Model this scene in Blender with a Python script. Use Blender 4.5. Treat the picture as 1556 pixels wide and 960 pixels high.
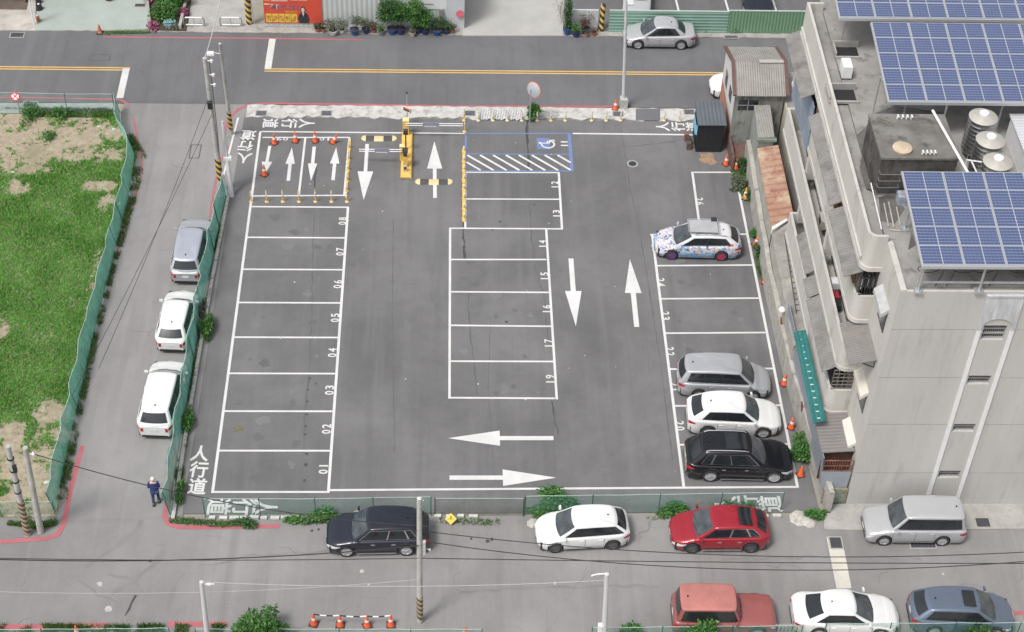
import bpy, bmesh, math, random
import numpy as np
from mathutils import Vector, Matrix
random.seed(7); R=math.radians; PI=math.pi
scene=bpy.context.scene
for o in list(bpy.data.objects): bpy.data.objects.remove(o)
# ------------------------------------------------------------------ camera (60 m up, looking 44 deg down)
CAM=Vector((10.631045,-50.562877,59.881553)); PITCH,YAW,ROLL,FPX=0.7657431,-0.0527778,0.0408122,2594.248
def _basis():
    cp,sp=math.cos(PITCH),math.sin(PITCH)
    f=Vector((0,cp,-sp)); u=Vector((0,sp,cp)); r=Vector((1,0,0))
    Z=Matrix.Rotation(YAW,3,'Z'); f,u,r=Z@f,Z@u,Z@r
    c,s=math.cos(ROLL),math.sin(ROLL)
    return f, c*u-s*r, c*r+s*u
CF,CU,CR=_basis()
cam=bpy.data.objects.new('camera',bpy.data.cameras.new('camera')); scene.collection.objects.link(cam)
m=Matrix((CR,CU,-CF)).transposed().to_4x4(); m.translation=CAM; cam.matrix_world=m
cam.data.sensor_width=36; cam.data.lens=36*FPX/1556; cam.data.clip_end=2000; cam.data.clip_start=1
scene.camera=cam
def at(px,py,z=0.0):
    """survey helper: real ground position (metres) of a spot seen in the photograph, at height z"""
    d=CF+CR*((px-778)/FPX)-CU*((py-480)/FPX); t=(z-CAM.z)/d.z; return CAM+d*t
def a2(px,py,z=0.0): p=at(px,py,z); return (p.x,p.y)
# ------------------------------------------------------------------ light: bright overcast
SUN_EL,SUN_AZ=R(60),R(228)     # azimuth clockwise from +Y
w=bpy.data.worlds.new('World'); scene.world=w; w.use_nodes=True
nt=w.node_tree; bg=nt.nodes['Background']; sky=nt.nodes.new('ShaderNodeTexSky')
sky.sky_type='NISHITA'; sky.sun_disc=False; sky.sun_elevation=SUN_EL; sky.sun_rotation=SUN_AZ; sky.air_density=1.0; sky.dust_density=4.0; sky.ozone_density=1.0
hs=nt.nodes.new('ShaderNodeHueSaturation'); hs.inputs['Saturation'].default_value=.24
nt.links.new(sky.outputs[0],hs.inputs['Color']); nt.links.new(hs.outputs[0],bg.inputs[0]); bg.inputs[1].default_value=.135
sl=bpy.data.lights.new('sun','SUN'); sl.energy=1.7; sl.angle=R(13); sl.color=(1,.97,.93)
sun=bpy.data.objects.new('sun',sl); scene.collection.objects.link(sun)
sd=Vector((math.sin(SUN_AZ)*math.cos(SUN_EL),math.cos(SUN_AZ)*math.cos(SUN_EL),math.sin(SUN_EL)))
sun.rotation_euler=sd.to_track_quat('Z','Y').to_euler(); sun.location=(0,0,80)
vs=scene.view_settings; vs.view_transform='Standard'; vs.look='None'; vs.exposure=0.4; vs.gamma=1
scene.cycles.max_bounces=6; scene.cycles.transparent_max_bounces=12
# ------------------------------------------------------------------ materials
MATS={}
def _mix(nt,a,b,fac,blend='MIX'):
    n=nt.nodes.new('ShaderNodeMix'); n.data_type='RGBA'; n.blend_type=blend
    for s,v in ((6,a),(7,b)):
        if isinstance(v,tuple): n.inputs[s].default_value=(*v[:3],1)
        else: nt.links.new(v,n.inputs[s])
    if isinstance(fac,(int,float)): n.inputs[0].default_value=fac
    else: nt.links.new(fac,n.inputs[0])
    return n.outputs[2]
def _noise(nt,co,scale,detail=4,rough=.6,stretch=None,dist=0):
    if stretch:
        mp=nt.nodes.new('ShaderNodeMapping'); mp.inputs['Scale'].default_value=stretch; nt.links.new(co,mp.inputs[0]); co=mp.outputs[0]
    n=nt.nodes.new('ShaderNodeTexNoise'); n.inputs['Scale'].default_value=scale; n.inputs['Detail'].default_value=detail; n.inputs['Roughness'].default_value=rough
    n.inputs['Distortion'].default_value=dist
    nt.links.new(co,n.inputs['Vector']); return n.outputs['Fac']
def _ramp(nt,v,lo,hi,a=0.0,b=1.0):
    n=nt.nodes.new('ShaderNodeMapRange'); n.inputs[1].default_value=lo; n.inputs[2].default_value=hi; n.inputs[3].default_value=a; n.inputs[4].default_value=b
    nt.links.new(v,n.inputs[0]); return n.outputs[0]
def _math(nt,op,a,b=0.0):
    n=nt.nodes.new('ShaderNodeMath'); n.operation=op
    for i,v in enumerate((a,b)):
        if isinstance(v,(int,float)): n.inputs[i].default_value=v
        else: nt.links.new(v,n.inputs[i])
    return n.outputs[0]
def new_mat(name):
    m=bpy.data.materials.new(name); m.use_nodes=True; nt=m.node_tree; b=nt.nodes['Principled BSDF']
    tc=nt.nodes.new('ShaderNodeTexCoord'); return m,nt,b,tc.outputs['Object']
def dk(c,f): return tuple(min(1,max(0,x*f)) for x in c)
def pm(name,col,rough=.6,metal=0.0,var=.12,scale=3.0,spec=.5,coat=0.0,stain=None,bump=0.0,bscale=30,alpha=1.0,stretch=None):
    if name in MATS: return MATS[name]
    m,nt,b,co=new_mat(name)
    f=_noise(nt,co,scale,5,.65,stretch)
    c=_mix(nt,dk(col,1-var),dk(col,1+var),_ramp(nt,f,.3,.7))
    if stain: c=_mix(nt,c,stain[0],_ramp(nt,_noise(nt,co,stain[1],6,.7,stretch),stain[2],stain[2]+.12,0,stain[3]))
    nt.links.new(c,b.inputs['Base Color'])
    b.inputs['Roughness'].default_value=rough; b.inputs['Metallic'].default_value=metal; b.inputs['Specular IOR Level'].default_value=spec
    b.inputs['Coat Weight'].default_value=coat; b.inputs['Coat Roughness'].default_value=.08; b.inputs['Alpha'].default_value=alpha
    if bump:
        bn=nt.nodes.new('ShaderNodeBump'); bn.inputs['Strength'].default_value=bump; bn.inputs['Distance'].default_value=.02
        nt.links.new(_noise(nt,co,bscale,3,.6),bn.inputs['Height']); nt.links.new(bn.outputs[0],b.inputs['Normal'])
    MATS[name]=m; return m
def asphalt(name,col,patch=.12,crack=0.3,stains=.25,tint=(1,.994,.998)):
    m,nt,b,co=new_mat(name)
    c0=tuple(x*t for x,t in zip(col,tint))
    big=_noise(nt,co,.16,5,.62,dist=.3); mid=_noise(nt,co,.9,6,.7); fine=_noise(nt,co,14,3,.7); grit=_noise(nt,co,55,2,.7)
    c=_mix(nt,dk(c0,1-patch),dk(c0,1+patch),_ramp(nt,big,.35,.65))
    c=_mix(nt,c,dk(c0,.72),_ramp(nt,mid,.5,.85,0,.55))
    lane=_noise(nt,co,.6,4,.6,(1.6,.12,1)); c=_mix(nt,c,dk(c0,1.2),_ramp(nt,lane,.50,.70,0,.55)); c=_mix(nt,c,dk(c0,.78),_ramp(nt,_noise(nt,co,.55,4,.6,(2.2,.10,1)),.54,.70,0,.5))
    c=_mix(nt,c,dk(c0,1.45),_ramp(nt,fine,.55,.8,0,.35)); c=_mix(nt,c,dk(c0,.55),_ramp(nt,grit,.55,.8,0,.35))
    # oil spots and dark stains
    st=_noise(nt,co,1.7,7,.75,dist=.8); c=_mix(nt,c,dk(c0,.45),_ramp(nt,st,.66,.76,0,stains))
    # cracks
    if crack:
        wn=nt.nodes.new('ShaderNodeTexNoise'); wn.inputs['Scale'].default_value=.8; wn.inputs['Detail'].default_value=5; nt.links.new(co,wn.inputs['Vector'])
        ad=nt.nodes.new('ShaderNodeVectorMath'); ad.operation='MULTIPLY_ADD'; nt.links.new(wn.outputs['Color'],ad.inputs[0]); ad.inputs[1].default_value=(1.6,1.6,0); nt.links.new(co,ad.inputs[2])
        vo=nt.nodes.new('ShaderNodeTexVoronoi'); vo.feature='DISTANCE_TO_EDGE'; vo.inputs['Scale'].default_value=.22; nt.links.new(ad.outputs[0],vo.inputs['Vector'])
        line=_ramp(nt,vo.outputs['Distance'],.0,.006,1,0)
        gate=_ramp(nt,_noise(nt,co,.35,2,.5),.5,.62,0,crack)
        c=_mix(nt,c,dk(c0,.4),_math(nt,'MULTIPLY',line,gate))
    nt.links.new(c,b.inputs['Base Color']); b.inputs['Roughness'].default_value=.88; b.inputs['Specular IOR Level'].default_value=.3
    bn=nt.nodes.new('ShaderNodeBump'); bn.inputs['Strength'].default_value=.25; bn.inputs['Distance'].default_value=.01; nt.links.new(grit,bn.inputs['Height']); nt.links.new(bn.outputs[0],b.inputs['Normal'])
    MATS[name]=m; return m
def paint_mat(name,col,wear=.35,under=(.11,.108,.11)):
    m,nt,b,co=new_mat(name)
    f=_noise(nt,co,5,7,.8); f2=_noise(nt,co,.8,3,.6)
    c=_mix(nt,dk(col,.86),col,_ramp(nt,f2,.35,.65))
    s=_math(nt,'ADD',_math(nt,'MULTIPLY',f,.75),_math(nt,'MULTIPLY',f2,.25))
    c=_mix(nt,c,under,_ramp(nt,s,.57,.72,0,wear*2.2 if wear<.45 else .95))
    nt.links.new(c,b.inputs['Base Color']); b.inputs['Roughness'].default_value=.75; MATS[name]=m; return m
def wave_mat(name,c1,c2,period,axis='X',rough=.6,metal=0.0,stain=None,depth=.6):
    """corrugated sheet: ridges every <period> metres along an axis, drawn by bump + darker colour in the grooves"""
    m,nt,b,co=new_mat(name)
    wv=nt.nodes.new('ShaderNodeTexWave'); wv.bands_direction=axis; wv.inputs['Scale'].default_value=2*PI/period/20; wv.inputs['Detail'].default_value=0
    nt.links.new(co,wv.inputs['Vector'])
    c=_mix(nt,c1,c2,_ramp(nt,_noise(nt,co,1.3,6,.7),.35,.65))
    c=_mix(nt,c,dk(c1,.6),_ramp(nt,wv.outputs['Fac'],.0,.45,.45,0))  # grooves coloured darker than the ridges
    if stain: c=_mix(nt,c,stain[0],_ramp(nt,_noise(nt,co,stain[1],6,.75),stain[2],stain[2]+.15,0,stain[3]))
    nt.links.new(c,b.inputs['Base Color']); b.inputs['Roughness'].default_value=rough; b.inputs['Metallic'].default_value=metal
    bn=nt.nodes.new('ShaderNodeBump'); bn.inputs['Strength'].default_value=depth; bn.inputs['Distance'].default_value=.03; nt.links.new(wv.outputs['Fac'],bn.inputs['Height']); nt.links.new(bn.outputs[0],b.inputs['Normal'])
    MATS[name]=m; return m
def stripe_mat(name,c1,c2,period,twist=0.0,rough=.6):
    """painted hazard bands round a post"""
    m,nt,b,co=new_mat(name)
    sx=nt.nodes.new('ShaderNodeSeparateXYZ'); nt.links.new(co,sx.inputs[0])
    v=_math(nt,'ADD',sx.outputs[2],_math(nt,'MULTIPLY',sx.outputs[0],twist))
    fr=_math(nt,'FRACT',_math(nt,'DIVIDE',v,period)); f=_math(nt,'GREATER_THAN',fr,.5)
    c=_mix(nt,c1,c2,f); c=_mix(nt,c,(.25,.22,.18),_ramp(nt,_noise(nt,co,7,5,.7),.55,.75,0,.5))
    nt.links.new(c,b.inputs['Base Color']); b.inputs['Roughness'].default_value=rough; MATS[name]=m; return m
def leaf_mat(name,c1,c2,c3):
    if name in MATS: return MATS[name]
    m,nt,b,co=new_mat(name)
    g=nt.nodes.new('ShaderNodeNewGeometry'); r=g.outputs['Random Per Island']
    c=_mix(nt,c1,c2,r); c=_mix(nt,c,c3,_ramp(nt,r,.86,.9))
    c=_mix(nt,c,dk(c1,.7),_ramp(nt,_noise(nt,co,4,3,.5),.5,.7,0,.4))
    nt.links.new(c,b.inputs['Base Color']); b.inputs['Roughness'].default_value=.55; b.inputs['Specular IOR Level'].default_value=.3
    try: b.inputs['Subsurface Weight'].default_value=0
    except Exception: pass
    MATS[name]=m; return m
def net_mat(name,col,open_=.5,cell=.07):
    m,nt,b,co=new_mat(name)
    tr=nt.nodes.new('ShaderNodeBsdfTransparent'); mx=nt.nodes.new('ShaderNodeMixShader')
    c=_mix(nt,dk(col,.8),dk(col,1.25),_ramp(nt,_noise(nt,co,1.2,5,.7),.35,.65)); c=_mix(nt,c,dk(col,1.8),_ramp(nt,_noise(nt,co,5,4,.7),.6,.7,0,.5))
    nt.links.new(c,b.inputs['Base Color']); b.inputs['Roughness'].default_value=.7
    f=_ramp(nt,_noise(nt,co,2.5,4,.7),.3,.7,max(0,open_-.14),min(1,open_+.14))
    # fine weave: holes between the threads
    vo=nt.nodes.new('ShaderNodeTexVoronoi'); vo.inputs['Scale'].default_value=1/cell; vo.inputs['Randomness'].default_value=.25; nt.links.new(co,vo.inputs['Vector'])
    f=_math(nt,'ADD',f,_ramp(nt,vo.outputs['Distance'],.1,.6,.12,-.12))
    nt.links.new(f,mx.inputs[0]); nt.links.new(b.outputs[0],mx.inputs[1]); nt.links.new(tr.outputs[0],mx.inputs[2])
    nt.links.new(mx.outputs[0],nt.nodes['Material Output'].inputs['Surface']); MATS[name]=m; return m

ASP_LOT=asphalt('lot asphalt',(.143,.142,.144),.20,.2,.7)
ASP_ROAD=asphalt('main road asphalt',(.134,.134,.139),.12,.25,.4)
ASP_LANE=asphalt('side street asphalt',(.236,.229,.226),.12,.4,.5)
ASP_BACK=asphalt('back street asphalt',(.226,.219,.215),.15,.5,.6)
ASP_FAR=asphalt('far car park asphalt',(.13,.125,.13),.1,.2,.2)
W_PAINT=paint_mat('white road paint',(.63,.63,.62),.38); W_PAINT2=paint_mat('worn white paint',(.58,.58,.56),.3)
Y_PAINT=paint_mat('yellow road paint',(.62,.40,.13),.28); R_PAINT=paint_mat('red kerb paint',(.40,.125,.14),.42,(.3,.26,.26)); B_PAINT=paint_mat('blue bay paint',(.15,.21,.40),.42,(.2,.2,.22))
DARK_TAR=paint_mat('dark tar seam',(.06,.058,.06),.44,(.14,.139,.139)); FAINT=paint_mat('faint tar seam',(.108,.106,.107),.44,(.145,.144,.144))
CONC=pm('pale concrete',(.34,.33,.31),.9,var=.14,scale=1.2,stain=((.26,.25,.22),2.2,.52,.6),bump=.2)
CONC_W=pm('whitewashed kerb concrete',(.48,.47,.45),.9,var=.16,scale=1.5,stain=((.27,.26,.24),2.4,.50,.75),bump=.2)
CONC_G=pm('greenish concrete pad',(.32,.365,.335),.85,var=.08,scale=.7,stain=((.30,.36,.33),.8,.55,.6),bump=.1)
CONC_D=pm('old grey concrete',(.22,.21,.20),.92,var=.3,scale=.9,stain=((.09,.085,.08),1.3,.52,.8),bump=.3)
WALL_W=pm('off white render',(.50,.485,.45),.85,var=.07,scale=.9,stain=((.30,.285,.25),1.1,.55,.6),bump=.08,bscale=12,stretch=(1,1,.35))
WALL_F=pm('grey beige render',(.46,.45,.43),.88,var=.09,scale=.5,stain=((.32,.31,.29),1.6,.54,.45),bump=.12,bscale=10,stretch=(1,1,.16))
WALL_LOT=pm('weathered boundary render',(.36,.345,.31),.95,var=.2,scale=1.5,stain=((.17,.155,.13),1.6,.55,.7),bump=.3)
ROOFTOP=pm('roof screed',(.27,.26,.245),.85,var=.25,scale=.6,stain=((.13,.125,.12),.9,.54,.8),bump=.2)
TRIM=pm('white trim paint',(.72,.72,.72),.6,var=.06,scale=3)
DARKMETAL=pm('dark iron',(.05,.048,.05),.6,.3,var=.3,scale=8)
STEEL=pm('galvanised steel',(.5,.51,.53),.45,.6,var=.15,scale=5)
SILVERM=pm('brushed aluminium',(.7,.7,.72),.35,.8,var=.08,scale=6)
POLE=pm('weathered concrete pole',(.42,.41,.39),.85,var=.2,scale=2.5,stain=((.2,.19,.17),3,.56,.6))
POLE_L=pm('light grey pole paint',(.6,.61,.62),.55,.2,var=.08,scale=4)
BLACK=pm('black rubber',(.025,.025,.026),.8,var=.2,scale=9)
CABLE=pm('black cable',(.03,.03,.032),.6); CABLE_L=pm('grey cable',(.42,.42,.42),.6)
ORANGE=pm('orange cone plastic',(.75,.13,.045),.5,var=.15,scale=6,stain=((.4,.1,.05),8,.58,.5)); REFL=pm('reflective white band',(.75,.75,.73),.4,var=.1,scale=8)
YEL=pm('faded yellow plastic',(.62,.43,.16),.6,var=.15,scale=5); YEL2=pm('barrier yellow paint',(.66,.45,.12),.55,var=.12,scale=3,stain=((.3,.17,.05),3,.58,.7))
GLASSD=pm('dark window glass',(.02,.022,.026),.12,var=.2,scale=2,spec=.8)
SOIL=pm('potting soil',(.06,.045,.03),.95,var=.3,scale=9)
NET=net_mat('green construction net',(.20,.52,.42),.24); NET_T=net_mat('thin green net',(.12,.30,.245),.78); NET_GREY=net_mat('grey wire mesh',(.16,.18,.16),.62)
# ------------------------------------------------------------------ builders
COL=scene.collection
def tag(o,label=None,cat=None,group=None,kind=None):
    if label: o['label']=label
    if cat: o['category']=cat
    if group: o['group']=group
    if kind: o['kind']=kind
    return o
def thing(name,label,cat,loc=(0,0,0),rz=0,group=None):
    o=bpy.data.objects.new(name,None); o.empty_display_size=.3; COL.objects.link(o); o.location=loc; o.rotation_euler=(0,0,rz); return tag(o,label,cat,group)
class MB:
    def __init__(s): s.v=[]; s.f=[]; s.m=[]
    def add(s,vs,fs,mi=0):
        n=len(s.v); s.v+=[tuple(v) for v in vs]; s.f+=[tuple(i+n for i in f) for f in fs]; s.m+=[mi]*len(fs); return s
    def quad(s,a,b,c,d,mi=0): return s.add([a,b,c,d],[(0,1,2,3)],mi)
    def box(s,lo,hi,mi=0,M=None,bev=0.0):
        x0,y0,z0=lo; x1,y1,z1=hi
        v=[Vector(p) for p in ((x0,y0,z0),(x1,y0,z0),(x1,y1,z0),(x0,y1,z0),(x0,y0,z1),(x1,y0,z1),(x1,y1,z1),(x0,y1,z1))]
        if bev:   # chamfered top
            b=bev; v=v[:4]+[Vector(p) for p in ((x0,y0,z1-b),(x1,y0,z1-b),(x1,y1,z1-b),(x0,y1,z1-b),(x0+b,y0+b,z1),(x1-b,y0+b,z1),(x1-b,y1-b,z1),(x0+b,y1-b,z1))]
            f=[(3,2,1,0)]+[(i,(i+1)%4,(i+1)%4+4,i+4) for i in range(4)]+[(i+4,(i+1)%4+4,(i+1)%4+8,i+8) for i in range(4)]+[(8,9,10,11)]
        else: f=[(3,2,1,0),(4,5,6,7),(0,1,5,4),(1,2,6,5),(2,3,7,6),(3,0,4,7)]
        if M: v=[M@p for p in v]
        return s.add(v,f,mi)
    def tube(s,p0,p1,r0,r1=None,n=8,mi=0,cap=True):
        p0,p1=Vector(p0),Vector(p1); r1=r0 if r1 is None else r1; d=(p1-p0).normalized()
        a=d.orthogonal().normalized(); b=d.cross(a); vs=[]
        for p,r in ((p0,r0),(p1,r1)):
            for i in range(n):
                t=2*PI*i/n; vs.append(p+(a*math.cos(t)+b*math.sin(t))*r)
        fs=[(i,(i+1)%n,(i+1)%n+n,i+n) for i in range(n)]
        if cap: fs+=[tuple(range(n-1,-1,-1)),tuple(range(n,2*n))]
        return s.add(vs,fs,mi)
    def path(s,pts,r,n=6,mi=0):
        for a,b in zip(pts,pts[1:]): s.tube(a,b,r,n=n,mi=mi)
        return s
    def lathe(s,c,prof,n=16,mi=0,M=None):
        vs=[];fs=[]
        for (r,z) in prof:
            for i in range(n):
                t=2*PI*i/n; p=Vector((c[0]+r*math.cos(t),c[1]+r*math.sin(t),c[2]+z)); vs.append(M@p if M else p)
        for k in range(len(prof)-1):
            for i in range(n): fs.append((k*n+i,k*n+(i+1)%n,(k+1)*n+(i+1)%n,(k+1)*n+i))
        fs.append(tuple(range(n-1,-1,-1))); k=len(prof)-1; fs.append(tuple(k*n+i for i in range(n)))
        return s.add(vs,fs,mi)
    def prism(s,poly,z0,z1,mi=0):
        n=len(poly); a=sum(poly[i][0]*poly[(i+1)%n][1]-poly[(i+1)%n][0]*poly[i][1] for i in range(n))
        if a<0: poly=poly[::-1]
        vs=[(x,y,z0) for x,y in poly]+[(x,y,z1) for x,y in poly]
        fs=[tuple(range(n-1,-1,-1)),tuple(range(n,2*n))]+[(i,(i+1)%n,(i+1)%n+n,i+n) for i in range(n)]
        return s.add(vs,fs,mi)
    def sheet(s,poly,z,mi=0):
        n=len(poly); a=sum(poly[i][0]*poly[(i+1)%n][1]-poly[(i+1)%n][0]*poly[i][1] for i in range(n))
        if a<0: poly=poly[::-1]
        return s.add([(x,y,z) for x,y in poly],[tuple(range(n))],mi)
    def build(s,name,mats,parent=None,smooth=False,angle=35):
        me=bpy.data.meshes.new(name); me.from_pydata(s.v,[],s.f); me.update()
        if not isinstance(mats,(list,tuple)): mats=[mats]
        for m_ in mats: me.materials.append(m_)
        me.polygons.foreach_set('material_index',[min(i,len(mats)-1) for i in s.m])
        if smooth:
            me.polygons.foreach_set('use_smooth',[True]*len(me.polygons)); me.set_sharp_from_angle(angle=R(angle))
        o=bpy.data.objects.new(name,me); COL.objects.link(o)
        if parent: o.parent=parent
        return o
def structure(o): o['kind']='structure'; return o
def seg(mb,p,q,wd,z,mi=0,ext=0):
    z=z+.00012*(len(mb.f)%23)
    p,q=Vector((p[0],p[1])),Vector((q[0],q[1])); d=(q-p).normalized(); n=Vector((-d.y,d.x))*wd/2; p=p-d*ext; q=q+d*ext
    mb.sheet([tuple(p+n),tuple(p-n),tuple(q-n),tuple(q+n)],z,mi)
def copy_tree(o,parent=None):
    c=o.copy(); COL.objects.link(c)
    if parent: c.parent=parent
    for ch in [x for x in bpy.data.objects if x.parent==o and x is not c]: 
        copy_tree(ch,c)
    return c
KIDS={}
def dup(root,loc,rz=None,label=None,group=None,scale=None):
    r=root.copy(); COL.objects.link(r); r.location=loc
    if rz is not None: r.rotation_euler=(0,0,rz)
    if scale: r.scale=scale
    if label: r['label']=label
    if group: r['group']=group
    for ch in list(root.children):
        c=ch.copy(); COL.objects.link(c); c.parent=r
        for g in list(ch.children):
            d=g.copy(); COL.objects.link(d); d.parent=c
    return r
# text to flat mesh polygons
_tc={}
def glyph(ch,bold=.02):
    if (ch,bold) in _tc: return _tc[(ch,bold)]
    cu=bpy.data.curves.new('glyph','FONT'); cu.body=ch; cu.offset=bold; cu.resolution_u=3
    o=bpy.data.objects.new('glyph',cu); COL.objects.link(o); dg=bpy.context.evaluated_depsgraph_get(); dg.update()
    me=bpy.data.meshes.new_from_object(o.evaluated_get(dg)); bpy.data.objects.remove(o)
    vs=[(v.co.x,v.co.y) for v in me.vertices]; fs=[tuple(p.vertices) for p in me.polygons]; bpy.data.meshes.remove(me)
    if not vs: vs=[(0,0)]
    xs=[v[0] for v in vs]; ys=[v[1] for v in vs]
    cx,cy=(min(xs)+max(xs))/2,(min(ys)+max(ys))/2; sx=max(max(xs)-min(xs),1e-3); sy=max(max(ys)-min(ys),1e-3)
    _tc[(ch,bold)]=([((x-cx)/sx,(y-cy)/sy) for x,y in vs],fs,sx/sy); return _tc[(ch,bold)]
def put_glyph(mb,ch,M,wd,ht,bold=.02,mi=0):
    vs,fs,_=glyph(ch,bold); mb.add([M@Vector((x*wd,y*ht,0)) for x,y in vs],fs,mi)
def ground_M(c,rot,z): return Matrix.Translation((c[0],c[1],z))@Matrix.Rotation(rot,4,'Z')
# ================================================================== GROUND AND ROADS
g=MB(); g.sheet([(-700,-400),(700,-400),(700,900),(-700,900)],-.05); structure(g.build('ground',pm('bare earth',(.27,.25,.21),.95,var=.2,scale=.3)))
g=MB(); g.sheet([(-120,29.15),(120,29.15),(120,36.3),(-120,36.3)],0); structure(g.build('main_road',ASP_ROAD))
# side street and back street are one paler sheet
g=MB(); g.sheet([(-8.0,29.146),(-.9,29.146),(-1.1,20),(-1.15,-1.35),(-7.4,-1.7)],-.004); structure(g.build('side_street',ASP_LANE))
g=MB(); g.sheet([(-120,-9.5),(120,-9.5),(120,-1.5),(28,-1.3),(-120,-1.7)],-.012); structure(g.build('back_street',ASP_BACK))
g=MB(); g.sheet([(-1.2,-1.25),(27.6,-1.15),(27.2,14),(27.4,25.2),(26.6,25.4),(26.4,27.9),(-1.0,27.9),(-1.1,20)],.012); structure(g.build('parking_lot_surface',ASP_LOT))
# whitewashed gutter strip between lot and road (uneven lower edge)
def strip(name,y0,y1,x0,x1,z,mat,j0=.0,j1=.0,step=.35,h=.10):
    g=MB(); xs=np.arange(x0,x1+1e-6,step); rr=random.Random(3)
    lo=[(x,y0+rr.uniform(-j0,j0)) for x in xs]; hi=[(x,y1+rr.uniform(-j1,j1)) for x in xs]
    g.prism(lo+hi[::-1],z,z+h); return structure(g.build(name,mat))
strip('gutter_kerb',27.93,29.05,-.9,26.4,-.03,CONC_W,.16,.05,h=.075)
g=MB(); g.sheet([a2(966,166),a2(966,184),a2(1003,184),a2(1003,166)],.052); structure(g.build('kerb_ramp',ASP_ROAD))
# far side pavements of the main road
strip('far_kerb',36.3,37.2,-120,11.6,-.03,pm('dusty gutter concrete',(.33,.31,.29),.9,var=.2,scale=1.5,stain=((.16,.15,.14),2,.52,.6)),.05,.03,h=.07)
strip('far_kerb',36.3,36.75,16.5,40,-.03,pm('dusty gutter concrete',(.33,.31,.29)),.03,.02,h=.08)
g=MB(); g.prism([a2(54,47),(-40,36.32),(-40,44),(a2(38,-5)[0],44)],-.03,.0445); structure(g.build('forecourt_slab',pm('worn tan concrete',(.44,.41,.37),.9,var=.15,scale=1,stain=((.3,.27,.24),1.2,.52,.6))))
g=MB(); g.prism([a2(54,47),a2(228,45),a2(215,-60),a2(60,-60)],-.03,.05); structure(g.build('yard_pad',CONC_G))
g=MB(); g.sheet([(-40,38.45),(a2(40,18)[0],38.45),(a2(36,0)[0],46),(-40,46)],.046); structure(g.build('carport_floor',pm('shade toned carport floor',(.13,.10,.085),.8,var=.25,scale=1.5)))  # floor coloured dark brown to stand in for shade under the carport roof
g=MB(); g.prism([a2(285,48),a2(378,48),a2(372,-90),a2(300,-90)],-.03,.03); structure(g.build('alley_pavement',CONC))
g=MB(); g.prism([a2(703,55),a2(855,55),a2(862,-90),a2(703,-90)],-.03,.06); structure(g.build('driveway_slab',pm('light driveway concrete',(.37,.365,.34),.9,var=.08,scale=.8,stain=((.36,.35,.33),.9,.52,.6))))
g=MB(); g.sheet([(18.0,37.0),(45,37.0),(45,60),(16.5,60)],.01); structure(g.build('far_car_park_surface',ASP_FAR))
g=MB()
for px in (1032,1107,1179):
    p=at(px,0); seg(g,(p.x-.1,p.y-2.2),(p.x-.35,p.y+3),.12,.016)
structure(g.build('far_bay_lines',W_PAINT))
# pavement in front of the apartment block + crossing channel
g=MB(); g.prism([a2(1252,805),a2(1252,772),(28.0,-.7),(60,-.7),(60,-1.95),a2(1300,806)],-.03,.05); structure(g.build('block_pavement',CONC))
g=MB(); g.prism([a2(1256,816),a2(1279,816),a2(1294,894),a2(1271,894)],-.03,.014); structure(g.build('channel_cover_strip',pm('channel concrete',(.52,.50,.44),.9,var=.12,scale=2)))
# oil drips
# soft verge along the left lot
def grate(name,px,py,w_,d_,z,mat=DARKMETAL,slots=7,lab=None):
    """slotted iron drain cover lying in the paving"""
    t=thing(name,lab,'drain cover',tuple(at(px,py)[:2])+(z,))
    g=MB(); g.box((-w_/2-.06,-d_/2-.06,0),(w_/2+.06,d_/2+.06,.012)); g.build('frame',CONC,t)
    g=MB(); g.box((-w_/2,-d_/2,.012),(w_/2,d_/2,.016))
    for i in range(slots):
        x=-w_/2+(i+.5)*w_/slots; g.box((x-.012,-d_/2+.04,.016),(x+.012,d_/2-.04,.03),1)
    g.build('grating',[pm('dark drain pit',(.07,.07,.075),.9),mat],t); return t
DG=pm('steel grating',(.2,.22,.26),.6,.3,var=.2,scale=9)
grate('drain_grate',26,53,.75,.45,.0,lab='slotted drain grate at road edge near far left corner')
grate('drain_grate',213,9,.6,.3,.05,lab='dark drain grate in greenish concrete pad')
for i,(px,py,l) in enumerate([(397,173,'blue grey drain grate in white kerb nearest the utility poles'),(496,173,'blue grey drain grate in white kerb above painted walkway characters'),(714,173,'blue grey drain grate in kerb beside yellow gate post'),(939,174,'blue grey drain grate in kerb left of tall street light foot'),(1047,171,'drain grate in kerb beside the black shed')]):
    grate('drain_grate',px,py,.55,.42,.047,DG,lab=l)
grate('drain_grate',46,159,.75,.5,.02,DG,lab='blue grey drain grate behind the red no parking sign')
grate('drain_grate',1270,825,.5,.6,.016,lab='drain grate at upper end of pale channel strip')
grate('drain_grate',1493,795,.6,.5,.05,lab='drain grate in pavement right of silver van')
grate('drain_grate',1402,826,1.1,.45,-.008,lab='long drain grate under silver van doors')
grate('drain_grate',1111,57,.8,.25,.05,DG,lab='small drain grate below green sheet fence')
def outline_cover(pxs,lab):
    c=at(*pxs[0]); t=MB()
    P=[a2(*p) for p in pxs]
    for a,b in zip(P,P[1:]+P[:1]): seg(t,a,b,.06,.004)
    structure(t.build('cover_outline',pm('cover seam',(.09,.088,.09),.9)))
outline_cover([(137,83),(168,83),(166,92),(135,92)],''); outline_cover([(291,220),(306,220),(302,240),(287,240)],'')
def manhole(px,py,r,z,lab,mat):
    t=thing('manhole_cover',lab,'manhole cover',tuple(at(px,py)[:2])+(z,))
    g=MB(); g.lathe((0,0,0),[(r+.1,0),(r+.1,.006),(r,.008)],24); g.build('ring',pm('manhole ring',(.3,.3,.3),.8),t)
    g=MB(); g.lathe((0,0,.008),[(r,0),(r,.006),(r*.55,.008),(r*.5,.012)],24); g.build('lid',mat,t)
manhole(961,249,.22,.016,'round manhole cover in the lot near the top right',DARKMETAL)
# ================================================================== MARKINGS
Z=.017
g=MB()
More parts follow.
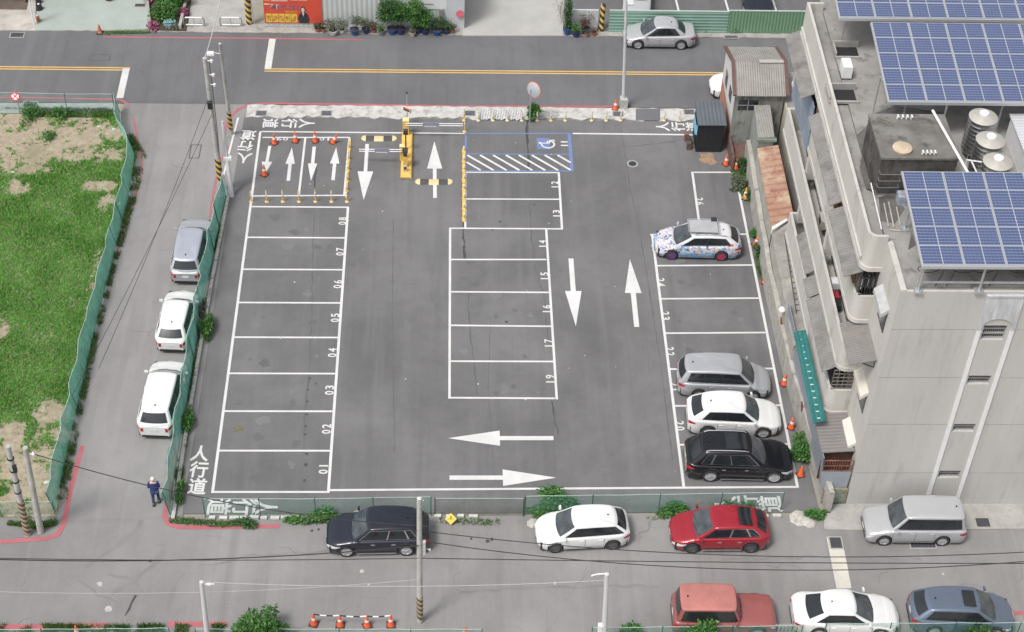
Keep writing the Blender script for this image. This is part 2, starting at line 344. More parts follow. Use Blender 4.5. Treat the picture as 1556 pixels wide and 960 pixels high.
# left bays 01-08
LX,LX2=0.03,5.27
for k in range(9): seg(g,(LX,2.5*k+.02),(LX2,2.5*k+.02),.11,Z,ext=.04)
seg(g,(LX,-.04),(LX+.0,a2(397,200)[1]),.13,Z); seg(g,(LX2,0),(LX2,20.02),.13,Z)
tl=a2(397,200); 
seg(g,tl,a2(706,203),.11,Z+.0); seg(g,a2(498,745),a2(1212,740),.12,Z)
seg(g,a2(399,209),a2(531,209),.10,Z); seg(g,a2(384,298),a2(523,297),.10,Z); seg(g,a2(531,209),a2(523,298),.12,Z); seg(g,a2(464,209),a2(454,297),.12,Z)
seg(g,a2(362,179),a2(346,240),.11,Z); seg(g,a2(346,240),a2(338,275),.09,Z)
# middle bays
for y in (262,302.5): seg(g,a2(708,y),a2(850,y+.5),.10,Z)
seg(g,a2(707,248),a2(707,347),.11,Z); seg(g,a2(683,347),a2(854,348),.11,Z); seg(g,a2(849,262),a2(854,349),.12,Z)
for k,(yl,yr) in enumerate([(394.5,394.5),(443.5,444.5),(494.5,496),(549,549.5),(604.5,605.5)]): seg(g,a2(683,yl),a2(843 if k==4 else 830+k*4,yr),.11,Z)
seg(g,a2(684,346),a2(683,606),.12,Z); seg(g,a2(830,349),a2(846,607),.12,Z)
# right bays
seg(g,a2(1050,262),a2(1118,262),.11,Z); seg(g,a2(1052,262),a2(1062,335),.13,Z); seg(g,a2(1046,336),a2(1062,336),.10,Z)
seg(g,a2(988,356.8),a2(1135,356),.11,Z)
for y,x0,x1 in ((403.9,996,1144),(454.2,1001,1153),(506.5,1009,1163),(561.1,1015,1176),(617,1024,1187),(676,1031,1200)): seg(g,a2(x0,y),a2(x1,y-1),.11,Z)
seg(g,a2(991,357),a2(1039,740),.13,Z); seg(g,a2(1123,292),a2(1212,741),.13,Z)
seg(g,a2(870,203),a2(1054,205),.12,Z)
structure(g.build('painted_bay_lines',W_PAINT))
g=MB()
# disabled bay: blue frame
for p,q_,wd in (((708,203),(866,203),.10),((708,234),(866,235),.09),((708,260),(869,260),.11),((708,203),(707,260),.10),((865,203),(869,260),.20)): seg(g,a2(*p),a2(*q_),wd,Z+.004)
x0,y0=a2(818,210); x1,y1=a2(836,227); g.sheet([(x0-.1,y1),(x1,y1),(x1,y0),(x0-.1,y0)],Z)
structure(g.build('painted_blue_bay',B_PAINT))
g=MB()
A=[a2(709+k*19.3,235.5) for k in range(-3,9)]; 
for k in range(-2,8):   # hatch stripes clipped to the buffer zone
    xs=710+k*19.6; xe=xs+40; ys,ye=236,259
    if xs<709: ys=236+(709-xs)/40*23; xs=709
    if xe>867: ye=236+(867-xs)/40*23; xe=867
    if xe-xs>4: seg(g,a2(xs,ys),a2(xe,ye),.13,Z+.008)
# wheelchair symbol, lying with the head to the left
wc=a2(832,219); 
def sym(px,py): return (wc[0]+px,wc[1]+py)
pts=[sym(.02+.36*math.cos(t),-.04+.33*math.sin(t)) for t in np.linspace(R(-200),R(72),18)]
for a,b in zip(pts,pts[1:]): seg(g,a,b,.10,Z+.012)
for a,b in (((-.28,.06),(.12,.06)),((.0,.06),(-.0,.26)),((.12,.06),(.12,.30)),((.12,.30),(.36,.34)),((.33,.34),(.42,.22))): seg(g,sym(*a),sym(*b),.085,Z+.016)
g.prism([sym(-.42+.09*math.cos(t),.08+.09*math.sin(t)) for t in np.linspace(0,2*PI,12,endpoint=False)],Z+.012,Z+.0135)
structure(g.build('painted_access_symbol',W_PAINT))
def arrow(tail,tip,sw,hw,hl):
    g=MB(); p,q_=Vector(a2(*tail)),Vector(a2(*tip)); L=(q_-p).length; d=(q_-p)/L; n=Vector((-d.y,d.x)); c=q_-d*hl*L
    g.sheet([tuple(v) for v in (p+n*sw/2,p-n*sw/2,c-n*sw/2,c-n*hw/2,q_,c+n*hw/2,c+n*sw/2)],Z+.003); structure(g.build('painted_arrow',W_PAINT))
arrow((410,222),(402,266),.17,.58,.45); arrow((438,275),(443.7,224),.19,.52,.5); arrow((477.5,223),(472.5,275),.19,.52,.5); arrow((506,274),(511,224),.19,.52,.5)
arrow((558,219),(552.5,304),.20,.86,.5); arrow((661,301),(660,215),.20,.84,.49)
arrow((867.5,393),(875,496),.26,.85,.51); arrow((967.5,497),(957,394),.26,.86,.51)
arrow((841,666),(681,666),.26,.96,.49); arrow((683,726),(845,726),.26,1.0,.50)
# walkway lettering: three characters per run
def walkway(cs,rot,wd,ht,name='painted_walkway_text',z=Z):
    g=MB()
    for ch,c in zip('人行道',cs): put_glyph(g,ch,ground_M(a2(*c),rot,z),wd,ht,.022)
    structure(g.build(name,W_PAINT))
walkway([(304,689),(302,713.5),(300,739)],R(-3),.85,.98)
walkway([(403,771),(372,770.5),(333,770)],R(-90),.98,1.12)
walkway([(371,240),(373,222),(377.5,205.5)],R(180)-R(4),.85,.92)
walkway([(466,187.5),(440,187.5),(411,187.5)],R(-90),.86,.92)
walkway([(1007,192.5),(1030,192.5),(1052,192.5)],R(90),.86,.80)
walkway([(1103,766),(1137,765),(1170,765.5)],R(90),.95,1.1)
# bay numbers
g=MB()
def number(txt,c,rot,h=.42,wd=.25,gap=.36):
    c=Vector(a2(*c)); d=Vector((math.cos(rot),math.sin(rot)))
    for i,ch in enumerate(txt):
        p=c+d*(i-(len(txt)-1)/2)*gap; put_glyph(g,ch,ground_M(p,rot,Z+.002),wd*(.35 if ch=='1' else 1),h,.018)
for k,y in enumerate([654.5+58,652,593,536,483,432,382.5,336]): number('0%d'%(k+1),(491.5+ (712-y)*.077,y),R(90))
number('12',(843,281),R(90),.38); number('13',(845.5,325),R(90),.38); number('14',(824.5,371),R(90),.38); number('15',(827.5,420),R(90),.4); number('16',(830.5,470),R(90),.4)
number('17',(833.5,522),R(90),.4); number('19',(836,576.5),R(90),.42)
for t,x,y in (('26',1063,306),('25',996.5,377),('24',1004,429),('23',1011,480),('22',1018,534),('21',1025.5,588),('20',1033,647)): number(t,(x,y),R(-90),.42)
number('09',(429,211.5),R(180),.26,.28,.36); number('10',(494,211.5),R(180),.26,.28,.36); number('11',(857.5,218.5),R(90),.40,.3,.32)
structure(g.build('painted_bay_numbers',W_PAINT))
# street markings
g=MB()
for dy in (-.11,.11): seg(g,(-60,32.45+dy),(a2(198,103)[0],32.47+dy),.11,.006); seg(g,(a2(402,107)[0],32.5+dy),(60,32.62+dy),.11,.006)
structure(g.build('yellow_centre_line',Y_PAINT))
g=MB(); seg(g,a2(192,104),a2(182,149),.40,.010); seg(g,a2(414,59),a2(407,104.5),.40,.010); structure(g.build('stop_line',W_PAINT2))
def redline(pts,wd=.13,z=.006,mat=R_PAINT):
    g=MB(); P=[a2(*p) for p in pts]
    for i,(a,b) in enumerate(zip(P,P[1:])): seg(g,a,b,wd,z+.0006*(i%2),ext=.03)
    structure(g.build('red_kerb_line',mat))
R_BRIGHT=paint_mat('fresh red kerb paint',(.42,.125,.14),.38,(.3,.26,.26))
redline([(158,56),(390,58),(552,60.5)]); redline([(-40,148),(30,148),(182,151),(190,155),(197,160)]); redline([(202,178),(208,205),(216,245),(212,275),(203,310),(186,350),(176,385)],.10,z=.002)
redline([(347,222),(333,250),(323,300),(319,330)],.12,z=.002); redline([(340,205),(345,187),(352,175),(362,166),(375,160),(400,157),(560,159),(700,161.5),(936,162)],.17)
redline([(125,678),(107,745),(97,795),(88,812),(70,818),(0,823),(-40,825)],.22,z=.001,mat=R_BRIGHT); redline([(270,672),(258,735),(250,785),(256,796),(272,801),(330,801),(424,799)],.22,z=.001,mat=R_BRIGHT)
redline([(-40,953),(60,953),(165,950)],.3,z=.001,mat=R_BRIGHT); redline([(255,948),(345,948)],.25,z=.001,mat=R_BRIGHT); redline([(1528,931),(1600,931)],.2,z=.001,mat=R_BRIGHT)
# tar seams and cracks of the lot, each with its own wandering shape
_sz=[0]
def seam(pts,wd,z=.0145,jit=.12,mat=DARK_TAR):
    _sz[0]+=1; z=z-.00012*(_sz[0]%16)
    g=MB(); P=[Vector(a2(*p)) for p in pts]; Q=[]
    for a,b in zip(P,P[1:]):
        n=max(2,int((b-a).length/.35))
        for i in range(n): Q.append(a.lerp(b,i/n)+Vector((random.uniform(-jit,jit),random.uniform(-jit,jit)))*.35)
    Q.append(P[-1]); W=[wd*random.uniform(.3,1.25) for _ in Q]; L=[];Rr=[]
    for i,p in enumerate(Q):
        d=(Q[min(i+1,len(Q)-1)]-Q[max(i-1,0)]).normalized(); n=Vector((-d.y,d.x)); L.append(tuple(p+n*W[i]/2)); Rr.append(tuple(p-n*W[i]/2))
    for i in range(len(Q)-1): g.add([(*L[i],z),(*Rr[i],z),(*Rr[i+1],z),(*L[i+1],z)],[(0,1,2,3)])
    structure(g.build('tar_seam',mat))
seam([(801,175),(802,215),(803,262)],.20); seam([(804,262),(805,330),(811,395)],.08,mat=FAINT); seam([(812,400),(826,450),(834,520)],.07,mat=FAINT); seam([(706,336),(704,360)],.13); seam([(704,360),(706,395)],.12); seam([(712,440),(712,470),(716,520),(725,600)],.08,mat=FAINT)
seam([(942,185),(950,235),(958,290),(972,350),(985,430),(1005,560),(1022,700)],.06,jit=.05,mat=FAINT); seam([(480,250),(478,285)],.09); seam([(478,300),(476,360),(474,460),(470,560)],.08,mat=FAINT); seam([(470,560),(463,640),(462,690)],.1,mat=FAINT); seam([(838,610),(848,660)],.07); seam([(840,640),(845,740)],.05,mat=FAINT); seam([(598,330),(596,480),(600,690)],.05,jit=.03,mat=FAINT); seam([(745,480),(742,600),(752,735)],.05,jit=.05,mat=FAINT)
seam([(938,222),(960,222),(1000,218),(1040,212)],.07,mat=FAINT); seam([(205,905),(190,935)],.10,z=-.008)
def blot(px,py,r,z=.0142,mat=DARK_TAR,n=9):
    g=MB(); c=a2(px,py); g.sheet([(c[0]+r*random.uniform(.5,1.2)*math.cos(t),c[1]+r*random.uniform(.5,1.2)*math.sin(t)) for t in np.linspace(0,2*PI,n,endpoint=False)],z); structure(g.build('tar_stain',mat))
for px,py,r in ((471,575,.08),(468,592,.07),(467,610,.09),(466,630,.07),(464,648,.08),(480,583,.07),(466,690,.10),(465,706,.13),(463,730,.10),(760,337,.10),(748,348,.14),(705,375,.12),(706,385,.1),(464,660,.08),(812,311,.08),(770,489,.1),(832,517,.09)): blot(px,py,r)
for px,py,r in ((474,806,.09),(484,804,.08),(741,822,.12),(748,819,.1),(716,818,.08),(228,852,.1),(1405,700,.01)): blot(px,py,r,-.006)
PALE=pm('pale scuffs',(.42,.40,.39),.9,var=.2,scale=6)
for px,py,r in ((560,888,.12),(152,887,.25),(550,868,.2),(165,924,.3),(843,886,.15),(1433,872,.12)): blot(px,py,r*.6,-.005,PALE)
LANED=paint_mat('street tyre smear',(.205,.198,.194),.44,(.228,.221,.217))
for pts,wd in (([(130,860),(165,840),(200,812),(215,790)],.25),([(170,905),(205,880),(240,850),(250,835)],.3),([(120,880),(150,905),(190,915),(215,900),(200,880),(165,872)],.18),([(255,930),(262,900),(280,870)],.22),([(300,860),(400,842),(520,838)],.12),([(700,900),(820,893),(1000,890)],.14),([(1100,850),(1240,845),(1400,850)],.14),([(150,560),(140,640),(128,740)],.12),([(205,380),(185,500),(170,620)],.16)): seam(pts,wd,-.0035 if pts[0][1]<780 else -.0100,.25,LANED)
blot(362,651,.26,.0148,pm('weedy moss patch',(.14,.13,.07),.95,var=.4,scale=9),14)
RUSTSTAIN=pm('rust stain on asphalt',(.30,.2,.13),.9,var=.3,scale=4); blot(1075,242,.55,.0143,RUSTSTAIN,14)
# ================================================================== VEHICLES
def paint(name,col,metal=.0,rough=.35,var=.02,stain=None): return pm(name,col,rough,metal,var=var,scale=2,coat=.8,stain=stain)
TYRE=pm('tyre rubber',(.03,.03,.031),.85,var=.2,scale=12); RIM=pm('alloy rim',(.55,.55,.57),.35,.7,var=.05); RIM_D=pm('dark alloy rim',(.16,.16,.17),.4,.6,var=.05)
TRIMB=pm('black car trim',(.022,.022,.024),.5,var=.1); CGLASS=pm('tinted car glass',(.018,.021,.025),.08,var=.3,scale=1.2,spec=.7); WGLASS=pm('windscreen glass',(.055,.065,.072),.07,var=.55,scale=1.8,spec=.8)  # windscreen colour mottled to stand in for reflections and the lighter interior
HLAMP=pm('headlamp glass',(.62,.64,.66),.12,var=.15,scale=9,spec=.8); TLAMP=pm('red tail lamp',(.42,.02,.02),.2,var=.2,scale=9); CHROME=pm('chrome trim',(.75,.75,.77),.18,.9,var=.04); PLATE=pm('white number plate',(.62,.62,.62),.5,var=.03)
ALAMP=pm('amber lamp',(.7,.22,.04),.25)
def interp(x,pts):
    if x<=pts[0][0]: return pts[0][1]
    for (a,b),(c,d) in zip(pts,pts[1:]):
        if x<=c:
            t=(x-a)/(c-a); t2=t*t*(3-2*t); t=.55*t+.45*t2; return b+(d-b)*t
    return pts[-1][1]
def make_car(name,label,cat,px,heading,L=4.4,W=1.78,H=1.5,wb=2.62,fo=.86,wr=.32,belt=(.92,.98),hood=(.70,.90),deck=None,xf=None,xtf=None,xtr=None,xr=None,
             paintm=None,roofm=None,rim=RIM,tumble=.15,rails=None,sunroof=None,pillar=True,chrome=False,boxy=0,doors=None,ground=.20,windows=None,cladding=False,tail='corner',spare=False,z=0.0,group=None,loc=None):
    """x runs forward; origin on the ground under the middle"""
    hl=L/2; xfa=hl-fo; xra=xfa-wb
    xf=xf if xf is not None else hl-1.15; xtf=xtf if xtf is not None else xf-.75; xr=xr if xr is not None else -hl+.1; xtr=xtr if xtr is not None else xr+.45
    deck=deck if deck else belt[1]
    c=loc if loc else a2(*px); t=thing(name,label,cat,(c[0],c[1],z),heading,group)
    b0,b1=belt; hood0,hood1=hood
    top=[(-hl,deck-.12),(-hl+.10,deck-.015),(min(xr,xr)+.0,max(deck,b1-.02) if xr>-hl+.3 else b1),(0,(b0+b1)/2),(xf,b0),(hl-.5,(hood0*.55+hood1*.45)),(hl-.14,hood0-.015),(hl,hood0-.16)]
    top=sorted(set((round(a,3),b) for a,b in top))
    rd=.58 if not boxy else .26
    def wid(x):
        e=max(0,(abs(x)-(hl-rd))/rd); base=W/2*(1-.03*max(0,abs(x)-.5*hl)/hl)
        return base-(.34 if x>0 else .22)*(1 if not boxy else .45)*e**2.3
    def zb(x):
        v=ground
        for xa in (xfa,xra):
            R_=wr+.055; dx=abs(x-xa)
            if dx<R_: v=max(v,wr+math.sqrt(R_*R_-dx*dx))
        e=max(0,(abs(x)-(hl-.25))/.25); return max(v,ground+.08*e)
    xs=sorted(set([round(v,3) for v in np.arange(-hl,hl+.001,.10)]+[round(xa+s*(wr+.055)*k,3) for xa in (xfa,xra) for s in (-1,1) for k in (.999,.97,.9,.78,.6,.35,0)]+[-hl+.03,hl-.03,-hl,hl]))
    xs=[x for x in xs if -hl<=x<=hl]
    def section(x):
        w_=wid(x); lo=zb(x); zt=interp(x,top); cr=.045 if x>xf-.1 else .02; sh=zt-cr
        lo=min(lo,sh-.14)
        mid=max(lo+.04,.52*(lo+sh))
        return [(w_-.05,lo),(w_-.012,lo+min(.05,(sh-lo)*.2)),(w_,mid),(w_-.008,sh-.10),(w_*.975,sh-.045),(w_*.93,sh-.008),(w_*.80,sh+cr*.35),(w_*.45,sh+cr*.85),(0,sh+cr)]
    def side_pt(x,zz,off=.006):   # a point on the flank at height zz
        s_=section(x)
        for (y0,z0),(y1,z1) in zip(s_,s_[1:]):
            if z0<=zz<=z1 and z1>z0: return y0+(y1-y0)*(zz-z0)/(z1-z0)+off
        return s_[4][0]+off
    mb=MB(); rows=[]
    for x in xs:
        s_=section(x); row=[(x,-y,zz) for y,zz in s_]+[(x,y,zz) for y,zz in s_[-2::-1]]; rows.append(row)
    # close the ends with a slightly pulled-in lip
    n=len(rows[0]); V=[p for r_ in rows for p in r_]; F=[];MI=[]
    for i in range(len(rows)-1):
        for j in range(n-1):
            F.append((i*n+j,(i+1)*n+j,(i+1)*n+j+1,i*n+j+1)); MI.append(1 if (cladding and j in (0,n-2)) else 0)
    F.append(tuple(range(n))[::-1]); MI.append(0); F.append(tuple((len(rows)-1)*n+j for j in range(n))); MI.append(0)
    mb.v=V; mb.f=F; mb.m=MI
    # door gaps
    def line(x0,z0,x1,z1,wd=.014,mi=2,steps=5):
        for s in (-1,1):
            for k in range(steps):
                a=k/steps; b_=(k+1)/steps; xa,za,xb,zb_=x0+(x1-x0)*a,z0+(z1-z0)*a,x0+(x1-x0)*b_,z0+(z1-z0)*b_
                vert=abs(x1-x0)<abs(z1-z0)
                dx,dz=(wd/2,0) if vert else (0,wd/2)
                q=[(xa-dx,s*side_pt(xa,za-dz,.004),za-dz),(xa+dx,s*side_pt(xa,za+dz,.004),za+dz),(xb+dx,s*side_pt(xb,zb_+dz,.004),zb_+dz),(xb-dx,s*side_pt(xb,zb_-dz,.004),zb_-dz)]
                mb.add(q,[(0,1,2,3) if s<0 else (3,2,1,0)],mi)
    dl=doors if doors else [xf-.12,(xfa+xra)/2-.02,xra+.42]
    for dx_ in dl: line(dx_,ground+.14,dx_-.02,min(b0,b1)-.05)
    line(dl[0],ground+.14,dl[-1],ground+.14)
    body=mb.build('body',[paintm,TRIMB,TRIMB],t,True,40)
    g=MB(); g.box((-hl+.12,-W/2+.13,.17),(hl-.14,W/2-.13,.62)); g.build('underbody',TRIMB,t)
    # cabin: stacked rings
    ar=.02 if boxy else .065; zr=H-.055-ar; b1=b1+(.0 if boxy else .02); wbel=W/2*.925; wtop=W/2*.925-tumble*(zr-b0)/.5*.9 if False else W/2*.925-tumble
    NS=15
    fb=.13 if not boxy else .05; rb=.09 if not boxy else .03
    def ring(tt,out=0.0,nb=8):
        te=tt; xF=xf+(xtf-xf)*te; xR=xr+(xtr-xr)*(te**1.15 if not boxy else te); wY=wbel+(wtop-wbel)*(te**1.25)+out
        return xF,xR,wY,b0+(zr-b0)*te
    def zbase(x,tt):  # the belt rises to the rear
        f=(xf-x)/(xf-xr); f=min(1,max(0,f)); bz=b0+(b1-b0)*f; 
        u_=min(1,abs((x-(xtf+xtr)/2-.08*(xtf-xtr))/((xtf-xtr)/2+.15))); zr_x=zr+(ar+.02)*(1-u_*u_)
        return (bz-.05)+(zr_x-(bz-.05))*tt
    def side(s_,tt,off=0.0,sg=1):
        xF,xR,wY,_=ring(tt); cf=.10; cr=.09; x=(xF-cf)+((xR+cr)-(xF-cf))*s_
        y=wY*(1-.05*(2*s_-1)**4)*(1-(.0 if boxy else .07)*s_**2*tt)
        return (x,sg*(y+off),zbase(x,tt))
    def front(u,tt,off=0.0):
        xF,xR,wY,_=ring(tt); y=u*(wY*.95-.035); x=xF-.03+fb*(1-u*u)*.8*(1-.4*tt)-.04*u**4; return (x+off,y,zbase(xF,tt)+off*.7)
    def rear(u,tt,off=0.0):
        xF,xR,wY,_=ring(tt); y=u*(wY*.95-.035)*(1-(.0 if boxy else .07)*tt); x=xR+.02-rb*(1-u*u)*(1-.4*tt)+.03*u**4; return (x-off,y,zbase(xR,tt)+off*.5)
    T=[0,.12,.3,.5,.7,.86,.95,1.0]
    mb=MB(); V=[];rows=[]
    for tt in T:
        row=[front(u,tt) for u in np.linspace(-1,1,9)]+[side(s_,tt,0,1) for s_ in np.linspace(0,1,NS)]+[rear(u,tt) for u in np.linspace(1,-1,9)]+[side(s_,tt,0,-1) for s_ in np.linspace(1,0,NS)]
        rows.append(row)
    cx=(xtf+xtr)/2
    for k,dz in ((.965,.022),(.90,.04),(.7,.054),(.4,.062)):
        rows.append([(cx+(x-cx)*k,y*k,zz+dz*(1)) for x,y,zz in rows[len(T)-1]])
    n=len(rows[0]); 
    V=[p for r_ in rows for p in r_]; F=[]
    for i in range(len(rows)-1):
        for j in range(n): F.append((i*n+j,i*n+(j+1)%n,(i+1)*n+(j+1)%n,(i+1)*n+j))
    MI=[0]*len(F)
    if roofm:
        for i in range(len(F)):
            if i//n>=len(T)-1: MI[i]=1
    F.append(tuple((len(rows)-1)*n+j for j in range(n))); MI.append(1 if roofm else 0)
    mb.v=V; mb.f=F; mb.m=MI; mb.build('roof',[paintm,roofm or paintm],t,True,38)
    def patch(fn,us,ts,name,mat,off,flip=False):
        g=MB(); nu=len(us); g.add([fn(u,tt,off) for tt in ts for u in us],[(i*nu+j,i*nu+j+1,(i+1)*nu+j+1,(i+1)*nu+j) if not flip else (i*nu+j+1,i*nu+j,(i+1)*nu+j,(i+1)*nu+j+1) for i in range(len(ts)-1) for j in range(nu-1)])
        return g.build(name,mat,t,True,60)
    patch(front,np.linspace(-.94,.94,9),np.linspace(.10,.97,6),'windscreen',WGLASS,.008)
    patch(rear,np.linspace(.88,-.88,9),np.linspace(.20 if not boxy else .3,.90,6),'rear_window',CGLASS,.010)
    wins=windows or [(.05,.44),(.475,.76),(.79,.93)]
    for sg in (1,-1):
        if pillar:
            patch(lambda s_,tt,off,sg=sg: side(s_,tt,off,sg),np.linspace(wins[0][0]-.012,wins[-1][1]+.008,12),np.linspace(.135,.905,5),'window_surround',CHROME if chrome else TRIMB,.003,sg<0)
        for a,b_ in wins: patch(lambda s_,tt,off,sg=sg: side(s_,tt,off,sg),np.linspace(a,b_,6),np.linspace(.16,.88,5),'side_window',CGLASS,.007,sg<0)
    # lamps, plates, mirrors, handles
    def flank_patch(x0,x1,z0,z1,z2,z3,name,mat,off=.006,k=7):
        for sg in (1,-1):
            g=MB(); X=np.linspace(x0,x1,k); g.add([(x,sg*side_pt(x,min(a+(b_-a)*i/(k-1),section(x)[3][1]+.05),off),min(a+(b_-a)*i/(k-1),section(x)[3][1]+.05)) for (a,b_) in ((z0,z1),((z0+z2)/2,(z1+z3)/2),(z2,z3)) for i,x in enumerate(X)],
                [(r_*k+j,r_*k+j+1,(r_+1)*k+j+1,(r_+1)*k+j) for r_ in range(2) for j in range(k-1)]); g.build(name,mat,t,True,60)
    hz=hood0
    flank_patch(hl-.62 if not boxy else hl-.28,hl-.01,hz-.12,hz-.34,hz-.03,hz-.13,'headlight',HLAMP,k=9)
    if tail=='corner': flank_patch(-hl+.01,-hl+.32,deck-.34,deck-.26,deck-.14,deck-.17,'taillight',TLAMP)
    for sg in (1,-1):
        g=MB()
        ye=wid(-hl)*.96; g.box((-hl-.012,sg*ye-.13 if sg>0 else sg*ye,deck-.42),(-hl+.02,sg*ye if sg>0 else sg*ye+.13,deck-.2)); g.build('taillight',TLAMP,t)
    wf=wid(hl)*.93
    g=MB(); g.box((hl-.02,-wf*.72,hood0-.34),(hl+.012,wf*.72,hood0-.22)); 
    for k in range(3): g.box((hl+.012,-wf*.7,hood0-.33+k*.04),(hl+.018,wf*.7,hood0-.315+k*.04),1)
    g.build('grille',[TRIMB,CHROME],t)
    g=MB(); g.box((hl-.05,-wf*.9,ground+.05),(hl+.008,wf*.9,ground+.17)); g.build('front_bumper_intake',TRIMB,t)
    g=MB(); g.box((-hl-.01,-wid(-hl)*.9,ground+.02),(-hl+.05,wid(-hl)*.9,ground+.14)); g.build('rear_bumper_lip',TRIMB,t)
    g=MB(); g.box((-hl-.016,-.17,deck-.40),(-hl-.004,.17,deck-.27)); g.build('number_plate',PLATE,t)
    g=MB(); g.box((hl+.018,-.17,ground+.2),(hl+.026,.17,ground+.32)); g.build('number_plate',PLATE,t)
    for sg in (1,-1):
        g=MB(); x0=xf-.28; y0=W/2*.95; bz=interp(x0,top)+.02
        g.add([(x0+dx,sg*(y0+dy),bz+dz) for dx,dy,dz in ((-.05,.0,.0),(.06,.02,.01),(.06,.17,.03),(-.05,.19,.03),(-.05,.0,.12),(.03,.03,.13),(.03,.16,.14),(-.05,.19,.14))],[(3,2,1,0),(4,5,6,7),(0,1,5,4),(1,2,6,5),(2,3,7,6),(3,0,4,7)])
        g.build('side_mirror',paintm,t,True,50)
        for hx in (dl[1]+.16,dl[2]+.14):
            g=MB(); yy=side_pt(hx,b0-.16,0); g.box((hx-.09,sg*yy-.004 if sg>0 else sg*yy-.03,b0-.175),(hx+.09,sg*yy+.03 if sg>0 else sg*yy+.004,b0-.145)); g.build('door_handle',CHROME if chrome else paintm,t)
        if chrome:
            g=MB(); 
            for i in range(10):
                xa=xra+wr+.1+(wb-2*wr-.2)*i/10; xb=xra+wr+.1+(wb-2*wr-.2)*(i+1)/10
                g.add([(xa,sg*(side_pt(xa,ground+.06)+.01),ground+.02),(xb,sg*(side_pt(xb,ground+.06)+.01),ground+.02),(xb,sg*(side_pt(xb,ground+.06)+.02),ground+.09),(xa,sg*(side_pt(xa,ground+.06)+.02),ground+.09)],[(0,1,2,3)])
            g.build('sill_strip',CHROME,t)
        if rails:
            g=MB(); k=.80; pts=[(xtf-.12,sg*wtop*k,zr+.05),(xtf-.28,sg*wtop*(k+.02),zr+.12)]+[(xtf-.28+(xtr-xtf+.55)*i/6,sg*wtop*(k+.02),zr+.125+.02*math.sin(PI*i/6)) for i in range(1,6)]+[(xtr+.27,sg*wtop*(k+.02),zr+.12),(xtr+.12,sg*wtop*k,zr+.05)]
            g.path(pts,.022,6); g.build('roof_rail',rails,t,True)
    if sunroof:
        x0,x1,wy=sunroof; g=MB(); nx=6
        def rz_(x,y): k=max(abs((x-cx)/((xtf-xtr)/2)),abs(y/wtop)); return zbase(x,1.0)+interp(k,[(0,.062),(.4,.062),(.7,.054),(.9,.04),(.965,.022),(1,0)])+.010
        X=np.linspace(x0,x1,nx); Y=np.linspace(-wy,wy,5); g.add([(x,y,rz_(x,y)) for y in Y for x in X],[(i*nx+j,i*nx+j+1,(i+1)*nx+j+1,(i+1)*nx+j) for i in range(4) for j in range(nx-1)]); g.build('sunroof',CGLASS,t,True)
    g=MB(); g.box((xtr+.28,-.02,zr+.04),(xtr+.34,.02,zr+.12)); g.build('aerial',TRIMB,t)
    # wipers
    g=MB()
    for u0,u1 in ((-.75,-.1),(-.05,.6)): g.tube(front(u0,.12,.03),front(u1,.30 if u0<-.5 else .22,.025),.008,n=5)
    g.build('wiper',TRIMB,t)
    for xa in (xfa,xra):
        for sg in (1,-1):
            g=MB(); Mx=Matrix.Translation((xa,sg*(W/2-.115),wr))@Matrix.Rotation(-sg*PI/2,4,'X')
            g.lathe((0,0,0),[(wr*.6,-.10),(wr*.94,-.105),(wr,-.07),(wr,.07),(wr*.94,.10),(wr*.72,.105),(wr*.68,.06)],20,0,Mx); wh=g.build('wheel',TYRE,t,True,35)
            g=MB(); g.lathe((0,0,0),[(wr*.70,.055),(wr*.70,.095),(wr*.64,.098),(wr*.62,.07)],20,0,Mx)
            for k in range(5):
                a=2*PI*k/5; Mk=Mx@Matrix.Rotation(a,4,'Z'); g.box((wr*.05,-.035,.06),(wr*.66,.035,.095),0,Mk)
            g.lathe((0,0,0),[(wr*.17,.06),(wr*.16,.105)],10,0,Mx)
            g.lathe((0,0,0),[(wr*.62,.045),(wr*.62,.05)],16,1,Mx); g.build('rim',[rim,TRIMB],wh,True,40)
    return t
P_SILV=paint('silver car paint',(.47,.475,.485),.35,.35); P_WHITE=paint('white car paint',(.68,.68,.67),0,.35); P_BLACK=pm('black car paint',(.008,.008,.011),.22,0,var=.02,coat=.25); P_BLKBLUE=pm('blue black car paint',(.012,.015,.026),.25,.1,var=.05,coat=.6)
P_RED=paint('deep red car paint',(.33,.012,.025),.25,.25); P_REDO=pm('sun faded red car paint',(.40,.155,.135),.6,var=.12,scale=1.5,stain=((.50,.30,.27),3.5,.60,.6)); P_BLUE=paint('slate blue car paint',(.13,.165,.23),.4,.3); P_SILVG=paint('pale silver grey car paint',(.42,.43,.45),.35,.35)
# 1 silver saloon on the main road
sedan=dict(H=1.47,belt=(.88,.93),hood=(.66,.84),deck=.94,cat='car')
make_car('parked_car','silver four door saloon parked beside green sheet fence on main road','car',None,PI,L=4.35,W=1.7,H=1.5,xf=1.15,xtf=.30,xtr=-1.0,xr=-1.58,belt=(.90,.96),hood=(.68,.86),deck=.98,paintm=P_SILV,loc=(23.42,35.8),windows=[(.06,.50),(.535,.90)])
